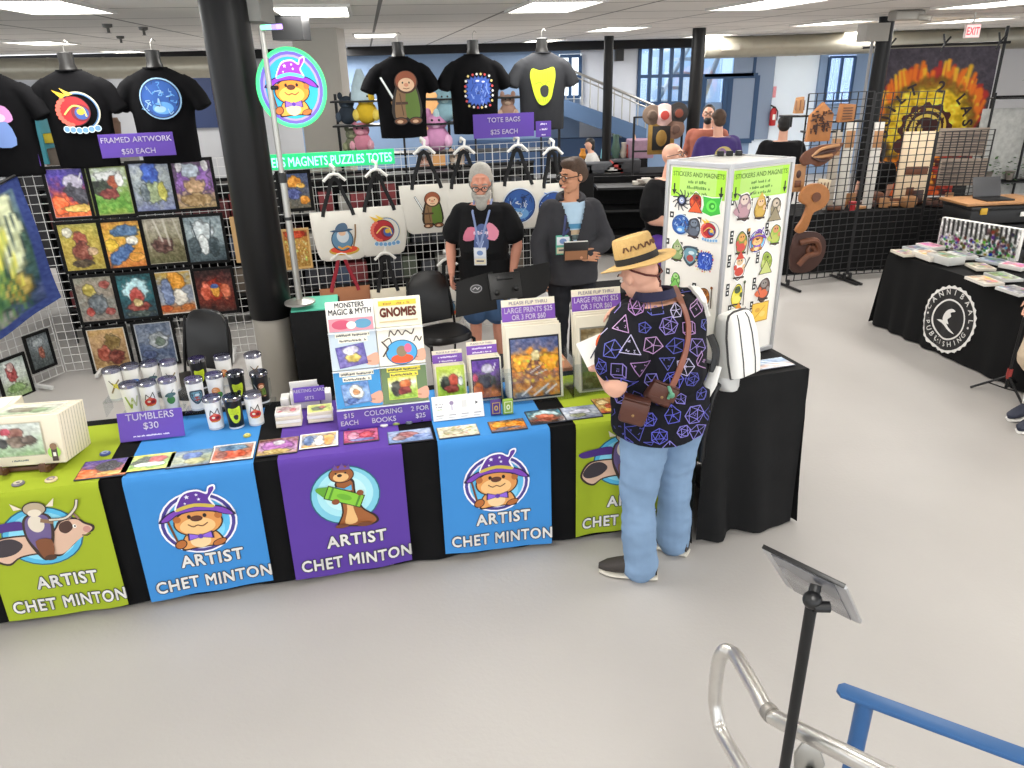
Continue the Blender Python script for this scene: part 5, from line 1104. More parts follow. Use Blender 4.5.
LP = Paint(['#4c5c8c', '#6a6a8c', '#e89428', '#d87c24', '#8a5a44', '#e0902c', '#6c6c70'], 90, w=44, h=56).blob(.25, .42, .25, .14, '#f0a024').blob(.75, .42, .25, .14, '#f0a828').blob(.5, .5, .2, .12, '#7c4a38').blob(.5, .3, .1, .08, '#e8d8a0').dots(70, (.05, .3, .95, .75), '#f4b440', .03).stroke([(.2, .95), (.4, .82)], .02, '#ececec').stroke([(.45, .97), (.75, .80)], .02, '#e8e8ec').stroke([(.7, .95), (.92, .82)], .018, '#f0f0f0').stroke([(.4, .58), (.6, .48)], .012, '#d8d4d0').stroke([(.5, .62), (.75, .55)], .012, '#e0d8d0')
bin_(1.035, .34, .325, .465, 4, .17, LP, 'tall bin of large prints with a fire and blue sky picture in front', .345, .145, .030, ['LARGE PRINTS $25', 'OR 3 FOR $60'], [])
LP2 = Paint(['#8a7450', '#9a8c6c', '#6c7a50', '#5c6c38', '#44502c'], 91, w=34, h=44).blob(.5, .2, .36, .12, '#c8b894').blob(.4, .6, .24, .2, '#6c7c3c').blob(.7, .75, .2, .14, '#54602c')
bin_(1.455, .36, .31, .485, 4, .17, LP2, 'tall bin of large prints that the customer reaches into', .36, .145, .030, ['LARGE PRINTS $25', 'OR 3 FOR $60'], [], border='#8c8a80')
SP1 = Paint(['#c4d848', '#dce0b0', '#88b43c', '#a8cc3c'], 92, w=26, h=30).blob(.3, .5, .18, .2, '#2c3426').blob(.6, .4, .18, .18, '#c8482c').blob(.5, .65, .25, .12, '#8c342c').blob(.85, .45, .1, .14, '#eef0e8').border(.09, '#cce04c')
bin_(.55, .42, .18, .23, 4, .2, SP1, 'small bin of prints with a green meadow picture in front', .19, .085, .012, ['~SMALL PRINTS', '~$10 EACHA'], [], border='#c8dc50', acr=False)
SP2 = Paint(['#5a3098', '#6a389c', '#4a3448', '#d87a2c'], 93, w=26, h=32).blob(.55, .25, .22, .13, '#d0c8d8').blob(.5, .55, .3, .2, '#34343c').blob(.2, .75, .2, .18, '#f0843a').blob(.1, .45, .1, .1, '#d84870').stroke([(.75, .3), (.85, .1)], .02, '#eeeeee')
bin_(.755, .40, .185, .27, 4, .2, SP2, 'small bin of prints with a violet and orange picture in front', .22, .085, .012, ['~SMALL PRINTS', '~$10 EACHA'], [], border='#241c34')
t = thing('info_card', 'wide white card with four small panels standing in front of the small bins', 'card'); t.matrix_world = fr(tp(.555, .205, TZ+.012), E1, (E2*.45+UP))
b = MB(); b.box((0, .065, 0), (.285, .135, .004), .001); b.build('card', WHITE, t, smooth=False)
a = Art(); 
for i in range(4): x = -.105+.07*i; a.rect(x-.03, .04, x+.03, .118, '#dcdad8').rect(x-.027, .043, x+.027, .115, '#f4f2ee')
a.marks(-.105, .085, .04, .008, '#5a5a64').marks(-.105, .07, .04, .008, '#4a4a54').marks(-.105, .055, .03, .008, '#9cb07c').ell(-.035, .09, .012, .012, '#8c7c9c').rect(-.04, .05, -.03, .08, '#c4bcc8').rect(.02, .06, .05, .10, '#d4d2ce').poly([(.098, .07), (.098, .09), (.114, .08)], '#44444c')
for i in range(4): x = -.105+.07*i; a.rect(x-.02, .022, x+.02, .027, '#a8a4a8').rect(x-.024, .008, x+.012, .012, '#c4c0c0')
a.build('printed_panels', t, M=Tm(0, 0, .0028))
b = MB(); b.box((0, .03, -.03), (.24, .006, .07), R=Matrix.Rotation(.7, 4, 'X')); b.build('prop', WHITE, t, smooth=False)
for px, py, cc, c2, lab in ((496, 414, '#4a2f80', '#c8a848', 'small dark purple card box in front of the violet print bin'), (508, 413, '#8cae3c', '#e8ecc8', 'small lime card box beside the purple card box')):
    t = thing('card_deck_box', lab, 'card box'); u, v = tuv(px, py, ZT); t.matrix_world = fr(tp(u, v, ZT-.002), E1, E2)
    b = MB(); b.box((0, 0, .044), (.058, .022, .088), .002); b.build('box', mat('deck_'+cc.strip('#'), cc, .4), t)
    a = Art(); a.rect(-.022, -.034, .022, .034, c2).rect(-.018, -.03, .018, .03, cc).ell(0, 0, .011, .016, c2).ell(0, .0, .005, .008, cc); a.build('front_print', t, M=fr((0, -.0115, .044), (1, 0, 0), (0, 0, 1)))

# ------------------------------------------------------------------ tall corner table and sticker tower
KA = .285; KO = V((1.63, 3.80, 0)) - V((math.cos(KA), math.sin(KA), 0))*.74; KX = V((math.cos(KA), math.sin(KA), 0)); KY = V((-math.sin(KA), math.cos(KA), 0)); KM = fr(KO, KX, KY); KZ = .98
covered_table('corner_table', 'tall black covered table under the white sticker tower', .11, .74, .76, KZ, KM, mat('black_drape', (14, 14, 15), .8, noise=.25, nscale=4, spec=.25, bump=.3, bscale=14), 5, flare=.04, amp=.045)
c, rr, l = [V((x, y, 0)) for x, y in ((1.13, 3.86), (1.52, 4.09), (.87, 4.11))]; bk = rr+l-c; TZ0, TZ1 = KZ+.012, 2.07
tw = thing('sticker_tower', 'tall white four sided tower covered with rows of stickers and lime headers', 'display tower', (0, 0, 0))
ALU = mat('tower_aluminium', (186, 186, 188), .4, metal=.6)
for p in (c, rr, l, bk):
    b = MB(); b.box((p.x, p.y, (TZ0+TZ1)/2), (.022, .022, TZ1-TZ0), .003, R=Rz(.5)); b.build('corner_post', ALU, tw)
def side(p, q):
    d = (q-p); w = d.length; n = V((d.y, -d.x, 0)).normalized(); mid = (p+q)/2; cen = (c+bk)/2
    if n.dot(mid-cen) < 0: n = -n
    ex = d.normalized()
    if ex.cross(UP).dot(n) < 0: ex = -ex
    return fr(V((mid.x, mid.y, (TZ0+TZ1)/2)), ex, UP), w, TZ1-TZ0, n
SIDES = {}
PANELW = mat('tower_panel_white', (232, 228, 220), .45)
for k, (p, q) in {'left': (l, c), 'right': (c, rr), 'b1': (rr, bk), 'b2': (bk, l)}.items():
    SM, w, h, n = side(p, q); SIDES[k] = (SM, w, h, p if k == 'x' else (p+q)/2, n)
    b = MB(SM); b.box((0, 0, -.003), (w-.02, h-.02, .006)); b.build('panel', PANELW, tw, smooth=False)
    b = MB(SM); b.box((0, h/2-.012, .004), (w, .024, .014), .002); b.build('edge_rail', ALU, tw, smooth=False); b = MB(SM); b.box((0, -h/2+.012, .004), (w, .024, .014), .002); b.build('edge_rail', ALU, tw, smooth=False)
b = MB(); f = lambda z: [(p.x, p.y, z) for p in (c, rr, bk, l)]
b.loft([f(TZ1-.02), f(TZ1-.008)]); b.build('top_panel', mat('tower_top', (214, 212, 206), .5), tw, smooth=False)
b = MB(); pc = bk*.72+(c+rr+l)*.0933
for dx in (-.05, 0, .05): b.box((pc.x+dx, pc.y+.03, TZ1+.006), (.035, .03, .028), .004)
b.build('top_clips', BLKPL, tw)
def onside(k, px, py):
    SM, w, h, mid, n = SIDES[k]; q = onp(px, py, V((mid.x, mid.y, 0)), n); r = SM.inverted() @ q; return r.x, r.y
for k, tsz in (('left', .030), ('right', .036)):
    SM, w, h, mid, n = SIDES[k]; x0, x1 = -w/2+.022, w/2-.022; a = Art()
    a.rect(x0, h/2-.185, x1, h/2-.035, '#a4da3c').rect(x0+.05, h/2-.18, x1-.05, h/2-.04, '#b0d870')
    a.text('STICKERS AND MAGNETS', 0, h/2-.078, .024, '#4a7a2c', .02, width=(x1-x0)*.94).marks(0, h/2-.112, (x1-x0)*.36, .016, '#5a8a3c').marks(0, h/2-.14, (x1-x0)*.40, .016, '#5a8a3c').marks(0, h/2-.168, (x1-x0)*.36, .014, '#5a8a3c')
    for x in (x0+.02, x1-.02): a.line([(x, h/2-.12), (x, h/2-.16)], .008, '#1c2414').poly([(x-.014, h/2-.15), (x+.014, h/2-.15), (x, h/2-.178)], '#1c2414')
    a.build('header', tw, M=SM @ Tm(0, 0, .0015), label='lime green header with price lettering')
def figure(c1, c2, c3, horn=False, seed=0):
    r = random.Random(seed); a = Art(); P = [(r.uniform(.75, 1)*math.cos(t)*.72, r.uniform(.8, 1)*math.sin(t)) for t in [2*PI*i/11 for i in range(11)]]
    a.poly([(x*1.1, y*1.08) for x, y in P], '#f6f4f0', 3).poly(P, '#241c1c', 3).poly([(x*.9, y*.92) for x, y in P], c1, 3).ell(0, .45, .34, .3, c3).ell(.0, -.3, .45, .32, c2).ell(-.1, .5, .06, .06, '#1c1414').ell(.15, .5, .06, .06, '#1c1414').line([(-.5, -.7), (.5, -.75)], .14, '#3c2a24').ell(-.42, .05, .16, .2, c2).ell(.42, .0, .16, .2, c3)
    k_ = seed % 4
    if k_ == 0: a.line([(.75, -.9), (.7, .95)], .09, '#4a3424').ell(.7, .95, .13, .13, c3)
    elif k_ == 1: a.poly([(-.95, -.2), (-.45, .1), (-.5, -.5)], c2, 3).line([(-.9, .5), (-.4, -.3)], .08, '#5c5458')
    elif k_ == 2: a.poly([(-.45, .62), (0, 1.2), (.4, .62)], c2).line([(.5, -.1), (.95, .6)], .09, '#3c3430')
    else: a.poly([(-.8, -.95), (0, .25), (.8, -.95)], '#241c1c').poly([(-.7, -.9), (0, .15), (.7, -.9)], c2).ell(0, .45, .3, .28, c3).ell(.08, .45, .1, .08, '#1c1414')
    if horn: a.poly([(-.3, .6), (-.9, .98), (-.42, .82)], '#5c5458').poly([(.3, .6), (.9, .98), (.42, .82)], '#5c5458')
    return a
def cardy(): a = Art(); a.rect(-1, -.85, 1, .85, '#b8882c').rect(-.92, -.77, .92, .77, '#ecc04c').ell(-.3, .2, .3, .2, '#d8a040').ell(.3, -.2, .35, .25, '#f0cc70').line([(-.6, -.5), (.6, .5)], .06, '#c08830'); return a
def eye():
    a = Art()
    for k in range(12): t = 2*PI*k/12; a.line(catmull([(0, 0), (.6*math.cos(t), .6*math.sin(t)), (1.0*math.cos(t+.25), 1.0*math.sin(t+.25))], 3, False), .1, '#26283c')
    a.ell(0, 0, .52, .55, '#1c1e30').ell(0, 0, .3, .32, '#8490b8').ell(0, 0, .16, .18, '#e4e8f4').ell(.02, 0, .07, .08, '#14141c'); return a
def gdie(): a = Art(); a.poly([(-.95, .8), (0, .7), (.95, .8), (.8, 0), (.95, -.7), (0, -1), (-.95, -.7), (-.8, 0)], '#e8f4e0').poly([(-.88, .72), (0, .62), (.88, .72), (.74, 0), (.88, -.62), (0, -.9), (-.88, -.62), (-.74, 0)], '#3cb43c').ell(0, -.05, .5, .5, '#62d44c').ell(.05, -.05, .3, .3, '#2c942c').ell(.1, -.05, .14, .14, '#7ce464'); return a
S6 = lambda x, y: (660+x/6.4, 140+y/6.4); S7 = lambda x, y: (660+x/6.4, 250+y/6.4)
ST = [('left', S6(142, 385), eye(), .045), ('left', S6(232, 400), figure('#b8341c', '#d85a2c', '#8c2014', seed=3), .046), ('left', S6(332, 420), gdie(), .05),
      ('left', S6(135, 540), swirl_disc('#2c5aa8', '#5c9ad8', '#c4dcf0', 21), .046), ('left', S6(217, 565), figure('#3c404c', '#5c6474', '#707c8c', seed=5), .05), ('left', S6(318, 585), dragon_curl(5), .05),
      ('left', S6(110, 715), figure('#6c8c4c', '#8ca46c', '#b0b890', seed=6), .05), ('left', S6(195, 742), shield(), .05), ('left', S6(290, 775), spiky_beast('#2c50b8'), .05),
      ('left', S7(100, 190), figure('#5ca43c', '#7cc45c', '#a8d888', seed=7), .04), ('left', S7(282, 300), figure('#c87c2c', '#e09c4c', '#8c5424', seed=8), .05),
      ('right', S6(535, 430), figure('#9c8088', '#b89098', '#d8c4b8', True, 9), .068), ('right', S6(640, 435), figure('#b08c34', '#c8a44c', '#e0b890', seed=10), .058), ('right', S6(735, 440), figure('#7c7464', '#94886c', '#c8b8a4', seed=11), .055),
      ('right', S6(518, 662), figure('#7c8c3c', '#c84c44', '#d89c54', seed=12), .058), ('right', S6(620, 642), badge_otter(), .055), ('right', S6(735, 605), figure('#8cb444', '#b4bc5c', '#c8885c', seed=13), .055),
      ('right', S7(505, 112), figure('#ece8e4', '#c84838', '#d8b890', seed=14), .062), ('right', S7(677, 78), figure('#a4b84c', '#c0c878', '#889c3c', seed=15), .055),
      ('right', S7(490, 290), figure('#e8d83c', '#f0e468', '#4c5c3c', seed=16), .058), ('right', S7(660, 252), figure('#5c443c', '#d86a44', '#8c8480', seed=17), .062),
      ('right', S7(492, 415), figure('#8c8c8c', '#e0902c', '#707070', seed=18), .05), ('right', S7(635, 395), cardy(), .055), ('right', S7(562, 515), swirl_disc('#8c6cb8', '#b49cd0', '#d0c0e4', 22), .04)]
tags = {'left': Art(), 'right': Art()}
for k, (px, py), a, sz in ST:
    x, y = onside(k, px, py); SM = SIDES[k][0]; sz *= 1.22; a.xf(0, 0, sz); a.step = .00015; a.build('sticker', tw, M=SM @ Tm(x, y, .002))
    tg = Art(); xx, yy = x-sz*1.05, y+sz*.85
    for j in range(1 if k == 'left' else 2): tg.rect(xx-.013, yy-.016-j*.036, xx+.011, yy+.016-j*.036, '#1a1a1c').rect(xx-.005, yy-.006-j*.036, xx+.004, yy+.006-j*.036, '#f0f0ee')
    tg.build('number_tag', tw, M=SM @ Tm(0, 0, .001))
q = Z(773, 363, KZ+.01); t = thing('art_print', 'pale blue print lying on the corner of the tall black table', 'art print'); t.matrix_world = fr(q, KX, KY)
b = MB(); b.box((-.02, 0, -.002), (.24, .13, .004)); b.build('backing_board', PRINT_BACK, t, smooth=False)
Paint(['#b8c8dc', '#8ca8cc', '#d8b8a8', '#c4d0e0'], 95, w=30, h=18).stroke([(.4, .2), (.9, .8)], .03, '#eef2f8').stroke([(.3, .4), (.8, .95)], .03, '#e8eef6').build('picture', .235, .125, t, M=Tm(-.02, 0, .0006))
# black box with the teal top beside the column
p = Z(330, 306, 1.12); q0 = Z(285, 309, 1.12); bx = thing('display_box', 'tall black display box with a teal cloth on top, right of the column base', 'display box'); ex = V((math.cos(TT), math.sin(TT), 0)); bx.matrix_world = fr(V(((p.x+q0.x)/2+.05, (p.y+q0.y)/2-.03, 0)), ex, (-ex.y, ex.x, 0))
b = MB(); b.box((0, .17, .55), (.32, .34, 1.10), .006); b.build('box', BLACK, bx); b = MB(); b.box((0, .175, 1.106), (.30, .32, .012), .002); b.build('top_cloth', mat('teal_cloth', (84, 190, 160), .7), bx)
# ------------------------------------------------------------------ people
from mathutils.bvhtree import BVHTree
SKIN = mat('skin_light', (222, 170, 146), .55, noise=.06, nscale=14, spec=.35); SKIN2 = mat('skin_ruddy', (214, 150, 126), .55, noise=.08, nscale=14, spec=.35); SKIN3 = mat('skin_tan', (204, 148, 116), .55, noise=.05, nscale=14, spec=.35)
DENIM = mat('washed_denim', (124, 150, 180), .85, noise=.28, nscale=5, bump=.3, bscale=16, spec=.2)
JEAN_D = mat('dark_trousers', (34, 35, 40), .85, noise=.15, spec=.2); SHORTS = mat('denim_shorts', (66, 92, 128), .85, noise=.2, nscale=8, spec=.2)
TEE = mat('black_tee', (18, 18, 20), .9, noise=.2, nscale=7, spec=.2, bump=.3, bscale=10)
EYE_W = mat('eye_white', (232, 228, 222), .3); EYE_D = mat('eye_dark', (40, 30, 26), .3); LIPS = mat('lips', (176, 98, 88), .5)
def limb(mb, P, R, n=14):
    """tube through joints with extra rings so that the taper and bend are smooth"""
    pr = [(*P[i], R[i]) for i in range(len(P))]
    c = catmull(pr, 5, False); mb.tube([q[:3] for q in c], [q[3] for q in c], n)
    mb.ball(P[0], R[0]*1.0, 12, 7); mb.ball(P[-1], R[-1]*.98, 12, 7)
def hand(mb, w, d, n, side, curl=.5, s=1.0, spread=.10):
    """w wrist, d towards the fingers, n out of the back of the hand; side +1: thumb on the +(d x n) side"""
    w, d, n = V(w), V(d).normalized(), V(n); a = d.cross(n).normalized(); n = a.cross(d).normalized()
    R = Matrix((a, d, n)).transposed()
    mb.ball(w+d*.045*s, (.040*s, .056*s, .017*s), 14, 9, R=R); mb.ball(w+d*.075*s, (.041*s, .026*s, .015*s), 14, 7, R=R); mb.tube([w-d*.03*s, w+d*.02*s], [.026*s, .027*s], 10, flat=.75, up=tuple(n))
    for i, (x, ln, c) in enumerate(((.032, .068, .9), (.0108, .078, 1.0), (-.0108, .072, 1.05), (-.032, .056, 1.15))):
        p = w+d*(.082*s)+a*(x*side*s); pts = [p-d*.012*s, p]; t = 0; q = p; dd = (d+a*(x*side*spread*20*.05)).normalized()
        for k, f in enumerate((.42, .32, .26)):
            t += curl*c*(.55 if k == 0 else .8); v = dd*math.cos(t)-n*math.sin(t); q = q+v*(ln*f*s); pts.append(q)
        mb.tube(pts, [.0088*s, .009*s, .0085*s, .0078*s, .0064*s], 8); mb.ball(pts[-1], .0062*s, 8, 5)
    b = w+d*.022*s+a*(.034*side*s); u = (a*side*.75+d*.62-n*.22).normalized(); v2 = (a*side*.25+d*.9-n*.45*(.5+curl)).normalized()
    mb.tube([b-u*.015*s, b, b+u*.034*s, b+u*.034*s+v2*.026*s, b+u*.034*s+v2*.048*s], [.013*s, .0135*s, .0105*s, .0092*s, .0070*s], 8); mb.ball(b+u*.034*s+v2*.048*s, .0068*s, 8, 5)
def base_joints():
    J = dict(pel=(0, 0, .95), neck=(0, -.01, 1.47), head=(0, .035, 1.635))
    for s, k in ((-1, 'L'), (1, 'R')):
        J.update({'sh'+k: (s*.180, -.01, 1.375), 'el'+k: (s*.25, -.03, 1.13), 'wr'+k: (s*.25, .06, .89), 'hip'+k: (s*.095, 0, .92), 'kn'+k: (s*.10, .012, .49), 'an'+k: (s*.105, -.02, .085), 'toe'+k: (s*.03, 1, 0)})
    return J
class Person:
    def __init__(s, label, base, yaw, h=1.75, joints=None, hyaw=0.0, hpitch=0.0, girth=0.0, skin=SKIN, name='person', belly=0.0, lean=(0, 0), shw=1.0):
        s.t = thing(name, label, 'person', (base[0], base[1], 0), 0); s.base = V((base[0], base[1], 0))
        s.k = h/1.75; s.yaw = yaw; s.R = Rz(yaw).to_3x3(); J = base_joints(); J.update(joints or {})
        s.J = {}
        for n, p in J.items():
            p = V(p)
            if n.startswith('sh'): p.x *= shw
            s.J[n] = (s.R @ p) if n.startswith('toe') else (s.R @ p)*s.k
        s.g, s.belly, s.skin, s.lean = girth, belly, skin, lean
        s.wr = {'trousers': (.013, 5, 10, 4.2), 'shorts': (.006, 6, 8, 2.2)}; s.hy, s.hp = hyaw, hpitch; s.HM = Tm(s.J['head']) @ Rz(yaw+hyaw) @ Matrix.Rotation(-hpitch, 4, 'X') @ Matrix.Scale(s.k, 4)
        s.shw = shw
    def world(s, n, p): s.J[n] = V(p)-s.base; return s
    def ax(s): return s.R @ V((1, 0, 0)), s.R @ V((0, 1, 0))
    def spine(s, z):
        """centre of the trunk at height z, bending with the lean"""
        k = s.k; t = max(0, min(1, (z/k-.92)/.55)); p = V(s.J['pel']); q = V(s.J['neck']); return V((p.x+(q.x-p.x)*t, p.y+(q.y-p.y)*t, z))
    def torso(s, mb, off=0.0, z0=.84, z1=1.47, cut=False, hemflare=0.0):
        ex, ey = s.ax(); g, k = s.g, s.k; rings = []
        tab = [(.84, .165, .105, .0), (.95, .178, .122, .0), (1.08, .168+g, .118+g+s.belly, .6*s.belly), (1.20, .176+g, .125+g+s.belly*.7, .4*s.belly), (1.32, .186*s.shw+g*.6, .125+g*.7, .0), (1.40, .178*s.shw+g*.4, .105+g*.5, -.005), (1.445, .125*s.shw+g*.3, .082+g*.3, -.01), (1.475, .068, .062, -.01)]
        kz = s.J['neck'].z/(1.47*k)
        for z, rx, ry, cy in tab:
            if z < z0-.001 or z > z1+.001: continue
            f = hemflare if z <= z0+.02 else 0
            c = s.spine(z*k*kz) + ey*(cy*k); rings.append(mb.ering(c, ex, ey, (rx+off+f)*k, (ry+off+f)*k, 24, 2.3))
        mb.loft(rings)
    def body(s, voxel=.0055, hands=None, fingers=True, legs=True, face=True, m=None):
        b = MB(); J, k = s.J, s.k
        s.torso(b)
        limb(b, [J['neck']-V((0, 0, .05*k)), (J['neck']+J['head'])*.5, J['head']-V((0, 0, .02*k))], [.062*k, .056*k, .055*k])
        HM = s.HM; R3 = HM.to_3x3(); k_ = k
        hb = MB(HM); hb.ball((0, -.012, .025), (.074, .094, .092), 18, 12); hb.ball((0, .022, -.035), (.060, .066, .075), 16, 10); hb.ball((0, .052, -.082), (.034, .028, .026), 12, 8)
        if face:
            hb.tube([(0, .084, .022), (0, .104, -.012), (0, .112, -.028)], [.009, .012, .014], 8); hb.ball((0, .104, -.030), (.017, .013, .010), 10, 6)
            hb.ball((0, .080, .032), (.05, .014, .012), 12, 6); hb.ball((-.036, .066, -.018), (.022, .02, .02), 10, 6); hb.ball((.036, .066, -.018), (.022, .02, .02), 10, 6); hb.ball((0, .088, -.056), (.022, .010, .010), 10, 6)
            for q in (-1, 1): hb.ball((q*.076, -.012, -.002), (.010, .018, .030), 8, 7)
        me = hb.mesh('h', True); b.bm.from_mesh(me); bpy.data.meshes.remove(me)
        for q in 'LR':
            limb(b, [J['sh'+q], J['sh'+q].lerp(J['el'+q], .5), J['el'+q], J['el'+q].lerp(J['wr'+q], .35), J['wr'+q]], [(.052+s.g*.2)*k, (.048+s.g*.2)*k, (.041+s.g*.15)*k, (.042+s.g*.15)*k, .027*k])
            d, n, curl = (hands or {}).get(q, (None, None, .45))
            d = V(d) if d is not None else (J['wr'+q]-J['el'+q]); n = V(n) if n is not None else (s.R @ V((1 if q == 'R' else -1, 0, .0)))
            if fingers:
                aa = V(d).cross(V(n)); fwd = s.R @ V((0, 1, .2)); side = 1 if aa.dot(fwd) > 0 else -1
                if (hands or {}).get(q+'s'): side = hands[q+'s']
                hand(b, J['wr'+q], d, n, side, curl, k)
            else: b.ball(J['wr'+q]+V(d).normalized()*.06*k, .035*k, 8, 6)
            if legs:
                limb(b, [J['hip'+q], J['hip'+q].lerp(J['kn'+q], .5), J['kn'+q], J['kn'+q].lerp(J['an'+q], .35), J['an'+q]], [.082*k, .072*k, .052*k, .053*k, .036*k])
                b.ball(J['an'+q]-V((0, 0, .04*k)), (.035*k, .035*k, .035*k), 8, 6)
        return fuse(b, 'body', voxel, m or s.skin, s.t, 3)
    def eyes(s, glasses=True, gm=None, brow=(92, 70, 56)):
        e = MB(s.HM)
        for q in (-.031, .031): e.ball((q, .083, .006), (.013, .008, .008), 10, 7)
        e.build('eyeball', EYE_W, s.t); e = MB(s.HM)
        for q in (-.031, .031): e.ball((q, .0895, .005), (.0055, .003, .0055), 8, 5)
        e.build('iris', EYE_D, s.t); e = MB(s.HM)
        for q in (-1, 1): e.tube([(q*.014, .093, .030), (q*.034, .092, .036), (q*.052, .082, .030)], [.004, .005, .003], 6)
        e.build('eyebrow', mat('brow_%d' % brow[0], brow, .8), s.t); e = MB(s.HM); e.tube([(-.024, .089, -.062), (0, .098, -.060), (.024, .089, -.062)], [.004, .006, .004], 8, flat=.8); e.build('lips', LIPS, s.t)
        if glasses:
            g = MB(s.HM)
            for q in (-1, 1):
                g.tube([(q*.033+.024*math.cos(t), .108-.004*abs(math.cos(t)), .004+.019*math.sin(t)) for t in [2*PI*i/16 for i in range(17)]], .0028, 6, cap=False); g.tube([(q*.057, .104, .010), (q*.078, .06, .012), (q*.082, -.015, .012)], .0028, 6)
            g.tube([(-.010, .110, .008), (0, .113, .011), (.010, .110, .008)], .0028, 6); g.build('glasses', gm or BLKPL, s.t)
    def shirt(s, m, sleeve=.62, off=.022, hem=.84, voxel=.010, flare=.012, slr=.018, name='shirt', open_front=False):
        b = MB(); s.torso(b, off, z0=hem if hem >= .84 else .84, z1=1.45, hemflare=flare); J, k = s.J, s.k
        ex, ey = s.ax()
        if hem < .84: b.loft([b.ering(s.spine(z*k), ex, ey, (.178+s.g*.8+off+flare)*k, (.125+s.g*.8+off+flare+s.belly*.4)*k, 24, 2.3) for z in (hem, .90, 1.0)])
        for q in 'LR':
            a, e, w = J['sh'+q], J['el'+q], J['wr'+q]; A = a.lerp(V((J['neck'].x, J['neck'].y, a.z)), .35)
            if sleeve <= 1: p = a.lerp(e, sleeve); limb(b, [A, a, a.lerp(e, sleeve*.5), p], [(.050+s.g*.1+off)*k, (.052+s.g*.15+off)*k, (.058+s.g*.22+off+slr*.6)*k, (.056+s.g*.22+off+slr)*k])
            else: p = e.lerp(w, sleeve-1); limb(b, [A, a, a.lerp(e, .5), e, p], [(.046+off)*k, (.050+s.g*.15+off)*k, (.048+s.g*.2+off)*k, (.046+s.g*.15+off)*k, (.036+off)*k])
        return fuse(b, name, voxel, m, s.t, 4, wr=s.wr.get(name, (.006, 6, 9, 1.7)))
    def trousers(s, m, length=1.0, off=.022, voxel=.010, name='trousers', cuff=.012):
        b = MB(); J, k = s.J, s.k; ex, ey = s.ax(); P = s.J['pel']
        b.loft([b.ering(s.spine(z*k), ex, ey, (rx+off*.6+s.g*.5)*k, (ry+off*.6+s.g*.5)*k, 24, 2.3) for z, rx, ry in ((.80, .150, .095), (.86, .172, .118), (.95, .178, .122), (1.03, .170, .115))])
        for q in 'LR':
            h, kn, a = J['hip'+q], J['kn'+q], J['an'+q]
            if length <= 1: e = h.lerp(kn, length*2) if length <= .5 else kn.lerp(a, (length-.5)*2)
            if length <= .5: limb(b, [h, h.lerp(e, .5), e], [(.088+off+s.g*.3)*k, (.082+off+s.g*.3)*k, (.072+off+s.g*.2+cuff)*k])
            else: limb(b, [h, h.lerp(kn, .5), kn, kn.lerp(e, .5), e-V((0, 0, .02))], [(.09+off+s.g*.35)*k, (.078+off+s.g*.3)*k, (.06+off+s.g*.12)*k, (.058+off+s.g*.1)*k, (.046+off+cuff)*k])
        return fuse(b, name, voxel, m, s.t, 4, wr=s.wr.get(name, (.006, 6, 9, 1.7)))
    def shoes(s, m, sole, ln=.285):
        for q in 'LR':
            a = s.J['an'+q]; d = V(s.J['toe'+q]); d.z = 0; d.normalize(); x = V((d.y, -d.x, 0)); k = s.k; o = V((a.x, a.y, 0))-d*.085*k
            sec = [(0, .030, .030, .055), (.035, .038, .05, .06), (.09, .040, .055, .06), (.15, .045, .043, .0), (.21, .048, .032, .0), (.26, .04, .024, 0), (ln, .016, .014, 0)]
            b = MB(); b.loft([[o+d*(t*k)+x*(w*k*math.copysign(abs(math.cos(u))**.7, math.cos(u)))+UP*((.024+hh*(1+math.sin(u)))*k) for u in [2*PI*i/16 for i in range(16)]] for t, w, hh, e in sec]); b.build('shoe', m, s.t)
            b = MB(); b.loft([[o+d*((t-.004)*k)+x*((w+.006)*k*math.cos(u))+UP*((.014+.013*math.sin(u))*k) for u in [2*PI*i/16 for i in range(16)]] for t, w, hh, e in sec]); b.build('sole', sole, s.t)
    def hairball(s, parts, m, name='hair', voxel=.008):
        b = MB(s.HM)
        for c, r in parts: b.ball(c, r, 16, 10)
        return fuse(b, name, voxel, m, s.t, 2)
def bvh_of(o): me = o.data; return BVHTree.FromPolygons([v.co for v in me.vertices], [tuple(p.vertices) for p in me.polygons])
def wrap_fn(o, O, ex, ez):
    """lay flat art onto a cloth: rays from the front of the plane (O, ex, ez)"""
    T = bvh_of(o); n = ex.cross(ez).normalized(); O = V(O)
    def fn(u, v, h):
        p = O+ex*u+ez*v+n*.8; hit, nn, i, dd = T.ray_cast(p, -n)
        if hit is None: hit, nn, i, dd = T.find_nearest(O+ex*u+ez*v)
        if nn.dot(n) < 0: nn = -nn
        return hit+nn*(.002+h)
    return fn
GHAIR = mat('grey_hair', (176, 172, 164), .7, noise=.25, nscale=60, bump=.5, bscale=120); BHAIR = mat('brown_hair', (74, 54, 40), .7, noise=.3, nscale=60, bump=.5, bscale=120); KHAIR = mat('black_hair', (24, 21, 20), .6, noise=.2, nscale=60)
SOLE = mat('pale_sole', (206, 200, 186), .7); SHOE = mat('dark_brown_shoe', (52, 46, 42), .7, noise=.15, nscale=40)

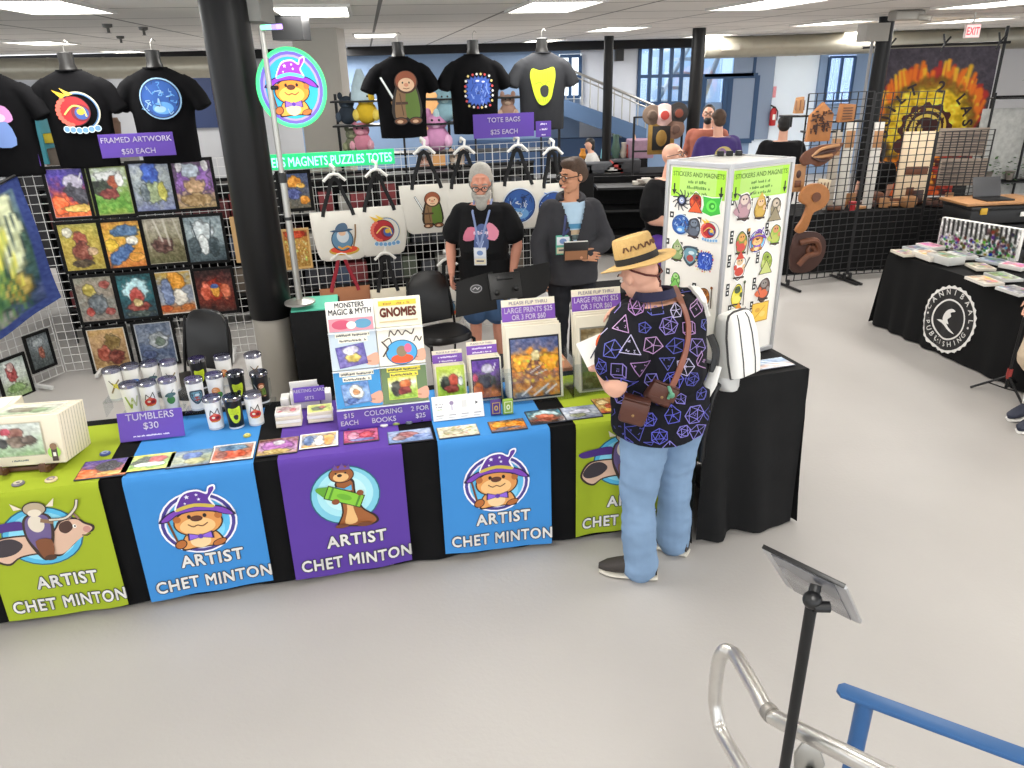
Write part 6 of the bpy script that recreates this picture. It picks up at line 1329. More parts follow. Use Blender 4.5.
# ---- the customer with the straw hat
CB = V((.74, 3.42, 0))
P = Person('person in a straw hat, dark dice print shirt and light blue jeans', (CB.x, CB.y), .72, 1.83, girth=.045, belly=.03, hyaw=.25, hpitch=-.38, shw=1.2)
W = P.world
W('pel', (.75, 3.42, .97)); W('neck', (.69, 3.44, 1.53)); W('head', (.625, 3.49, 1.60)); W('shL', (.545, 3.30, 1.435)); W('shR', (.885, 3.585, 1.425))
W('elL', Yd(616, 385, 3.15)); W('wrL', Yd(600, 368, 3.36)); W('elR', (.83, 3.83, 1.28)); W('wrR', (.635, 3.82, 1.345))
W('hipL', (.675, 3.36, .93)); W('knL', (.635, 3.31, .50)); W('anL', (.665, 3.29, .09)); W('hipR', (.845, 3.47, .93)); W('knR', (.865, 3.485, .50)); W('anR', (.885, 3.515, .09))
P.J['toeL'] = V((-.97, .22, 0)); P.J['toeR'] = V((-.75, .5, 0))
P.HM = Tm(P.J['head']) @ Rz(.60) @ Matrix.Rotation(-.42, 4, 'X') @ Matrix.Scale(1.06, 4)
P.body(.0052, hands={'L': ((-.30, .75, .45), (-.75, -.35, .35), .55), 'R': ((-.8, -.15, -.1), (.1, .6, .6), .5)})
P.eyes(False)
sh = P.shirt(mat('dice_shirt_cloth', (22, 22, 28), .9, noise=.15, nscale=8, spec=.2, bump=.3, bscale=9), sleeve=.60, off=.026, hem=.80, slr=.03, flare=.012)
P.trousers(DENIM, 1.0, off=.026, cuff=.018)
P.shoes(SHOE, SOLE, .30)
# dice outlines printed on the shirt
r = random.Random(12); a = Art()
def die(cx, cy, s, c, rot, kind):
    q = lambda P_: [(cx+s*(x*math.cos(rot)-y*math.sin(rot)), cy+s*(x*math.sin(rot)+y*math.cos(rot))) for x, y in P_]
    w = .0036
    if kind == 0:
        hx = [(math.cos(PI/6+k*PI/3), math.sin(PI/6+k*PI/3)) for k in range(6)]; tri = [(0, .55), (-.5, -.32), (.5, -.32)]
        a.line(q(hx), w, c, True); a.line(q(tri), w, c, True)
        for k, t in ((0, 0), (1, 0), (2, 0), (2, 1), (3, 1), (4, 1), (4, 2), (5, 2), (0, 2)): a.line(q([hx[k], tri[t]]), w*.8, c)
    elif kind == 1:
        a.line(q([(-.9, .8), (1, .5), (.0, -1)]), w, c, True); a.text(str(r.randint(1, 4)), *q([(-.35, .35)])[0], s*.3, c, .02, rot=rot); a.text(str(r.randint(1, 4)), *q([(.4, .3)])[0], s*.3, c, .02, rot=rot+1); a.text('4', *q([(0, -.5)])[0], s*.3, c, .02, rot=rot-1); return
    elif kind == 2:
        a.line(q([(-.7, -.7), (.5, -.7), (.5, .5), (-.7, .5)]), w, c, True); a.line(q([(-.7, .5), (-.35, .85), (.85, .85), (.85, -.35), (.5, -.7)]), w, c); a.line(q([(.5, .5), (.85, .85)]), w, c)
    else:
        a.line(q([(0, 1), (.8, .2), (.55, -.8), (-.55, -.8), (-.8, .2)]), w, c, True); a.line(q([(0, 1), (0, .1), (.55, -.8)]), w*.8, c); a.line(q([(-.8, .2), (0, .1), (.8, .2)]), w*.8, c); a.line(q([(0, .1), (-.55, -.8)]), w*.8, c)
    a.text(str(r.choice([8, 3, 5, 20, 12, 9])), *q([(-.02, -.14)])[0], s*.3, c, .02, rot=rot)
cols = ['#8070b8', '#4c4ea8', '#b088b8', '#b4accc', '#5458ac', '#a078b0']
spots = []
for j in range(11):
    for i in range(9): spots.append((-.40+.098*i+(.049 if j % 2 else 0)+r.uniform(-.015, .015), -.42+.085*j+r.uniform(-.012, .012)))
for n_, (x, y) in enumerate(spots): die(x, y, r.uniform(.030, .050), cols[(n_*5+n_//9) % 6] if y > -.02 else r.choice(['#5a5cc8', '#4a4ca8', '#8078cc']), r.uniform(0, 6), r.choice([0, 0, 1, 2, 3]))
vd = V((-.18, -1, .25)).normalized(); exv = V((0, 0, 1)).cross(vd).normalized(); exv = exv if exv.x > 0 else -exv; ezv = vd.cross(exv) if vd.cross(exv).z > 0 else -vd.cross(exv)
T_ = bvh_of(sh)
def keep_on(art, O, ex, ez):
    n = ex.cross(ez).normalized()
    def ok(t):
        for p in t:
            h = T_.ray_cast(V(O)+ex*p[0]+ez*p[1]+n*.8, -n)
            if h[0] is None: return False
        return True
    art.T = [q for q in art.T if ok(q[0])]
O_ = V((-.04, 0, 1.20)); keep_on(a, O_, exv, ezv); a.step = 2e-7; a.base = .003
a.build('dice_print', P.t, fn=wrap_fn(sh, O_, exv, ezv), maxedge=.03)
# collar
b = MB(); c0 = P.J['neck']; ring = [c0+V((.088*math.cos(t), .080*math.sin(t), .012-.012*math.cos(t-2.4))) for t in [2*PI*i/20 for i in range(20)]]
b.loft([[p+V((0, 0, -.035))+(p-c0)*.22 for p in ring], [p+(p-c0)*.02+V((0, 0, .012)) for p in ring], [p-(p-c0)*.10+V((0, 0, .0)) for p in ring]], cap=False); b.build('shirt_collar', mat('collar_navy', (38, 38, 66), .85), P.t)
# straw hat: a thing he wears
STRAW = mat('straw', (196, 160, 98), .75, noise=.18, nscale=70, bump=.5, bscale=160); STRAW_UNDER = STRAW
hc = V((.615, 3.50, 1.672)); ht = thing('straw_hat', 'natural straw hat with a black band worn by the customer', 'hat'); ht.matrix_world = Tm(hc) @ Rz(.60) @ Matrix.Rotation(-.30, 4, 'X') @ Matrix.Rotation(-.16, 4, 'Y') @ Matrix.Scale(1.10, 4)
def oval(pr, n=40): return [[V((rx*math.cos(t), ry*math.sin(t), z+dip*math.cos(2*t)*(1 if rx > .12 else 0))) for t in [2*PI*i/n for i in range(n)]] for rx, ry, z, dip in pr]
b = MB(); b.loft(oval([(.082, .103, -.002, 0), (.12, .14, -.004, .002), (.155, .178, -.004, .008), (.158, .181, .0, .008), (.12, .14, .004, .002), (.080, .10, .008, 0)])); b.build('brim', STRAW, ht)
b = MB(); b.loft(oval([(.084, .105, 0, 0), (.082, .102, .05, 0), (.076, .094, .105, 0), (.070, .088, .116, 0), (.05, .065, .108, 0), (.0, .0, .106, 0)][:5])); b.build('crown', STRAW, ht)
b = MB(); b.loft(oval([(.086, .107, .004, 0), (.085, .1055, .036, 0)]), cap=False); b.loft(oval([(.0862, .1072, .004, 0), (.0845, .105, .004, 0)]), cap=False); b.build('band', mat('black_band', (24, 23, 24), .7), ht)
b = MB()
for k in range(22):
    t = -2.9+.18*k; b.box((.0805*math.cos(t), .100*math.sin(t), .072), (.006, .006, .022), R=Rz(t) @ Matrix.Rotation(.5 if k % 2 else -.5, 4, 'X'))
b.build('woven_pattern', mat('straw_brown_weave', (96, 62, 40), .8), ht)
b = MB(P.HM); b.tube([(-.085, .0, .075), (-.083, -.055, .03), (-.05, -.098, -.004), (0, -.110, -.02), (.05, -.098, -.004), (.083, -.05, .03), (.085, .0, .075)], .0045, 6); b.tube([(0, -.11, -.02), (.006, -.118, -.045), (.0, -.112, -.07)], .004, 6)
m_ = b.mesh('chin_cord'); m_.transform(Tm(P.base)); o = bpy.data.objects.new('chin_cord', m_); COL.objects.link(o); m_.materials.append(mat('cord_brown', (92, 40, 34), .7)); o.parent = ht; o.matrix_parent_inverse = ht.matrix_world.inverted()
# shoulder strap and leather pouches
LEATHER = mat('brown_leather', (84, 46, 34), .42, noise=.3, nscale=9, spec=.5, bump=.25, bscale=40); LSTRAP = mat('strap_leather', (140, 84, 66), .5, noise=.2, nscale=12)
hp = thing('leather_holster_bag', 'brown leather pouches on the left hip of the customer with a back strap', 'bag', (0, 0, 0))
bv = bvh_of(sh)
def on_shirt(px, py, lift=.008):
    d = ray(px, py).normalized(); h = bv.ray_cast(CO-P.base, d); return (h[0]+P.base+h[1]*lift, h[1]) if h[0] is not None else (None, None)
def strap(path, w, m, name, par, lift=.009, th=.003):
    pts = [on_shirt(x, y, lift) for x, y in catmull(path, 5, False)]; pts = [p for p in pts if p[0] is not None]; rings = []
    for i, (p, n) in enumerate(pts):
        t = (pts[min(i+1, len(pts)-1)][0]-pts[max(i-1, 0)][0]).normalized(); s = t.cross(n).normalized(); n = s.cross(t)
        rings.append([p+s*w/2+n*th, p-s*w/2+n*th, p-s*w/2-n*th, p+s*w/2-n*th])
    b = MB(); b.loft(rings); return b.build(name, m, par)
strap([(673, 286), (680, 302), (687, 326), (684, 352), (676, 375), (668, 392)], .032, LSTRAP, 'shoulder_strap', hp)
b = MB()
def pouch(px, py, Yp, sz, rz, rx):
    c = Yd(px, py, Yp); b = MB(); R = Rz(rz) @ Matrix.Rotation(rx, 4, 'Y'); b.box((0, 0, 0), sz, .016, seg=3); q = MB(Tm(c) @ R)
    q.box((0, 0, 0), sz, .018, seg=3); q.build('pouch', LEATHER, hp); q = MB(Tm(c) @ R); q.box((0, -sz[1]/2-.003, sz[2]*.16), (sz[0]*1.02, .008, sz[2]*.62), .004); q.box((0, 0, sz[2]/2+.002), (sz[0]*1.0, sz[1]*1.0, .008), .003); q.build('flap', LEATHER, hp)
    q = MB(Tm(c) @ R); q.lathe([(.007, 0), (.007, .004), (.003, .006)], (0, -sz[1]/2-.006, -sz[2]*.06), 10, R=Matrix.Rotation(PI/2, 4, 'X')); q.build('stud', mat('brass_stud', (150, 120, 80), .35, metal=.7), hp)
pouch(634, 411, 3.135, (.125, .06, .125), -.25, .22); pouch(660, 393, 3.20, (.135, .06, .105), .12, .45)
q = MB(); c = Yd(668, 392, 3.17); q.tube([c+V((.0, 0, .03)), c+V((.012, -.01, 0)), c+V((.0, -.01, -.03))], .008, 6); q.ball(c+V((.016, -.012, -.012)), .014); q.build('clip', mat('clip_green', (90, 150, 120), .4), hp)
# white backpack hanging off the right shoulder
PACKW = mat('white_vinyl', (232, 231, 226), .35, spec=.5); PACKS = mat('pack_seam', (64, 62, 62), .7)
bpk = thing('white_backpack', 'white backpack with dark seams slung on the right shoulder of the customer', 'backpack', (0, 0, 0))
strap([(672, 284), (688, 286), (698, 296), (704, 310), (708, 326)], .062, PACKW, 'shoulder_strap', bpk, .012, .007)
c = Yd(736, 343, 3.60); PM = fr(c, (.78, .62, .0), (-.22, .1, 1))
q = MB(PM)
q.loft([q.ering((0, y, 0), V((1, 0, 0)), V((0, 0, 1)), rx*1.2, rz*1.1, 28, 4.5) for y, rx, rz in ((-.168, .075, .055), (-.160, .092, .070), (-.08, .098, .075), (.05, .094, .070), (.13, .080, .060), (.158, .066, .048), (.168, .045, .03))]); q.build('pack_body', PACKW, bpk)
q = MB(PM)
prof_ = ((-.160, .092, .070), (-.08, .098, .075), (.05, .094, .070), (.13, .080, .060), (.158, .066, .048))
for f_ in (-.55, .30): q.tube([(f_*rx*1.2, y, rz*1.1*(1-abs(f_)**4.5)**(1/4.5)+.001) for y, rx, rz in prof_], .0032, 6)
loop = [(rx*1.2*1.0, y, .03) for y, rx, rz in prof_]; q.tube([(-a, b_, c_) for a, b_, c_ in loop]+[(-.04, .170, .03), (.04, .170, .03)]+loop[::-1]+[(.05, -.169, .03), (-.05, -.169, .03)]+[(-loop[0][0], loop[0][1], .03)], .006, 6, cap=False)
q.build('seam', PACKS, bpk)
q = MB(PM); q.loft([q.ering((-.03, y, -.05), V((1, 0, 0)), V((0, 0, 1)), rx, .045, 20, 3) for y, rx in ((-.25, .03), (-.235, .055), (-.19, .075), (-.15, .08))]); q.build('lower_pocket', mat('pack_grey', (206, 206, 204), .4), bpk)
q = MB(); p0, p1, p2, p3 = Yd(710, 335, 3.50), Yd(716, 352, 3.46), Yd(713, 372, 3.44), Yd(702, 398, 3.44); q.tube(catmull([tuple(p0), tuple(p1), tuple(p2)], 4, False), .026, 10, flat=.5); q.build('strap_web', BLKPL, bpk)
q = MB(); q.tube(catmull([tuple(Yd(716, 366, 3.45)), tuple(Yd(711, 382, 3.42)), tuple(Yd(703, 398, 3.42)), tuple(Yd(700, 425, 3.42))], 4, False), [.03]*4+[.034]*4+[.028]*4+[.02], 10, flat=.5); q.build('strap_pad', PACKW, bpk)
q = MB(); q.tube(catmull([tuple(Yd(722, 376, 3.57)), tuple(Yd(710, 398, 3.55)), tuple(Yd(703, 430, 3.54)), tuple(Yd(700, 462, 3.53))], 4, False), [.03]*4+[.035]*4+[.03]*4+[.015], 10, flat=.6); q.build('back_panel', BLKPL, bpk)
# the print he holds
pr_ = thing('held_print', 'small white print with an orange corner held in the left hand of the customer', 'print'); hw = P.J['wrL']+P.base
pr_.matrix_world = fr(Yd(599, 348, 3.40), (.92, .25, .30), (-.1, .55, .75))
q = MB(); q.box((0, 0, 0), (.19, .13, .003), .001); q.build('sheet', WHITE, pr_, smooth=False)
a = Art(); a.poly([(-.01, .0), (.08, -.05), (.08, .06), (.02, .055)], '#e8642c', 3).line([(-.06, -.03), (.02, .03)], .006, '#3c3c48').line([(-.04, -.04), (.03, .01)], .004, '#6c6c78'); a.build('printing', pr_, M=Tm(0, 0, .002))

# ---- bearded vendor
P = Person('bearded person with grey hair, black printed shirt and denim shorts', (-.21, 6.45), PI-.12, 1.79, girth=.012, belly=.06, hyaw=.10, hpitch=-.30, skin=SKIN2, shw=1.02,
           joints=dict(elL=(-.285, .02, 1.12), wrL=(-.25, .13, .88), elR=(.285, .02, 1.12), wrR=(.27, .13, .88), head=(0, .065, 1.62)))
P.body(.0055, hands={'L': ((.1, .35, -1), None, .5), 'R': ((-.1, .35, -1), None, .5)}); 
P.HM = Tm(P.J['head']) @ Rz(P.yaw+.10) @ Matrix.Rotation(-.30, 4, 'X') @ Matrix.Scale(P.k*1.13, 4)
P.eyes(True, brow=(150, 144, 136)); P.hairball([((0, -.055, .056), (.082, .080, .078)), ((-.062, -.05, .0), (.028, .05, .075)), ((.062, -.05, .0), (.028, .05, .075)), ((0, -.09, -.05), (.06, .045, .10)), ((0, -.10, -.16), (.03, .03, .07))], GHAIR)
P.hairball([((0, .075, -.088), (.050, .042, .045)), ((0, .085, -.118), (.044, .034, .052)), ((-.045, .045, -.06), (.026, .04, .045)), ((.045, .045, -.06), (.026, .04, .045)), ((0, .103, -.05), (.034, .014, .012))], GHAIR, 'beard')
sh = P.shirt(TEE, sleeve=.64, off=.024, hem=.78, slr=.025)
fy = P.R @ V((0, 1, 0)); fx = (P.R @ V((-1, 0, 0)))
a = Art(); a.poly([(-.15, -.05), (-.11, .05), (-.02, .04), (-.05, -.04)], '#c86a84', 3).poly([(.02, .0), (.07, .09), (.15, .02), (.12, -.05)], '#d8849c', 3).poly([(-.05, -.12), (-.03, .06), (.05, .06), (.07, -.1), (.0, -.15)], '#44588c', 4).marks(0, .0, .11, .03, '#d8c8d8').line([(-.03, -.06), (.02, -.12)], .01, '#8ca0d0').line([(.03, -.05), (.0, -.13)], .008, '#a8b8dc')
a.build('shirt_print', P.t, fn=wrap_fn(sh, P.spine(1.23*P.k)+fy*0, fx, UP), maxedge=.03)
P.trousers(SHORTS, .47, off=.03, cuff=.02, name='shorts'); P.shoes(mat('dark_shoe', (36, 36, 40), .7), SOLE)
def lanyard(P, col, badge, label, z=1.15, x=0.0, grp='badges on lanyards', w=.105, h=.15, spread=.07):
    t = thing('lanyard_badge', label, 'badge', (0, 0, 0), 0, grp); n = P.J['neck']; fy = P.R @ V((0, 1, 0)); fx = P.R @ V((1, 0, 0)); B = bvh_of(P.shirt_o); base = P.base
    def front(u, zz, lift): 
        o = P.spine(zz)+fx*u+fy*.8; hit = B.ray_cast(o, -fy); p = hit[0] if hit[0] is not None else P.spine(zz)+fx*u+fy*.13; return p+fy*lift+base
    q = MB()
    for s in (-1, 1):
        path = [base+n+fx*(s*.075)+V((0, 0, .01))-fy*.02]+[front(s*(spread*(1-k/4))+x*(k/4), (1.40-(1.40-z-.07)*(k/4))*P.k, .012) for k in range(5)]; q.tube(path, .009, 6, flat=.4)
    q.build('strap', mat('lanyard_'+col.strip('#'), col, .6), t)
    c = front(x, z*P.k, .016); bm_ = fr(c, -fx, UP); q = MB(bm_); q.box((0, 0, 0), (w, h, .004), .002); q.build('badge_card', mat('badge_'+badge.strip('#'), badge, .4), t)
    a = Art(); a.rect(-w*.44, -h*.44, w*.44, -h*.12, '#e8ddc0').rect(-w*.44, h*.0, w*.44, h*.42, '#e4e8f0').ell(0, h*.2, w*.25, h*.14, '#7c98c8').rect(-w*.3, -h*.3, w*.3, -h*.22, '#54586c'); a.build('badge_print', t, M=bm_ @ Tm(0, 0, .0025)); return t
P.shirt_o = sh; lanyard(P, '#7c8cb8', '#d8dce4', 'blue lanyard with a white badge on the bearded person', z=1.06)

# ---- vendor in the dark hoodie
P = Person('person in a dark grey hoodie and glasses holding a book, head turned to the side', (.53, 6.25), PI+.12, 1.84, girth=.0, skin=SKIN3, hyaw=-1.15, hpitch=-.12, shw=.95,
           joints=dict(elL=(-.27, .02, 1.12), wrL=(-.03, .23, 1.05), elR=(.26, .02, 1.12), wrR=(.25, .12, .90)))
P.HM = Tm(P.J['head']) @ Rz(P.yaw-1.1) @ Matrix.Rotation(-.10, 4, 'X') @ Matrix.Scale(P.k*1.08, 4)
P.body(.0055, hands={'L': ((.85, .25, -.05), (-.1, .9, .1), .35), 'R': ((0, .2, -1), None, .4)})
P.eyes(True, brow=(70, 50, 40)); P.hairball([((0, -.022, .055), (.080, .094, .080)), ((0, .03, .095), (.066, .055, .034)), ((-.058, -.04, .015), (.028, .058, .06)), ((.058, -.04, .015), (.028, .058, .06)), ((0, -.075, .0), (.060, .034, .06))], BHAIR)
HOOD = mat('dark_hoodie_cloth', (56, 56, 60), .9, noise=.2, nscale=7, spec=.2, bump=.3, bscale=12)
sh0 = P.shirt(mat('pale_blue_tee', (176, 204, 226), .85, noise=.05), sleeve=.12, off=.012, hem=.86, name='tshirt', flare=0, slr=-.01)
# the hoodie is an open front: a shell with the chest strip cut away
hb = P.shirt(HOOD, sleeve=1.75, off=.03, hem=.80, slr=.02, name='hoodie')
fy = P.R @ V((0, 1, 0)); fxp = P.R @ V((1, 0, 0)); bm = bmesh.new(); bm.from_mesh(hb.data); kill = []
for f in bm.faces:
    c_ = f.calc_center_median(); z = c_.z/P.k; d = c_-P.spine(c_.z)
    if d.dot(fy) > .04 and 1.12 < z < 1.48 and abs(d.dot(fxp)) < .085*(z-1.10)/.30: kill.append(f)
bmesh.ops.delete(bm, geom=kill, context='FACES'); bm.to_mesh(hb.data); bm.free()
b = MB(); n_ = P.J['neck']; b.tube([n_+fxp*(.10*math.cos(t))+fy*(-.015+.085*math.sin(t))+V((0, 0, -.012-.03*(math.sin(t)))) for t in [PI*.62+2*PI*.76*i/16+PI*.0 for i in range(17)]], .03, 8); b.build('hood', HOOD, P.t)
a = Art(); a.rect(-.07, -.01, .06, .03, '#4c8cb4').rect(-.06, -.06, .05, -.02, '#c8b090').ell(0, -.08, .05, .02, '#5c6c6c'); a.build('tshirt_print', P.t, fn=wrap_fn(sh0, P.spine(1.26*P.k), -fxp, UP), maxedge=.03)
P.trousers(JEAN_D, 1.0, off=.02); P.shoes(mat('grey_shoe', (70, 72, 76), .7), SOLE)
P.shirt_o = hb; lanyard(P, '#3c4470', '#5cb49c', 'dark lanyard with a teal badge on the person in the hoodie', z=1.13, x=.10, w=.12, h=.16)
bk_ = thing('held_book', 'black and tan book held against the chest of the person in the hoodie', 'book'); wl = P.J['wrL']+P.base
bk_.matrix_world = fr(wl+fy*.015-fxp*(-.045)+V((0, 0, .055)), -fxp, UP+fy*.1)
q = MB(); q.box((0, 0, .0), (.20, .15, .024), .003); q.build('cover', mat('book_black', (30, 28, 28), .5), bk_); q = MB(); q.box((0, -.035, .013), (.185, .075, .002)); q.build('tan_band', mat('book_tan', (150, 104, 72), .6), bk_, smooth=False); q = MB(); q.box((0, .076, 0), (.19, .004, .018)); q.build('page_edge', WHITE, bk_, smooth=False)

# ---- bald visitor behind the tower
P = Person('bald person in a black shirt standing behind the sticker tower', (1.54, 7.25), PI+.75, 1.86, girth=.03, belly=.02, skin=SKIN, hyaw=.1, hpitch=-.25, shw=1.2,
           joints=dict(elL=(-.28, .06, 1.14), wrL=(-.16, .30, 1.10), elR=(.30, .04, 1.14), wrR=(.12, .30, 1.08)))
P.body(.007, hands={'L': ((.4, .8, 0), None, .4), 'R': ((-.4, .8, 0), None, .4)}); P.eyes(True, brow=(120, 96, 80))
P.shirt(TEE, sleeve=.75, off=.026, hem=.82, slr=.02); P.trousers(JEAN_D, 1.0); P.shoes(mat('dark_shoe', (36, 36, 40), .7), SOLE)
PV = P
q = thing('purple_sweater', 'purple garment hanging behind the brim of the straw hat', 'sweater'); c = Yd(657, 247, 6.98); q.location = c
b = MB(); b.ball((0, 0, 0), (.11, .08, .12)); b.ball((.07, 0, -.10), (.09, .07, .10)); b.ball((-.04, .0, -.13), (.08, .06, .10)); b.tube([(-.1, 0, .03), (-.02, 0, -.26)], [.05, .03]); fuse(b, 'cloth', .012, mat('purple_cloth', (88, 52, 150), .8, noise=.3, nscale=14), q, 2)
# ------------------------------------------------------------------ racks and goods behind the wire grid
def bq(u, v, z): return GA+EG*u-NG*v+UP*z           # v metres behind the grid
BM = fr(GA, EG, -NG)
cur = thing('backdrop_curtain', 'black curtain hanging behind the wire grid', 'curtain', (0, 0, 0)); cur.matrix_world = BM
b = MB(); n = 120; b.strip([[(-.3+5.3*i/n, 1.5+.03*math.sin(i*.9)+.02*math.sin(i*2.3), z) for i in range(n+1)] for z in (1.50, .9, .02)]); o = b.build('cloth', BLACK, cur)
b = MB(); b.tube([(-.3, 1.5, 1.51), (5.0, 1.5, 1.51)], .015); b.build('rail', BLKMT, cur)
for x in (-.28, 2.4, 4.95): b = MB(); b.tube([(x, 1.54, 0), (x, 1.54, 1.51)], .016); b.build('post', BLKMT, cur)
GOODS = [mat('goods_%d' % i, c, .6, noise=.25, nscale=18) for i, c in enumerate(((86, 30, 34), (52, 54, 60), (150, 146, 140), (36, 38, 46), (104, 92, 80), (60, 74, 98), (120, 44, 48), (70, 78, 64)))]
rg = random.Random(4)
def rack(u0, w, lab, hz=(.35, .75, 1.15, 1.5), dep=.32, v=1.0):
    t = thing('goods_rack', lab, 'rack', (0, 0, 0), 0, 'racks behind the wire grid'); t.matrix_world = BM @ Tm(u0, v, 0)
    for x in (0, w):
        for y in (0, dep): q = MB(); q.box((x, y, hz[-1]/2+.03), (.025, .025, hz[-1]+.06)); q.build('post', BLKMT, t, smooth=False)
    for z in hz: q = MB(); q.box((w/2, dep/2, z), (w, dep, .02)); q.build('shelf', BLKMT, t, smooth=False)
    for z in hz[:-1]:
        x = .03
        while x < w-.14:
            bw_, bh_ = rg.uniform(.10, .20), rg.uniform(.16, .27); bw_ = min(bw_, w-x-.03)
            q = MB(); q.box((0, 0, bh_/2), (bw_, .18, bh_), .006); q.box((0, -.091, bh_*.55), (bw_*.7, .004, bh_*.4), .001)
            o = q.build('boxed_item', rg.choice(GOODS), None); tag(o, 'small boxed item on the racks behind the wire grid', 'box', 'boxed goods behind the wire grid'); o.matrix_world = BM @ Tm(u0+x+bw_/2, v+.14, z+.0105); x += bw_+rg.uniform(.01, .06)
rack(-.15, .95, 'black goods rack behind the wire grid at its left corner'); rack(1.0, .95, 'black goods rack behind the framed prints'); rack(2.05, .95, 'black goods rack behind the wire grid right of the column'); rack(3.1, .85, 'black goods rack behind the tote bags'); rack(4.0, .75, 'black goods rack behind the two vendors')
# soft toys on the top boards, seen between the shirts
def plush(px, py, Y, cols, s, lab, kind):
    p = Yd(px, py, 9.42); zz_ = min((1.63, 1.96, 2.23, 1.30), key=lambda q_: abs(q_-(p.z-(.7 if kind != 'cone' else .6)*s))); p.z = zz_+(.705 if kind != 'cone' else .605)*s; t = thing('plush_toy' if kind != 'cone' else 'paper_cone', lab, 'soft toy' if kind != 'cone' else 'decoration', p); m0 = mat('plush_'+cols[0].strip('#'), cols[0], .9, noise=.15, nscale=20); m1 = mat('plush_'+cols[1].strip('#'), cols[1], .9)
    q = MB()
    if kind == 'cone': q.lathe([(s*.5, -s*.6), (s*.4, 0), (s*.12, s*.7)], (0, 0, 0), 16); q.build('body', m0, t); return
    q.ball((0, 0, -s*.2), (s*.5, s*.4, s*.5)); q.ball((0, 0, s*.4), (s*.42, s*.36, s*.36)); q.build('body', m0, t)
    for k in (-1, 1): q = MB(); q.ball((k*s*.32, 0, s*.75), (s*.14, s*.08, s*.2), 8, 6); q.build('ear', m0, t); q = MB(); q.ball((k*s*.45, -s*.2, -s*.3), (s*.18, s*.18, s*.26), 8, 6); q.build('paw', m1, t)
    q = MB(); q.ball((0, -s*.3, s*.3), (s*.18, s*.12, s*.12), 8, 6); q.build('muzzle', m1, t)
    for k in (-1, 1): q = MB(); q.ball((k*s*.14, -s*.33, s*.5), s*.05, 6, 5); q.build('eye', EYE_D, t)
for a_ in ((346, 99, 9.4, ('#26303c', '#3a4654'), .22, 'dark blue soft toy at the left end behind the gnome shirt', 'toy'), (361, 95, 9.4, ('#b8cdd6', '#d8e4e8'), .26, 'pale blue cone behind the gnome shirt', 'cone'), (367, 116, 9.2, ('#d8b428', '#e8d060'), .26, 'yellow soft toy behind the gnome shirt', 'toy'),
           (362, 140, 9.0, ('#c88094', '#dca0b0'), .24, 'dusty pink soft toy low behind the gnome shirt', 'toy'), (352, 130, 9.2, ('#6c7058', '#8c9070'), .2, 'olive soft toy left of the yellow one', 'toy'), (437, 134, 9.0, ('#c88cb4', '#e0b0d0'), .30, 'round pink soft toy between the gnome shirt and the blue print shirt', 'toy'),
           (446, 114, 9.3, ('#8cb0bc', '#b4d0d4'), .24, 'pale teal soft toy above the round pink one', 'toy'), (508, 108, 9.3, ('#9c7c6c', '#bca08c'), .2, 'brown soft toy between the blue print shirt and the charcoal shirt', 'toy'), (457, 152, 8.9, ('#d8c0a8', '#e8d8c8'), .22, 'cream soft toy behind the top wires near the bearded person', 'toy'), (425, 155, 8.9, ('#b88c7c', '#d0aa98'), .2, 'tan soft toy behind the top wires above the gnome tote', 'toy')): plush(*a_)
t = thing('toy_shelf', 'long dark shelf rack carrying the soft toys behind the shirts', 'shelf', (0, 0, 0)); a0, b0 = Yd(335, 120, 9.45), Yd(560, 116, 9.45)
for z in (1.29, 1.62, 1.95, 2.22): q = MB(); q.box(((a0.x+b0.x)/2, 9.45, z), (b0.x-a0.x, .35, .02)); q.build('shelf', BLKMT, t, smooth=False)
for x in (a0.x, (a0.x+b0.x)/2, b0.x): q = MB(); q.box((x, 9.6, 1.15), (.03, .03, 2.3)); q.build('post', BLKMT, t, smooth=False)
q = MB(); a0, b0, c0 = Yd(424, 84, 13), Yd(441, 84, 13), Yd(432, 122, 13); q.box(((a0.x+b0.x)/2, 13, 1.1), (b0.x-a0.x, .05, 2.2)); tag(q.build('plywood_sheet', mat('orange_wood', (196, 146, 92), .6, noise=.15, nscale=6), smooth=False), 'orange wooden door panel behind the gap between two shirts', 'panel')
q = MB(); a0 = Yd(39, 140, 8.6); q.box(tuple(a0), (.20, .2, .5), .01); q.box((a0.x, a0.y-.1, a0.z+.05), (.12, .01, .2)); tag(q.build('teal_box', mat('teal_box', (70, 158, 174), .5, noise=.2)), 'tall teal box behind the black shirts on the left', 'box')
q = MB(); a0 = Yd(51, 138, 8.6); q.box(tuple(a0), (.14, .15, .10), .01); tag(q.build('yellow_box', mat('yellow_box', (214, 190, 40), .5)), 'small yellow box beside the tall teal box', 'box')
q = MB(); a0 = Yd(56, 158.5, 8.6); q.box(tuple(a0), (.16, .15, .22), .01); tag(q.build('grey_box', GOODS[4]), 'small grey brown box below the yellow box', 'box')
a0 = Yd(115, 129, 8.85); q = MB(); q.box((a0.x, a0.y, (a0.z-.1)/2), (.3, .25, a0.z-.1), .01); tag(q.build('tall_carton', mat('carton_grey', (150, 146, 142), .7)), 'tall grey carton under the brown cup between two black shirts', 'box'); q = MB(); q.lathe([(.05, -.1), (.07, .06), (.072, .07), (.06, .08), (.05, .12)], a0, 16); tag(q.build('cup', mat('cup_brown', (120, 92, 76), .6)), 'brown cup showing between two black shirts', 'cup')
q = MB(); a0 = Yd(80, 150, 8.85); q.box((a0.x, a0.y, a0.z-.75), (1.6, .4, 1.1), .01); tag(q.build('goods_counter', mat('counter_dark', (48, 46, 48), .7)), 'dark counter behind the left end of the wire grid', 'counter')

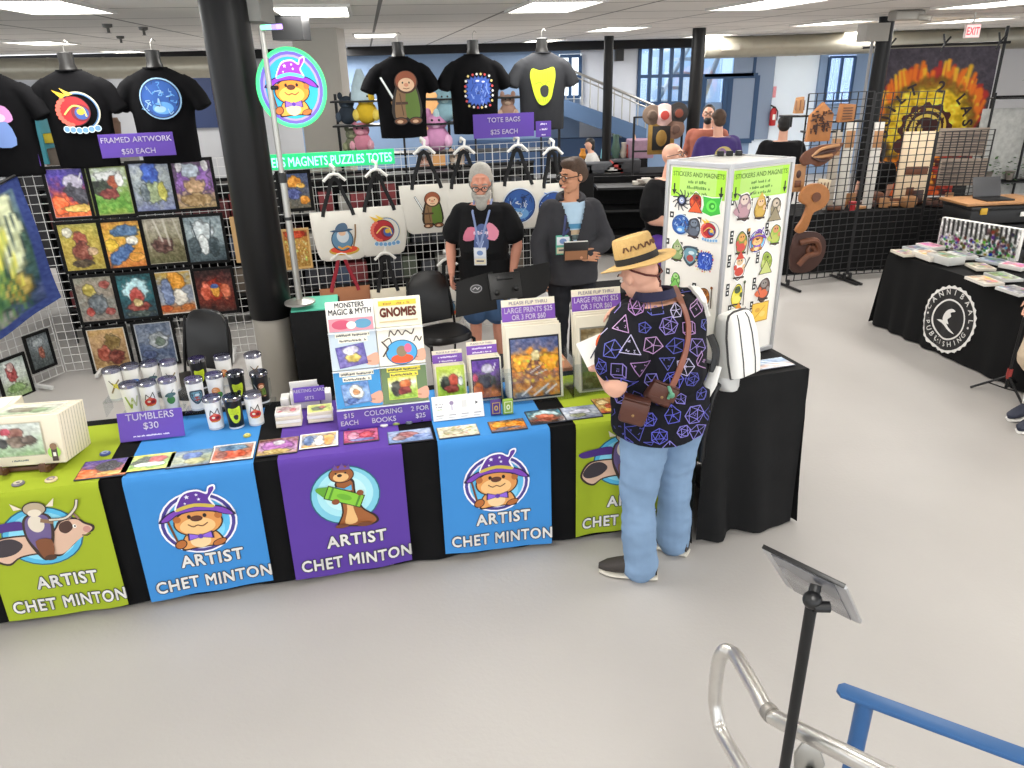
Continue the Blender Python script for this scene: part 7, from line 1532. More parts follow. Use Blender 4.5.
# ------------------------------------------------------------------ chairs and music stand in the booth
VINYL = mat('black_vinyl', (18, 17, 17), .35, spec=.5)
def stack_chair(loc, rz, label):
    t = thing('stacking_chair', label, 'chair', loc, rz, 'black padded stacking chairs')
    q = MB(); q.loft([[(.215*math.copysign(abs(math.cos(u))**.6, math.cos(u))*k, .21*math.copysign(abs(math.sin(u))**.6, math.sin(u))*k, z) for u in [2*PI*i/24 for i in range(24)]] for z, k in ((.42, .94), (.43, 1), (.465, 1), (.485, .93), (.49, .75))]); q.build('seat', VINYL, t)
    pr = [(-.19, .0), (-.2, .22), (-.17, .36), (-.10, .44), (.10, .44), (.17, .36), (.2, .22), (.19, .0)]; q = MB(); q.prism(catmull(pr, 3, False), .035, fr((0, -.215, .50), (1, 0, 0), (0, -.18, 1)), bevel=.008); q.build('backrest', VINYL, t)
    for s in (-1, 1):
        q = MB(); q.tube([(s*.2, .20, 0), (s*.2, .17, .42), (s*.2, -.16, .42)], .011, 8); q.build('leg', BLKMT, t); q = MB(); q.tube([(s*.2, -.25, 0), (s*.2, -.19, .42), (s*.2, -.225, .60), (s*.185, -.29, .88)], .011, 8); q.build('leg', BLKMT, t)
    return t
c_ = Z(444, 333, .46); stack_chair((c_.x, c_.y, 0), -2.62, 'black padded chair with its seat showing behind the small print bins')
cp = Z(186, 364, .62); stack_chair((cp.x, cp.y, 0), PI-.3, 'black padded chair turned away behind the tumblers')
ms = thing('music_stand', 'black folding music stand desk with a round emblem in front of the bearded person', 'music stand'); mp = Yd(505, 286, 5.45); ms.location = (mp.x, mp.y, 0)
MSM = fr((0, 0, mp.z), (.985, .17, .03), (-.02, .55, 1))
q = MB(MSM)
q.box((0, 0, 0), (.16, .20, .006), .002); DESK = mat('desk_black', (9, 9, 10), .6, spec=.25); q.build('desk_center', DESK, ms)
q = MB(MSM); q.prism([(-.08, .12), (-.36, .07), (-.40, -.20), (-.08, -.17)], .006, bevel=.001); q.build('desk_wing', DESK, ms); q = MB(MSM); q.prism([(.08, .12), (.36, .15), (.36, .02), (.30, -.08), (.08, -.17)], .006, bevel=.001); q.build('desk_wing', DESK, ms)
q = MB(MSM); q.box((0, -.0, .012), (.24, .20, .016), .004); q.box((.0, .06, .024), (.12, .03, .014), .003); q.lathe([(.02, 0), (.02, .025), (.012, .03)], (-.07, -.05, .02), 12); q.lathe([(.02, 0), (.02, .025), (.012, .03)], (.08, -.03, .02), 12); q.build('hinge_bracket', BLKMT, ms)
a = Art(); a.ell(-.22, .0, .045, .032, '#8c8c90').ell(-.22, 0, .038, .026, '#303034').line([(-.245, -.004), (-.225, .01), (-.21, -.008), (-.195, .008)], .006, '#a8a8ac'); a.build('emblem', ms, M=MSM @ Tm(0, 0, .0065))
q = MB(); q.tube([(0, -.01, mp.z-.06), (0, .0, mp.z-.18), (0, .0, .22)], .017, 12); q.build('pole', BLKMT, ms); q = MB(); q.lathe([(.024, mp.z-.34), (.024, mp.z-.26)], (0, 0, 0), 12); q.build('clutch', BLKPL, ms)
for k in range(3): q = MB(); t_ = 2*PI*k/3+.4; q.tube([(0, 0, .22), (.12*math.cos(t_), .12*math.sin(t_), .12), (.30*math.cos(t_), .30*math.sin(t_), .012)], .011, 8); q.build('leg', BLKMT, ms)
sp = Z(606, 292, .70); covered_table('side_table', 'low black covered table between the hoodie person and the customer', -.20, .28, .40, .70, fr((sp.x, sp.y-.05, 0), E1, E2), BLACK, 11, amp=.01)
q = thing('white_case', 'small white case edge lying on the low black table', 'box'); q.matrix_world = fr(V((sp.x-.14, sp.y+.06, .722)), E1, E2); b = MB(); b.box((0, 0, .0), (.06, .22, .035), .006); b.build('case', WHITE, q)
q = thing('cardboard_box', 'brown cardboard box behind the gap between the large print bins', 'box'); q.matrix_world = fr(tp(1.25, 1.05, 0), E1, E2); b = MB(); b.box((0, 0, .35), (.34, .3, .7), .004); b.build('carton', KRAFT, q); b = MB(); b.box((0, 0, .702), (.30, .06, .003)); b.build('tape', mat('tape_tan', (180, 150, 110), .4), q, smooth=False)

# ------------------------------------------------------------------ far booths in the middle
def far_table(px0, px1, py, z, dep, lab, name='far_table'):
    p, q = Z(px0, py, z), Z(px1, py, z); q = V((q.x, q.y, 0)); p = V((p.x, p.y, 0)); d = q-p; M = fr(p, d, (-d.y, d.x, 0)); return covered_table(name, lab, 0, d.length, dep, z, M, BLACK, int(px0), flare=.02, amp=.015), M, d.length
FT = covered_table('far_table', 'long black covered table behind the vendors, far in the hall', 0, 2.3, .8, .76, fr((1.05, 13.6, 0), (1, .05, 0), (-.05, 1, 0)), BLACK, 31, amp=.015)
FT2 = covered_table('far_table', 'black covered table further back beside the seated far person', 0, 2.0, .8, .76, fr((.9, 15.8, 0), (1, .03, 0), (-.05, 1, 0)), BLACK, 32, amp=.015)
def item(name, lab, cat, px, py, Y, size, c, grp=None, shape='box', top=None):
    p = Yd(px, py, Y); m = mat('item_%d_%d_%d' % c, c, .6, noise=.2, nscale=14); q = MB()
    w, d, h = size
    if shape == 'box': q.box((0, 0, h/2), (w, d, h), min(w, h)*.06); q.box((0, -d/2-.002, h*.55), (w*.6, .004, h*.4))
    elif shape == 'vase': q.lathe([(w*.3, 0), (w*.5, h*.35), (w*.28, h*.75), (w*.35, h)], (0, 0, 0), 14)
    elif shape == 'cone': q.lathe([(w*.5, 0), (w*.4, h*.4), (w*.1, h*.9), (.005, h)], (0, 0, 0), 12)
    elif shape == 'tilt': q.box((0, 0, h/2), (w, d, h), .004, R=Matrix.Rotation(-.35, 4, 'X'))
    o = q.build(name, m); o.location = (p.x, Y, p.z if top is None else top); return tag(o, lab, cat, grp)
TT_ = .762
for i, (px, w, h, c, sh_, lab) in enumerate(((584, .3, .16, (46, 46, 50), 'box', 'dark flat case at the left end of the far black table'), (600, .55, .18, (60, 62, 66), 'box', 'long dark grey box on the far black table'), (612, .3, .14, (170, 168, 164), 'box', 'pale box lying on the far black table'),
      (617, .22, .2, (150, 50, 46), 'box', 'small red box on the far black table'), (626, .5, .22, (40, 40, 44), 'box', 'long black box at the right end of the far black table'))):
    item('merchandise_box', lab, 'box', px, 150, 13.85, (w, .3, h), c, 'boxes on the far black table', sh_, TT_)
for px, w, h, c, sh_, lab in ((605, .18, .42, (120, 180, 196), 'cone', 'pale blue cone shaped figure on the furthest table'), (616, .2, .46, (70, 96, 84), 'vase', 'dark green figure on the furthest table'), (624, .16, .3, (200, 190, 176), 'vase', 'cream vase on the furthest table'), (630, .2, .26, (176, 70, 56), 'vase', 'red vase on the furthest table'), (634, .2, .5, (208, 160, 128), 'cone', 'peach cone shaped figure on the furthest table'), (640, .5, .36, (150, 120, 140), 'box', 'mauve box on the furthest table'), (583, .16, .2, (226, 150, 50), 'vase', 'orange round ornament left of the far boxes')):
    item('far_ornament', lab, 'ornament', px, 140, 16.1, (w, w, h), c, 'goods on the furthest black table', sh_, TT_)
# dark boxed shelf with pale packets near the bald person
t = thing('dark_goods_shelf', 'dark shelf with pale packets behind the bald person', 'shelf'); p = Yd(655, 165, 10.5); t.location = (p.x-.2, 10.5, 0)
q = MB(); q.box((0, .3, .55), (1.2, .05, 1.1)); q.build('back_panel', BLACK, t, smooth=False)
for z in (.35, .7, 1.0): q = MB(); q.box((0, .05, z), (1.2, .5, .03)); q.build('shelf', BLKMT, t, smooth=False)
for i in range(7): item('packet', 'small pale packet on the dark shelf behind the bald person', 'packet', 638+4.5*i, 160, 10.5, (.12, .1, .05+.02*(i % 3)), ((196, 190, 178), (150, 140, 130), (206, 200, 190), (120, 96, 90))[i % 4], 'packets on the dark shelf', 'box', 1.016)
# hat and plaque rack
t = thing('display_stand', 'black stand with round hats and plates beside the far window', 'stand'); p = Yd(652, 130, 13.0); t.location = (p.x, 13, 0)
for x in (-.3, .5): q = MB(); q.tube([(x, 0, 0), (x, 0, 1.75)], .02); q.build('post', BLKMT, t)
q = MB(); q.tube([(-.3, 0, 1.74), (.5, 0, 1.74)], .015); q.tube([(-.3, 0, 1.2), (.5, 0, 1.2)], .015); q.build('crossbar', BLKMT, t)
for px, py, r_, c, c2, lab in ((652, 115, .16, (110, 92, 78), (80, 64, 52), 'round brown hat on the far stand'), (664, 115, .18, (226, 190, 184), (170, 60, 52), 'round pale pink plate with a red centre on the far stand'), (678, 113, .17, (46, 42, 42), (120, 60, 44), 'round black hat on the far stand'), (675, 129, .16, (120, 92, 78), (90, 66, 56), 'round brown hat low on the far stand')):
    p = Yd(px, py, 12.9); o = thing('round_hat', lab, 'hat', p, 0, 'round things on the far stand'); q = MB(); q.lathe([(r_, 0), (r_*.95, .02), (r_*.5, .03), (r_*.45, .08), (.01, .1)], (0, 0, 0), 20, R=Matrix.Rotation(PI/2, 4, 'X')); q.build('brim', mat('hat_%d_%d_%d' % c, c, .7), o); q = MB(); q.lathe([(r_*.42, .06), (r_*.38, .11), (.01, .12)], (0, 0, 0), 16, R=Matrix.Rotation(PI/2, 4, 'X')); q.build('crown', mat('hat_%d_%d_%d' % c2, c2, .7), o)
p = Yd(661, 138, 12.9); o = thing('ornate_frame', 'gold and black ornate framed plaque under the round plates', 'plaque', p); q = MB(); q.box((0, 0, 0), (.44, .03, .52), .01); q.build('frame', mat('old_gold', (150, 118, 60), .4, metal=.5, noise=.3, nscale=12), o); q = MB(); q.box((0, -.02, 0), (.30, .02, .38), .01); q.build('panel', BLKPL, o); q = MB(); q.ball((0, -.03, 0), (.09, .02, .13)); q.build('relief', _M['old_gold'], o)
p = Yd(606, 131, 16.2)
# ------------------------------------------------------------------ background people
def bgp(label, px, Y, top_py, yaw, shirt, trs, hair, skin=SKIN, hairp=None, seated=False, sleeve=.7, girth=.02, joints=None, hpitch=-.1, glasses=False, print_c=None):
    p = Yd(px, 110, Y); z = Yd(px, top_py, Y).z; P = Person(label, (p.x, Y), yaw, max(1.5, min(1.95, z*1.02)), girth=girth, skin=skin, shw=1.12, hpitch=hpitch, joints=joints)
    P.body(.010, fingers=False); P.eyes(glasses, brow=(50, 40, 34)); P.hairball(hairp or [((0, -.025, .05), (.084, .094, .085)), ((0, -.06, -.0), (.075, .055, .07))], hair); sh = P.shirt(shirt, sleeve=sleeve, off=.024, hem=.82, slr=.015, voxel=.014); P.trousers(trs, 1.0, voxel=.014); P.shoes(SHOE, SOLE)
    if print_c:
        a = Art(); a.ell(0, .02, .12, .09, print_c[0]).ell(-.03, .04, .06, .05, print_c[1]).rect(-.11, -.10, .11, -.06, print_c[2]); ex = P.R @ V((1, 0, 0)); a.build('back_print', P.t, fn=wrap_fn(sh, P.spine(1.25*P.k), ex, UP), maxedge=.05)
    return P
P5 = bgp('bearded person in a rust brown shirt standing far behind the tower', 709, 11.9, 103, PI-.3, mat('rust_shirt', (150, 84, 66), .85, noise=.15), JEAN_D, KHAIR, glasses=True, hairp=[((0, -.03, .055), (.082, .09, .08)), ((0, .06, -.08), (.056, .05, .05))], sleeve=1.6)
P6 = bgp('person seen from behind in a purple shirt with a printed back, far behind the tower', 720, 10.6, 112, .2, mat('purple_shirt', (62, 44, 110), .85, noise=.15), JEAN_D, BHAIR, girth=.04, print_c=('#b8a860', '#7c5c8c', '#d8d0c0'), sleeve=.75)
P7 = bgp('dark haired person in a black shirt seen from behind left of the wood carvings', 786, 10.75, 119, -.35, TEE, JEAN_D, KHAIR, girth=.04, sleeve=.7)
P8 = bgp('person with black hair and black top behind the wire grid of the wood booth', 886, 10.52, 145, PI-.9, TEE, JEAN_D, KHAIR, hairp=[((0, -.03, .045), (.092, .10, .09)), ((0, -.07, -.08), (.085, .06, .13)), ((.07, -.02, -.07), (.03, .05, .12)), ((-.07, -.02, -.07), (.03, .05, .12))])
p = Yd(591, 128, 14.9); P9 = Person('far seated person in a white top with black hair beside the ramp', (p.x+.1, 14.9), PI*.55, 1.7, joints=dict(pel=(0, 0, .50), neck=(0, .08, 1.02), head=(0, .14, 1.18), shL=(-.18, .07, .93), shR=(.18, .07, .93), elL=(-.24, .16, .70), elR=(.24, .16, .70), wrL=(-.14, .40, .72), wrR=(.14, .40, .72), hipL=(-.095, .02, .49), hipR=(.095, .02, .49), knL=(-.1, .44, .49), knR=(.1, .44, .49), anL=(-.1, .42, .085), anR=(.1, .42, .085)))
b = MB(); J = P9.J; ex, ey = P9.ax()
limb(b, [J['pel'], (J['pel']+J['neck'])*.5, J['neck']-V((0, 0, .06))], [.14, .13, .10]); limb(b, [J['neck']-V((0, 0, .05)), J['head']], [.06, .055]); b.ball(J['head']+V((0, 0, .01)), (.078, .09, .11), 16, 10)
for q in 'LR': limb(b, [J['sh'+q], J['el'+q], J['wr'+q]], [.052, .044, .03]); limb(b, [J['hip'+q], J['kn'+q], J['an'+q]], [.085, .06, .04]); b.ball(J['wr'+q]+ey*.05, .035, 8, 6)
fuse(b, 'body', .012, SKIN, P9.t, 3); P9.hairball([((0, -.02, .05), (.088, .098, .088)), ((0, -.06, -.03), (.08, .06, .09))], KHAIR); P9.eyes(False)
b = MB(); limb(b, [J['pel'], (J['pel']+J['neck'])*.5, J['neck']-V((0, 0, .08))], [.165, .155, .12])
for q in 'LR': limb(b, [J['sh'+q], J['el'+q], J['el'+q].lerp(J['wr'+q], .7)], [.075, .065, .05])
fuse(b, 'shirt', .014, mat('white_top', (206, 204, 200), .85), P9.t, 3)
b = MB()
for q in 'LR': limb(b, [J['hip'+q], J['kn'+q], J['an'+q]], [.10, .075, .055])
fuse(b, 'trousers', .014, JEAN_D, P9.t, 3)
c = thing('far_chair', 'red seated chair under the far person in white', 'chair', (P9.base.x, P9.base.y, 0), P9.yaw); RED = mat('chair_red', (178, 40, 44), .6)
b = MB(); b.box((0, 0, .36), (.5, .5, .08), .02); b.build('seat', RED, c); b = MB(); b.box((0, -.26, .55), (.5, .06, .40), .02); b.build('backrest', RED, c)
for sx in (-.21, .21):
    for sy in (-.21, .21): b = MB(); b.tube([(sx, sy, 0), (sx, sy, .33)], .015); b.build('leg', BLKMT, c)

# ------------------------------------------------------------------ wood carving booth on the right
BWIRE = mat('black_wire', (26, 25, 26), .5)
def black_panel(A, B, h, lab, z0=.08, nx=9, nz=28):
    A, B = V(A), V(B); d = B-A; w = d.length; t = thing('black_grid_panel', lab, 'grid panel', (0, 0, 0), 0, 'black wire grid panels of the wood booth'); t.matrix_world = fr(A, d, (-d.y, d.x, 0)); m = MB()
    for i in range(nx): m.box((w*i/(nx-1), 0, z0+h/2), (.009 if 0 < i < nx-1 else .016, .009, h))
    for j in range(nz): m.box((w/2, -.004, z0+h*j/(nz-1)), (w, .008, .008))
    m.build('wire_grid', BWIRE, t, smooth=False)
    for x in (.03, w-.03): m = MB(); m.box((x, 0, .02), (.03, .5, .025), .004); m.box((x, 0, .06), (.03, .03, .08)); m.build('foot', BWIRE, t, smooth=False)
    return t
g0 = Yd(796, 200, 8.75); g1 = Yd(858, 200, 9.0); g2 = Yd(924, 200, 9.15); g3 = Yd(980, 200, 9.3)
black_panel((g0.x, 8.75, 0), (g1.x, 9.0, 0), 2.12, 'black wire grid panel with wooden plaques, left end of the wood booth'); black_panel((g1.x+.02, 9.0, 0), (g2.x, 9.15, 0), 2.10, 'black wire grid panel in front of the flame banner, middle of the wood booth'); black_panel((g2.x+.02, 9.15, 0), (g3.x, 9.3, 0), 1.65, 'lower black wire grid panel in front of the flame banner at the right')
covered_table('wood_booth_table', 'black covered table full of wooden goods behind the black grid', 0, 2.7, .75, .76, fr((g0.x+.1, 9.35, 0), (1, .12, 0), (-.12, 1, 0)), BLACK, 41, amp=.015)
def wood(nm, c): return mat('wood_'+nm, c, .5, noise=.35, nscale=9, bump=.2, bscale=30)
W1, W2, W3, W4 = wood('tan', (168, 122, 80)), wood('brown', (100, 58, 36)), wood('dark', (64, 36, 28)), wood('honey', (166, 108, 58))
GN = V((.1, -1, 0)).normalized()
def plaque(px, py, lab, name, poly, m, s, Y=8.7, d=.03, curve=0, extra=None, cat='wood carving', rot=0):
    p = Yd(px, py, Y); t = thing(name, lab, cat, (0, 0, 0)); M = fr(p, (1, .12, 0), UP) @ Matrix.Rotation(rot, 4, 'Z'); t.matrix_world = M; q = MB(); q.prism([(x*s, y*s) for x, y in (catmull(poly, curve) if curve else poly)], d, bevel=.006); q.build('carved_board', m, t)
    if extra: extra(t, s, d)
    return t
def ledge(px, py, w, lab): p = Yd(px, py, 8.68); q = MB(); q.box(tuple(p), (w, .16, .02), .003); q.box((p.x, p.y+.07, p.z-.06), (.02, .02, .12)); tag(q.build('grid_shelf', BLKMT), lab, 'shelf', 'small black shelves on the wood booth grid')
ledge(794, 116, .28, 'small black shelf under the leaning carved block'); ledge(818, 131.5, .34, 'small black shelf under the house shaped carving'); ledge(846, 121, .32, 'small black shelf under the slatted wooden box')
def grooves(col, n, horiz=False):
    def f(t, s, d):
        q = MB()
        for i in range(n): k = -.7+1.4*i/(n-1); q.box((k*s*.8 if not horiz else 0, 0 if not horiz else k*s*.8, d+.004), (s*.06, s*1.2, .008) if not horiz else (s*1.1, s*.08, .008))
        q.build('carved_lines', col, t, smooth=False)
    return f
plaque(797, 105, 'leaning pale carved wooden block on the first small shelf', 'carved_block', [(-.5, -1), (.6, -1), (.5, 1), (-.3, .9)], W1, .085, Y=8.64, d=.07, extra=grooves(W2, 3))
def maze(t, s, d):
    r_ = random.Random(3); q = MB()
    for i in range(60): x, y = r_.uniform(-.8, .8), r_.uniform(-.9, .8); q.box((x*s*.9, y*s*.9, d+.008), (s*r_.uniform(.08, .3), s*.06, .02) if i % 2 else (s*.06, s*r_.uniform(.08, .3), .02))
    q.build('carved_pattern', W3, t, smooth=False)
plaque(818, 121, 'house shaped wooden carving with a dense dark pattern', 'house_carving', [(-.9, -1.4), (.9, -1.4), (.95, .5), (.1, 1.3), (-.8, .4)], W4, .15, Y=8.62, d=.06, extra=maze)
plaque(843, 113, 'honey colored slatted wooden box on a small shelf', 'slatted_box', [(-.8, -.9), (.9, -.8), (.9, .9), (-.6, 1.0)], W4, .10, Y=8.64, d=.09, extra=grooves(W3, 5, True))
plaque(818, 155, 'large brown carved wing with long feathers', 'wing_carving', [(-1.6, -.3), (-1.3, .2), (-.7, .55), (.2, .8), (1.1, .85), (2.0, .9), (1.6, .3), (1.2, -.2), (.6, -.7), (-.1, -.9), (-.6, -.6), (-1.2, -.8)], W2, .135, Y=8.55, curve=3, extra=lambda t, s, d: [MB().tube(catmull([(-.6*s, -.1*s, d), (.1*s, (.5-.3*k)*s, d+.01), ((1.6-.25*k)*s, (.75-.38*k)*s, d)], 5, False), .018, 6).build('feather_ridge', W3 if k % 2 else W1, t) for k in range(4)])
plaque(797, 178, 'narrow tan wooden plaque with a dark carved sign', 'tan_plaque', [(-.55, -1), (.55, -1), (.55, 1), (-.55, 1)], W1, .15, Y=8.6, extra=lambda t, s, d: [MB().ball((0, .3*s, d), (.2*s, .3*s, .01)).build('carved_oval', W3, t), MB().box((0, -.4*s, d+.003), (.5*s, .5*s, .008), .002).build('carved_panel', W2, t)])
plaque(821, 188, 'pale patterned wooden plaque tilted below the wing', 'patterned_plaque', [(-.8, -.8), (.7, -.9), (.9, .8), (-.4, 1.0)], wood('pale', (196, 180, 150)), .11, Y=8.62, extra=grooves(W2, 4))
def letterP(t, s, d): q = MB(); q.lathe([(.30*s, 0), (.30*s, .012)], (.12*s, .55*s, d), 20); q.build('carved_bowl', W2, t)
plaque(811, 205, 'large honey colored wooden letter P on the left grid', 'wooden_letter', [(-.95, .35), (-.85, .95), (-.3, 1.35), (.5, 1.3), (1.0, .8), (1.0, .2), (.6, -.25), (.1, -.4), (-.05, -.9), (-.25, -1.55), (-.7, -1.75), (-.95, -1.5), (-.6, -.9), (-.35, .0), (-.6, .1)], W4, .175, Y=8.5, curve=4, d=.05, extra=letterP, cat='wooden letter')
plaque(807, 252, 'dark brown carved board hanging low under the wooden letter', 'dark_carving', [(-1.0, -.9), (-.2, -1.2), (.5, -1.0), (1.0, -.3), (1.0, .6), (.4, 1.15), (-.5, 1.2), (-1.0, .9)], W3, .20, Y=8.55, curve=3, extra=lambda t, s, d: [MB().tube(catmull([(-.6*s, .6*s, d), (.3*s, .7*s, d+.02), (.6*s, .0, d), (-.1*s, -.2*s, d+.02), (-.5*s, -.7*s, d)], 6, False), .035, 8).build('carved_swirl', W2, t), MB().tube(catmull([(.1*s, .4*s, d), (.4*s, .1*s, d), (.1*s, -.1*s, d), (-.05*s, .15*s, d)], 5, True), .025, 8, cap=False).build('carved_swirl', W2, t)])
for i, (px, py0, py1, c, lab) in enumerate(((838, 130, 205, (170, 160, 146), 'tall pale board leaning behind the black grid, left one of three'), (852, 122, 200, (200, 196, 186), 'tall white board leaning behind the black grid by the column'), (880, 122, 200, (206, 202, 194), 'tall white board behind the black grid near the person with black hair'))):
    p, q_ = Yd(px, py0, 9.6), Yd(px, py1, 9.6); t = thing('leaning_board', lab, 'board', (p.x, 9.6, 0), 0, 'tall boards behind the black grid'); q = MB(); q.box((0, 0, (p.z+.775)/2+.0), (.12, .03, p.z-.775), .004); q.build('board', mat('board_%d' % i, c, .6, noise=.2), t); q = MB(); q.box((0, -.018, p.z-.2), (.11, .01, .2), .003); q.build('carved_top', W1, t)
rw = random.Random(9); TH = .775
for i in range(16):
    px = 836+8.6*i; k = i % 4; s_ = rw.uniform(.06, .13); p = Yd(px, 214, 9.5+.12*(i % 3)); o = thing('wooden_trinket', 'small wooden piece lying on the table of the wood booth', 'wooden piece', (p.x, 9.55+.14*(i % 3)+.12*(p.x-3.3)*.5, TH), rw.uniform(-.4, .4), 'wooden pieces on the wood booth table'); q = MB()
    if k == 0: q.box((0, 0, s_*.3), (s_*2, s_*1.4, s_*.6), .01)
    elif k == 1: q.lathe([(s_*.7, 0), (s_*.9, s_*.5), (s_*.8, s_*1.1), (s_*.6, s_*1.2)], (0, 0, 0), 14)
    elif k == 2: q.box((0, 0, s_*.8), (s_*1.5, .03, s_*1.6), .008)
    else: q.box((0, 0, .02), (s_*2.6, s_*1.6, .04), .01)
    q.build('wood_piece', rw.choice([W1, W2, W4, W3]), o)
p = Yd(855, 187, 9.5); o = thing('red_cup', 'small red cup on the wood booth table', 'cup', (p.x, 9.5, TH)); q = MB(); q.lathe([(.035, 0), (.045, .1), (.048, .11), (.04, .11)], (0, 0, 0), 14); q.build('cup', RED, o)
# flame banner with round gear lettering
FB = thing('flame_banner', 'tall black banner with flames, a gear and the lettering BUILT 2 LAST', 'banner'); FY = 11.4
tl, tr, br_, bl = Yd(893, 52, FY), Yd(1001, 42, FY), Yd(985, 246, FY), Yd(886, 246, FY); tl.z = tr.z = (tl.z+tr.z)/2; W_ = tr.x-tl.x; H_ = tl.z-.62; FC = V(((tl.x+tr.x)/2-.03, FY, tl.z-H_/2)); FB.matrix_world = fr(FC, (1, -.12, 0), UP)
def ffn(u, v, h): return V((u, v, .03*math.sin(u*6+v*1.3)+.02*math.sin(v*4)+h))
rows = [[(i/44-.5, .5-j/60) for i in range(45)] for j in range(61)]
PB = Paint(['#4c4650', '#4a444e', '#3c363e', '#32282e', '#3a1c24', '#4c1c24'], 120, w=90, h=130, warp=.02, grain=8)
rf = random.Random(8)
for k in range(70):
    t_ = PI*(1.12-1.24*k/69); cx, cy, R_ = .47, .49, .40; x, y = cx+R_*math.cos(t_)*1.0, cy-R_*.62*math.sin(t_); L_ = rf.uniform(.03, .16)+.06*max(0, math.sin(t_))
    dx, dy = math.cos(t_)*.5, -abs(math.sin(t_))-.35; nn = math.hypot(dx, dy); dx, dy = dx/nn*L_, dy/nn*L_
    PB.stroke([(x-dx*.4, y-dy*.3), (x+dx, y+dy*.7)], rf.uniform(.014, .034), '#c0302a', .9)
for k in range(80):
    t_ = PI*(1.10-1.2*k/79); x, y = .47+.40*math.cos(t_), .48-.40*.62*math.sin(t_); L_ = rf.uniform(.01, .13); PB.stroke([(x, y+.03), (x+.5*L_*math.cos(t_)+rf.uniform(-.045, .045), y-L_*1.25)], rf.uniform(.010, .028), '#f07a20' if k % 3 else '#f8c030', .95)
PB.blob(.47, .51, .42, .29, '#f4a61e', soft=.12, rag=.12).blob(.46, .52, .39, .27, '#f8d02c', soft=.15, rag=.2).blob(.45, .84, .34, .16, '#f0901e', rag=.4).blob(.8, .85, .2, .16, '#b03024', rag=.5).blob(.4, .95, .3, .08, '#d85a20', rag=.4)
PB.build('cloth', W_, H_, FB, fn=ffn, m=printed(.8))
A_ = Art(.0004, .006); S_ = W_
cx, cy = (.45-.5)*W_, (.5-.53)*H_
gear = []
for k in range(48):
    r_ = .245 if (k//2) % 2 == 0 else .215; t_ = 2*PI*k/48; gear.append((cx+r_*S_*math.cos(t_), cy+r_*S_*math.sin(t_)))
A_.poly(gear, '#4a1a16').ell(cx, cy, .19*S_, .19*S_, '#e8c84c').ell(cx, cy, .165*S_, .165*S_, '#3c1614').ell(cx, cy, .135*S_, .135*S_, '#ecd060').ell(cx, cy, .105*S_, .105*S_, '#3c1614')
A_.rect(cx-.03*S_, cy-.30*S_, cx+.03*S_, cy-.1*S_, '#4a1a16').ell(cx-.19*S_, cy-.16*S_, .07*S_, .07*S_, '#4a1a16').ell(cx+.19*S_, cy-.16*S_, .07*S_, .07*S_, '#4a1a16').rect(cx-.2*S_, cy-.36*S_, cx+.2*S_, cy-.3*S_, '#5c2018').marks(cx, cy-.35*S_, .3*S_, .04*S_, '#e8b040')
A_.arctext('BUILT 2 LAST', cx, cy, .34*S_, .095*S_, '#2c1412', PI*1.04, PI*-.06, .05)
A_.marks(cx+.15*S_, cy-.47*S_, .3*S_, .06*S_, '#f0a030')
A_.build('emblem', FB, fn=ffn, maxedge=.12)
for sx in (-1, 1): q = MB(); q.tube([(sx*(W_/2+.05), H_/2+.25 if sx > 0 else H_/2+.08, -.04), (sx*(W_/2+.05), -H_/2-.6, -.04)], .022); q.build('stand_pole', BLKMT, FB)
q = MB(); q.tube([(-W_/2-.35, H_/2+.02, -.03), (W_/2+.12, H_/2+.04, -.03)], .018); q.build('crossbar', BLKMT, FB)
for x in (-W_*.5, -.02, W_*.47): q = MB(); q.tube([(x-.03, H_/2-.05, .02), (x, H_/2+.04, .03), (x-.03, H_/2+.17, .02)], .014, 6); q.tube([(x, H_/2+.04, .03), (x+.07, H_/2+.13, .02)], .014, 6); q.build('spring_clamp', BLKPL, FB)
for k, (x0, x1, y, n) in enumerate(((.02, .45, .02, 8), (.0, .44, -.36, 8))):
    t = thing('sample_board', ['pale board with rows of fine lettering in front of the flame banner, upper one', 'pale board with rows of fine lettering in front of the flame banner, lower one'][k], 'sample board'); p = Yd(962, 142 if k == 0 else 172, 9.9); t.matrix_world = fr(p, (1, -.12, 0), UP); q = MB(); q.box((0, 0, 0), (.60, .02, .34) if False else (.60, .34, .02), .003); q.build('board', mat('taupe_board', (136, 122, 108), .7), t); q = MB()
    for i in range(9): q.box((0, -.13+.032*i, .013), (.54, .012, .006))
    q.build('rows', mat('taupe_rows', (74, 62, 58), .7), t, smooth=False); q = MB(); q.box((0, -.17, -.4) if False else (0, 0, -.02), (.04, .3, .02)); q.build('hanger_bar', BLKMT, t, smooth=False)
t = thing('pale_panel', 'tall cream sample panel behind the black grid in front of the flame banner', 'panel', (0, 0, 0)); p = Yd(917, 155, 9.9); t.location = (p.x, 9.9, TH); q = MB(); q.box((0, 0, .45), (.42, .03, .9), .004); q.build('panel', mat('cream_panel', (222, 200, 168), .6), t); q = MB(); q.box((.02, -.018, .42), (.30, .006, .10), .002); q.box((-.02, -.018, .15), (.1, .006, .12), .002); q.build('carved_band', W2, t)
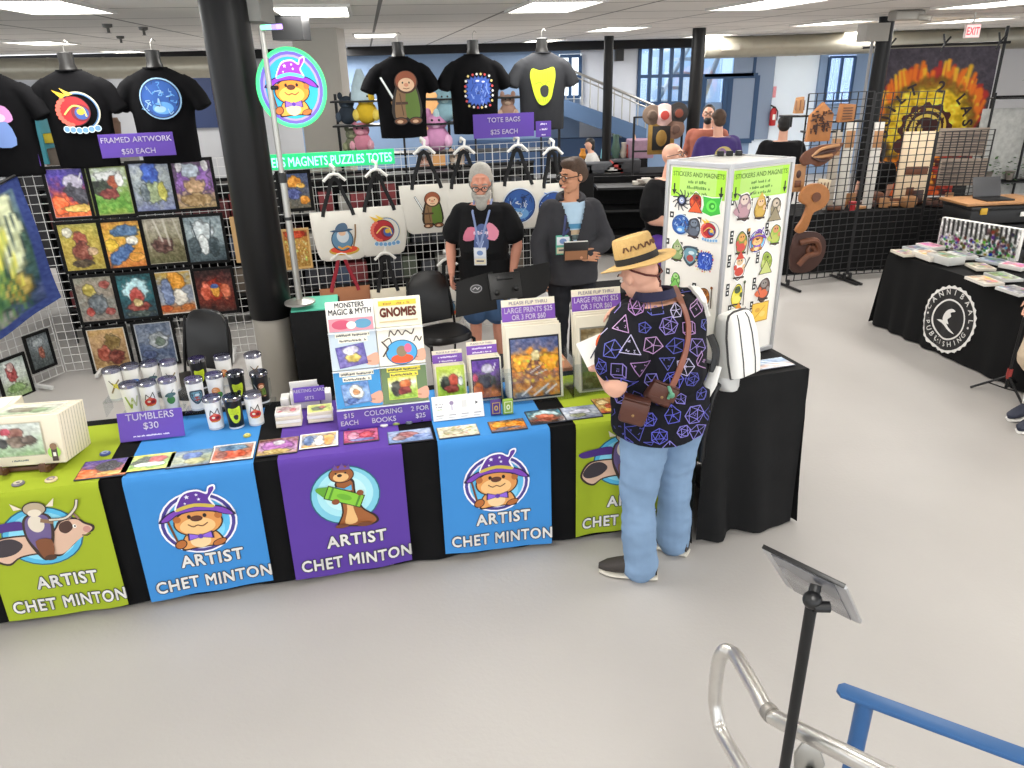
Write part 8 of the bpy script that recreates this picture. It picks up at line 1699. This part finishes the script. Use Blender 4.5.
# ------------------------------------------------------------------ cases, laptop and plants at the right edge
CASE = mat('case_black', (20, 20, 22), .5); LATCH = mat('latch_yellow', (196, 154, 40), .5)
for i, (px, py, w, lab) in enumerate(((992, 234, .95, 'lowest black storage case in the stack by the flame banner'), (992, 216, .95, 'middle black storage case with a yellow latch'), (994, 196, .95, 'topmost black storage case under the laptop'))):
    p = Yd(996, 205, 8.6); t = thing('storage_case', lab, 'case', (p.x, 8.6, .30+.26*i if False else [.0, .52, .80][i]), .1, 'black storage cases stacked by the flame banner'); h = [.51, .27, .20][i]
    q = MB(); q.box((0, .0, h*.4), (w, .5, h*.8), .02); q.build('body', CASE, t); q = MB(); q.box((0, 0, h*.88), (w*1.03, .53, h*.2), .015); q.build('lid', CASE, t)
    for x in (-.34, .34): q = MB(); q.box((x, -.262, h*.74), (.08, .02, .07), .006); q.build('latch', LATCH, t)
    q = MB(); q.box((.16, -.262, h*.5), (.10, .012, .05), .003); q.build('case_label', WHITE, t)
p = Yd(996, 183, 8.6); t = thing('wood_tray', 'flat light wooden board lying on the storage cases', 'board', (p.x, 8.6, 1.005), .1); q = MB(); q.box((0, 0, .015), (.95, .5, .028), .005); q.build('board', W1, t)
t = thing('laptop', 'dark laptop standing open on the storage cases', 'laptop', (p.x-.02, 8.55, 1.036), .1); q = MB(); q.box((0, 0, .008), (.34, .24, .016), .004); q.build('keyboard_base', BLKPL, t); q = MB(); q.box((0, .0, .11), (.34, .012, .22), .004, R=Matrix.Rotation(-.3, 4, 'X')); o = q.build('screen_lid', mat('laptop_grey', (70, 70, 72), .4), t); o.location = (0, .15, .01)
p = Yd(1010, 140, 10.2); t = thing('plant_rack', 'black rack with green trailing plants at the right edge', 'plant rack', (p.x, 10.2, 0))
q = MB(); q.box((.12, .1, 1.35), (1.0, .02, 1.1)); o = q.build('patterned_sheet', mat('sheet_grey', (170, 170, 166), .8, noise=.4, nscale=16), t, smooth=False)
for x in (-.32, .2, .65): q = MB(); q.tube([(x, 0, 0), (x, 0, 2.1)], .016); q.build('post', BLKMT, t)
for z in (1.0, 2.05): q = MB(); q.tube([(-.32, 0, z), (.65, 0, z)], .012); q.box((.16, 0, z-.02), (.97, .25, .015)); q.build('shelf', BLKMT, t)
rp_ = random.Random(6); LEAF = mat('leaf_green', (66, 104, 52), .6, noise=.3, nscale=20); POT = mat('pot_grey', (120, 112, 104), .7)
for i, (x, z) in enumerate(((-.2, 1.0), (.1, 1.0), (.2, 2.06), (.45, 2.06), (.4, 1.0))):
    o = thing('trailing_plant', 'small green potted plant on the rack at the right edge', 'plant', (p.x+x, 10.2, z), 0, 'potted plants on the rack'); q = MB(); q.lathe([(.04, 0), (.06, .1), (.065, .11), (.05, .11)], (0, 0, 0), 12); q.build('pot', POT, o); q = MB()
    for k in range(46):
        t_ = rp_.uniform(0, 2*PI); rr_ = rp_.uniform(.02, .15); zz = .14+rp_.uniform(-.22, .16); c_ = V((rr_*math.cos(t_), rr_*math.sin(t_)*.8, zz)); dd = V((math.cos(t_), math.sin(t_), rp_.uniform(-.5, .6))).normalized()*.055; s_ = dd.cross(UP).normalized()*.022
        q.strip([[c_, c_+dd*.5+s_, c_+dd], [c_, c_+dd*.5-s_, c_+dd*.999]])
    q.build('leaves', LEAF, o)
t = thing('folding_chair', 'dark folding chair behind the flame banner at the right edge', 'chair', (Yd(985, 165, 10.6).x, 10.7, 0)); q = MB(); q.box((0, 0, .46), (.42, .42, .04), .01); q.build('seat', BLKPL, t); q = MB(); q.box((0, .2, .8), (.42, .03, .3), .01); q.build('backrest', BLKPL, t)
for sx in (-.18, .18):
    for sy in (-.18, .18): q = MB(); q.tube([(sx, sy, 0), (sx, sy, .45)], .012); q.build('leg', BLKMT, t)
# ------------------------------------------------------------------ black table with the round white seal
c0 = Z(890, 252, .75); c1 = Z(1060, 306, .75); d = V((c1.x-c0.x, c1.y-c0.y, 0)); PL = d.length; SM_ = fr((c0.x, c0.y, 0), d, (-d.y, d.x, 0))
if (SM_.to_3x3() @ V((0, 1, 0))).x < 0: SM_ = fr((c0.x, c0.y, 0), d, (-d.y, d.x, 0))
SEALC = mat('seal_table_cover', (16, 16, 17), .85, noise=.15, nscale=4, spec=.2, bump=.15, bscale=10)
pt = covered_table('publisher_table', 'black covered table with a round white seal on its front', 0, PL, .80, .75, SM_, SEALC, 51, flare=.06, amp=.025)
ps = onp(954, 319, V((c0.x, c0.y, 0)), V((d.y, -d.x, 0))); lp = SM_.inverted() @ ps; R_ = .31
a = Art(.0002, .004); a.step = .0009; pts = [((1.0 if k % 2 else .955)*R_*math.cos(2*PI*k/56), (1.0 if k % 2 else .955)*R_*math.sin(2*PI*k/56)) for k in range(56)]
a.poly(pts, '#e8e6e2').ell(0, 0, .90*R_, .90*R_, '#1d1c1d').ring(0, 0, .60*R_, .05*R_, '#e8e6e2')
a.arctext('CANNIBAAL', 0, 0, .73*R_, .155*R_, '#e8e6e2', PI*.93, PI*.07, .03); a.arctext('PUBLISHING', 0, 0, .79*R_, .145*R_, '#e8e6e2', PI*1.12, PI*1.88, .03, flip=True)
a.ell(-.76*R_, -.02*R_, .035*R_, .035*R_, '#e8e6e2').ell(.76*R_, -.02*R_, .035*R_, .035*R_, '#e8e6e2')
a.poly([(-.42*R_, -.12*R_), (-.1*R_, -.2*R_), (.15*R_, -.3*R_), (.35*R_, -.33*R_), (.1*R_, -.2*R_), (-.1*R_, -.08*R_)], '#e8e6e2', 3).poly([(-.22*R_, -.06*R_), (-.15*R_, .2*R_), (.05*R_, .34*R_), (.2*R_, .3*R_), (.05*R_, .22*R_), (.1*R_, .12*R_), (.0, .0), (.08*R_, -.12*R_)], '#e8e6e2', 3)
a.build('seal_emblem', pt, fn=wrap_fn([o_ for o_ in pt.children if o_.name.startswith('table_cover')][0], V((lp.x, 0, lp.z)), V((1, 0, 0)), V((0, 0, 1))), maxedge=.03)
def on_pt(u, v, z=.766): return SM_ @ V((u, v, z))
rr_ = random.Random(3)
cz_ = [((214, 206, 190), (150, 130, 110)), ((190, 196, 200), (90, 100, 120)), ((220, 214, 204), (190, 150, 110)), ((200, 200, 196), (110, 130, 90)), ((224, 220, 214), (200, 110, 150)), ((206, 204, 200), (110, 110, 116))]
for i, (px, py, w, h, n) in enumerate(((905, 254, .24, .17, 2), (917, 250, .22, .17, 2), (930, 258, .28, .20, 4), (945, 262, .26, .19, 6), (930, 248, .22, .16, 3), (962, 257, .24, .17, 3), (980, 268, .22, .17, 2), (992, 262, .22, .17, 2), (984, 282, .26, .18, 2), (1003, 278, .26, .18, 2), (1014, 268, .2, .16, 3), (1016, 292, .24, .18, 2))):
    p = Z(px, py, .77); t = thing('comic_stack', ['short stack of grey printed comics at the left end of the seal table', 'pale comics lying second from the left on the seal table', 'thick tan covered comics in the middle of the seal table', 'tallest stack of comics in the middle of the seal table', 'white comics in front of the black and white box', 'comics with a blue cover beside the tall stack', 'green covered comics right of the middle', 'pale comics in the back row right of the middle', 'white comics with a pink cover at the front edge of the seal table', 'fanned white comics right of the pink cover', 'grey comics near the right edge of the photo', 'white comics at the front right corner of the seal table'][i], 'comics', (0, 0, 0), 0, 'comics on the seal table'); t.matrix_world = fr(V((p.x, p.y, .768)), d, (-d.y, d.x, 0)) @ Matrix.Rotation(rr_.uniform(-.3, .3), 4, 'Z')
    c_, k_ = cz_[i % 6]; q = MB(); q.box((0, 0, .006*n), (w, h, .012*n), .002); q.build('pages', mat('comic_%d_%d_%d' % c_, c_, .6), t)
    hx = lambda c: '#%02x%02x%02x' % c
    Paint([hx(c_), hx(k_), hx(c_)], 200+i, w=20, h=16, warp=.3, grain=26).dots(12, (.1, .1, .9, .9), hx(k_), .09, 60).border(.05, hx(c_)).build('cover', w*.97, h*.97, t, M=Tm(0, 0, .012*n+.001))
bx0, bx1 = Z(936, 247, .77), Z(1015, 262, .77); dd = V((bx1.x-bx0.x, bx1.y-bx0.y, 0)); t = thing('printed_display_board', 'long black and white printed board standing behind the comics', 'display board'); wz = dd.length; t.matrix_world = fr(V((bx0.x, bx0.y, .770))+dd*.5, dd, (-dd.y, dd.x, 0))
hb_ = .30; q = MB(); q.box((0, .03, hb_/2), (wz, .05, hb_), .004); q.build('board', WHITE, t)
PBD = Paint(['#d8d8d6', '#c4c4c2', '#b0b0ae', '#c8c8c6'], 210, w=90, h=34, grain=46)
for k in range(16): x = .04+.06*k; PBD.stroke([(x, .02), (x+.01, rr_.uniform(.3, .6))], .018, '#1c1c1c')
PBD.dots(140, (.02, .5, .98, .98), '#3c3c3c', .016, 120).dots(60, (.6, .1, .98, .9), '#2c2c2c', .018, 60).build('black_and_white_print', wz*.98, hb_*.97, t, M=fr((0, .0035, hb_/2), (1, 0, 0), (0, 0, 1)))
# thin tripod stand and the leg of a passer-by at the right edge
p = Z(1004, 394, 0); t = thing('tripod_stand', 'thin black tripod stand in front of the seal table', 'tripod stand', (p.x, p.y, 0)); q = MB(); q.tube([(0, 0, .06), (.01, 0, 1.25)], .011, 8); q.build('pole', BLKMT, t)
for k in range(3): q = MB(); t_ = .5+2*PI*k/3; q.tube([(0, 0, .16), (.24*math.cos(t_), .24*math.sin(t_), .012)], .010, 8); q.tube([(0, 0, .05), (.13*math.cos(t_), .13*math.sin(t_), .08)], .006, 6); q.build('leg', BLKMT, t)
q = MB(); q.lathe([(.02, .14), (.02, .22)], (0, 0, 0), 12); q.build('collar', mat('collar_red', (150, 50, 44), .5), t)
fp = Z(1019, 424, 0); P10 = Person('passer-by cut off by the right edge with pale shorts, white sock and dark shoe', (fp.x+.08, fp.y+.02), 1.3, 1.74, girth=.01, skin=SKIN)
P10.J['toeL'] = V((-.9, -.35, 0)); P10.J['toeR'] = V((-.9, -.35, 0)); P10.body(.008); P10.eyes(False); P10.hairball([((0, -.025, .05), (.084, .094, .085))], BHAIR); P10.shirt(mat('pale_shirt', (196, 190, 180), .85), sleeve=.7, hem=.8); P10.trousers(mat('beige_shorts', (206, 186, 160), .85), .5, off=.03, cuff=.03, name='shorts'); P10.shoes(mat('navy_shoe', (34, 40, 58), .6), WHITE, .28)
for q in 'LR': b = MB(); a_ = P10.J['an'+q]; b.tube([a_+V((0, 0, -.01)), a_+V((0, 0, .17))], [.047, .052], 14); b.build('sock', WHITE, P10.t)
# ------------------------------------------------------------------ rails and the tablet stand in front
ra = thing('handrail', 'bent silver handrail loop in the foreground', 'handrail', (0, 0, 0)); q = MB(); RA = [Yd(900, 781, 1.05), Yd(840, 751, 1.17), Yd(783, 722, 1.34), Yd(768, 712, 1.39), Yd(757, 692, 1.47), Yd(742, 666, 1.60)]
top = Yd(728, 655, 1.70); bot = V((top.x-.02, top.y+.02, .72)); pts = [tuple(p) for p in RA]+[tuple(V((top.x+.012, top.y-.02, top.z+.02))), tuple(V((top.x-.008, top.y+.012, top.z+.005))), tuple(V((top.x-.018, top.y+.02, top.z-.05))), (bot.x, bot.y, bot.z+.06), (bot.x+.004, bot.y-.008, bot.z+.0)]
e0, e1 = Yd(722, 733, 1.66), Yd(760, 800, 1.36); pts += [tuple(e0), tuple(e0.lerp(e1, .5)), tuple(e1)]
cp_ = catmull(pts, 6, False); q.tube(cp_, .0205, 16); q.build('rail_tube', mat('galvanised_rail', (206, 203, 198), .30, metal=.85, noise=.12, nscale=30), ra)
q = MB(); c_ = Yd(770, 713, 1.38); q.lathe([(.0225, -.012), (.0235, -.006), (.0235, .006), (.0225, .012)], c_, 18, R=(RA[2]-RA[4]).to_track_quat('Z', 'Y').to_matrix().to_4x4()); q.build('weld', mat('weld_grey', (150, 146, 140), .5, metal=.8), ra)
q = MB(); c_ = Yd(808, 758, 1.38); q.prism([(-.03, -.05), (.035, -.05), (.04, .0), (.02, .05), (-.02, .05), (-.035, .01)], .012, fr(c_, (.9, -.3, 0), (.1, .1, 1)), bevel=.003); q.build('bracket', STEEL, ra); q = MB(); q.lathe([(.012, 0), (.012, .02)], c_-V((0, .02, .02)), 10, R=Matrix.Rotation(PI/2, 4, 'X')); q.build('bolt', BLKMT, ra)
RB = mat('rail_blue', (36, 82, 132), .45, noise=.06, nscale=20); rb = thing('guard_rail', 'blue flat topped guard rail in the lower right corner', 'guard rail', (0, 0, 0)); zb = 1.085
a0, a1 = Z(851, 692, zb), Z(1075, 774, zb); dd = V((a1.x-a0.x, a1.y-a0.y, 0)); Mb = fr(a0, dd, (-dd.y, dd.x, 0)); ln = dd.length
q = MB(Mb); q.prism([(-.02, -.023), (ln, -.023), (ln, .023), (-.02, .023), (-.032, .010), (-.032, -.010)], .014, Tm(0, 0, -.011), bevel=.004); q.build('top_bar', RB, rb)
q = MB(Mb); q.tube([(.035, 0, -.008), (.035, 0, -1.085)], .021, 16); q.build('post', RB, rb); q = MB(Mb); q.box((.075, 0, -.30), (.10, .06, .09), .006); q.build('post_plate', RB, rb)
q = MB(Mb); q.tube([(ln-.05, 0, -.008), (ln-.05, 0, -1.085)], .021, 16); q.build('post', RB, rb); q = MB(Mb); q.tube([(.035, 0, -.5), (ln-.05, 0, -.5)], .015, 12); q.build('mid_rail', RB, rb)
ts = thing('tablet_stand', 'slim black floor stand holding the tablet in the foreground', 'stand'); tpz = Yd(812, 602, 1.25); ts.location = (tpz.x, tpz.y, 0); q = MB(); q.tube([(0, 0, .03), (0, 0, tpz.z-.01)], .0125, 14); q.build('pole', BLKMT, ts); q = MB(); q.lathe([(.14, 0), (.14, .012), (.04, .03), (.02, .04)], (0, 0, 0), 28); q.build('base', BLKMT, ts)
q = MB(); q.ball((0, 0, tpz.z+.005), .02); q.tube([(0, 0, tpz.z), (.012, .02, tpz.z+.028)], .012, 10); q.tube([(.0, -.01, tpz.z-.004), (.032, -.012, tpz.z-.004)], .012, 10); q.build('clamp_head', BLKPL, ts)
tb = thing('tablet', 'thin silver backed tablet tilted on the slim black stand', 'tablet')
k1, k2 = Yd(762, 546, 1.33), Yd(846, 587, 1.20); ax_ = k2-k1; lo, hi = 1.0, 1.8
for _ in range(40):
    md = (lo+hi)/2
    if (Yd(787, 585, md)-k1).dot(ax_)*(Yd(787, 585, lo)-k1).dot(ax_) <= 0: hi = md
    else: lo = md
k4 = Yd(787, 585, lo); tw_ = ax_.length; th_ = (k4-k1).length; TM_ = fr(k1+ax_*.5+(k4-k1)*.5, ax_, k1-k4)
if (TM_.to_3x3() @ V((0, 0, 1))).dot(CO-TM_.translation) < 0: pass
q = MB(TM_); q.prism(catmull([(-tw_/2, -th_/2+.01), (-tw_/2, th_/2-.01), (-tw_/2+.01, th_/2), (tw_/2-.01, th_/2), (tw_/2, th_/2-.01), (tw_/2, -th_/2+.01), (tw_/2-.01, -th_/2), (-tw_/2+.01, -th_/2)], 1), .008, Tm(0, 0, -.004), bevel=.0015); q.build('casing', mat('tablet_silver', (168, 168, 170), .3, metal=.5), tb)
q = MB(TM_); q.box((0, 0, .0055 if (TM_.to_3x3() @ V((0, 0, 1))).dot(CO-TM_.translation) > 0 else -.0055), (tw_*.76, th_*.96, .002), .0005); q.build('back_cover', mat('tablet_cover', (104, 104, 108), .2, spec=.7), tb)
q = MB(TM_); q.box((0, th_/2+.001, 0), (tw_*.98, .004, .010), .001); q.build('edge_trim', BLKPL, tb)
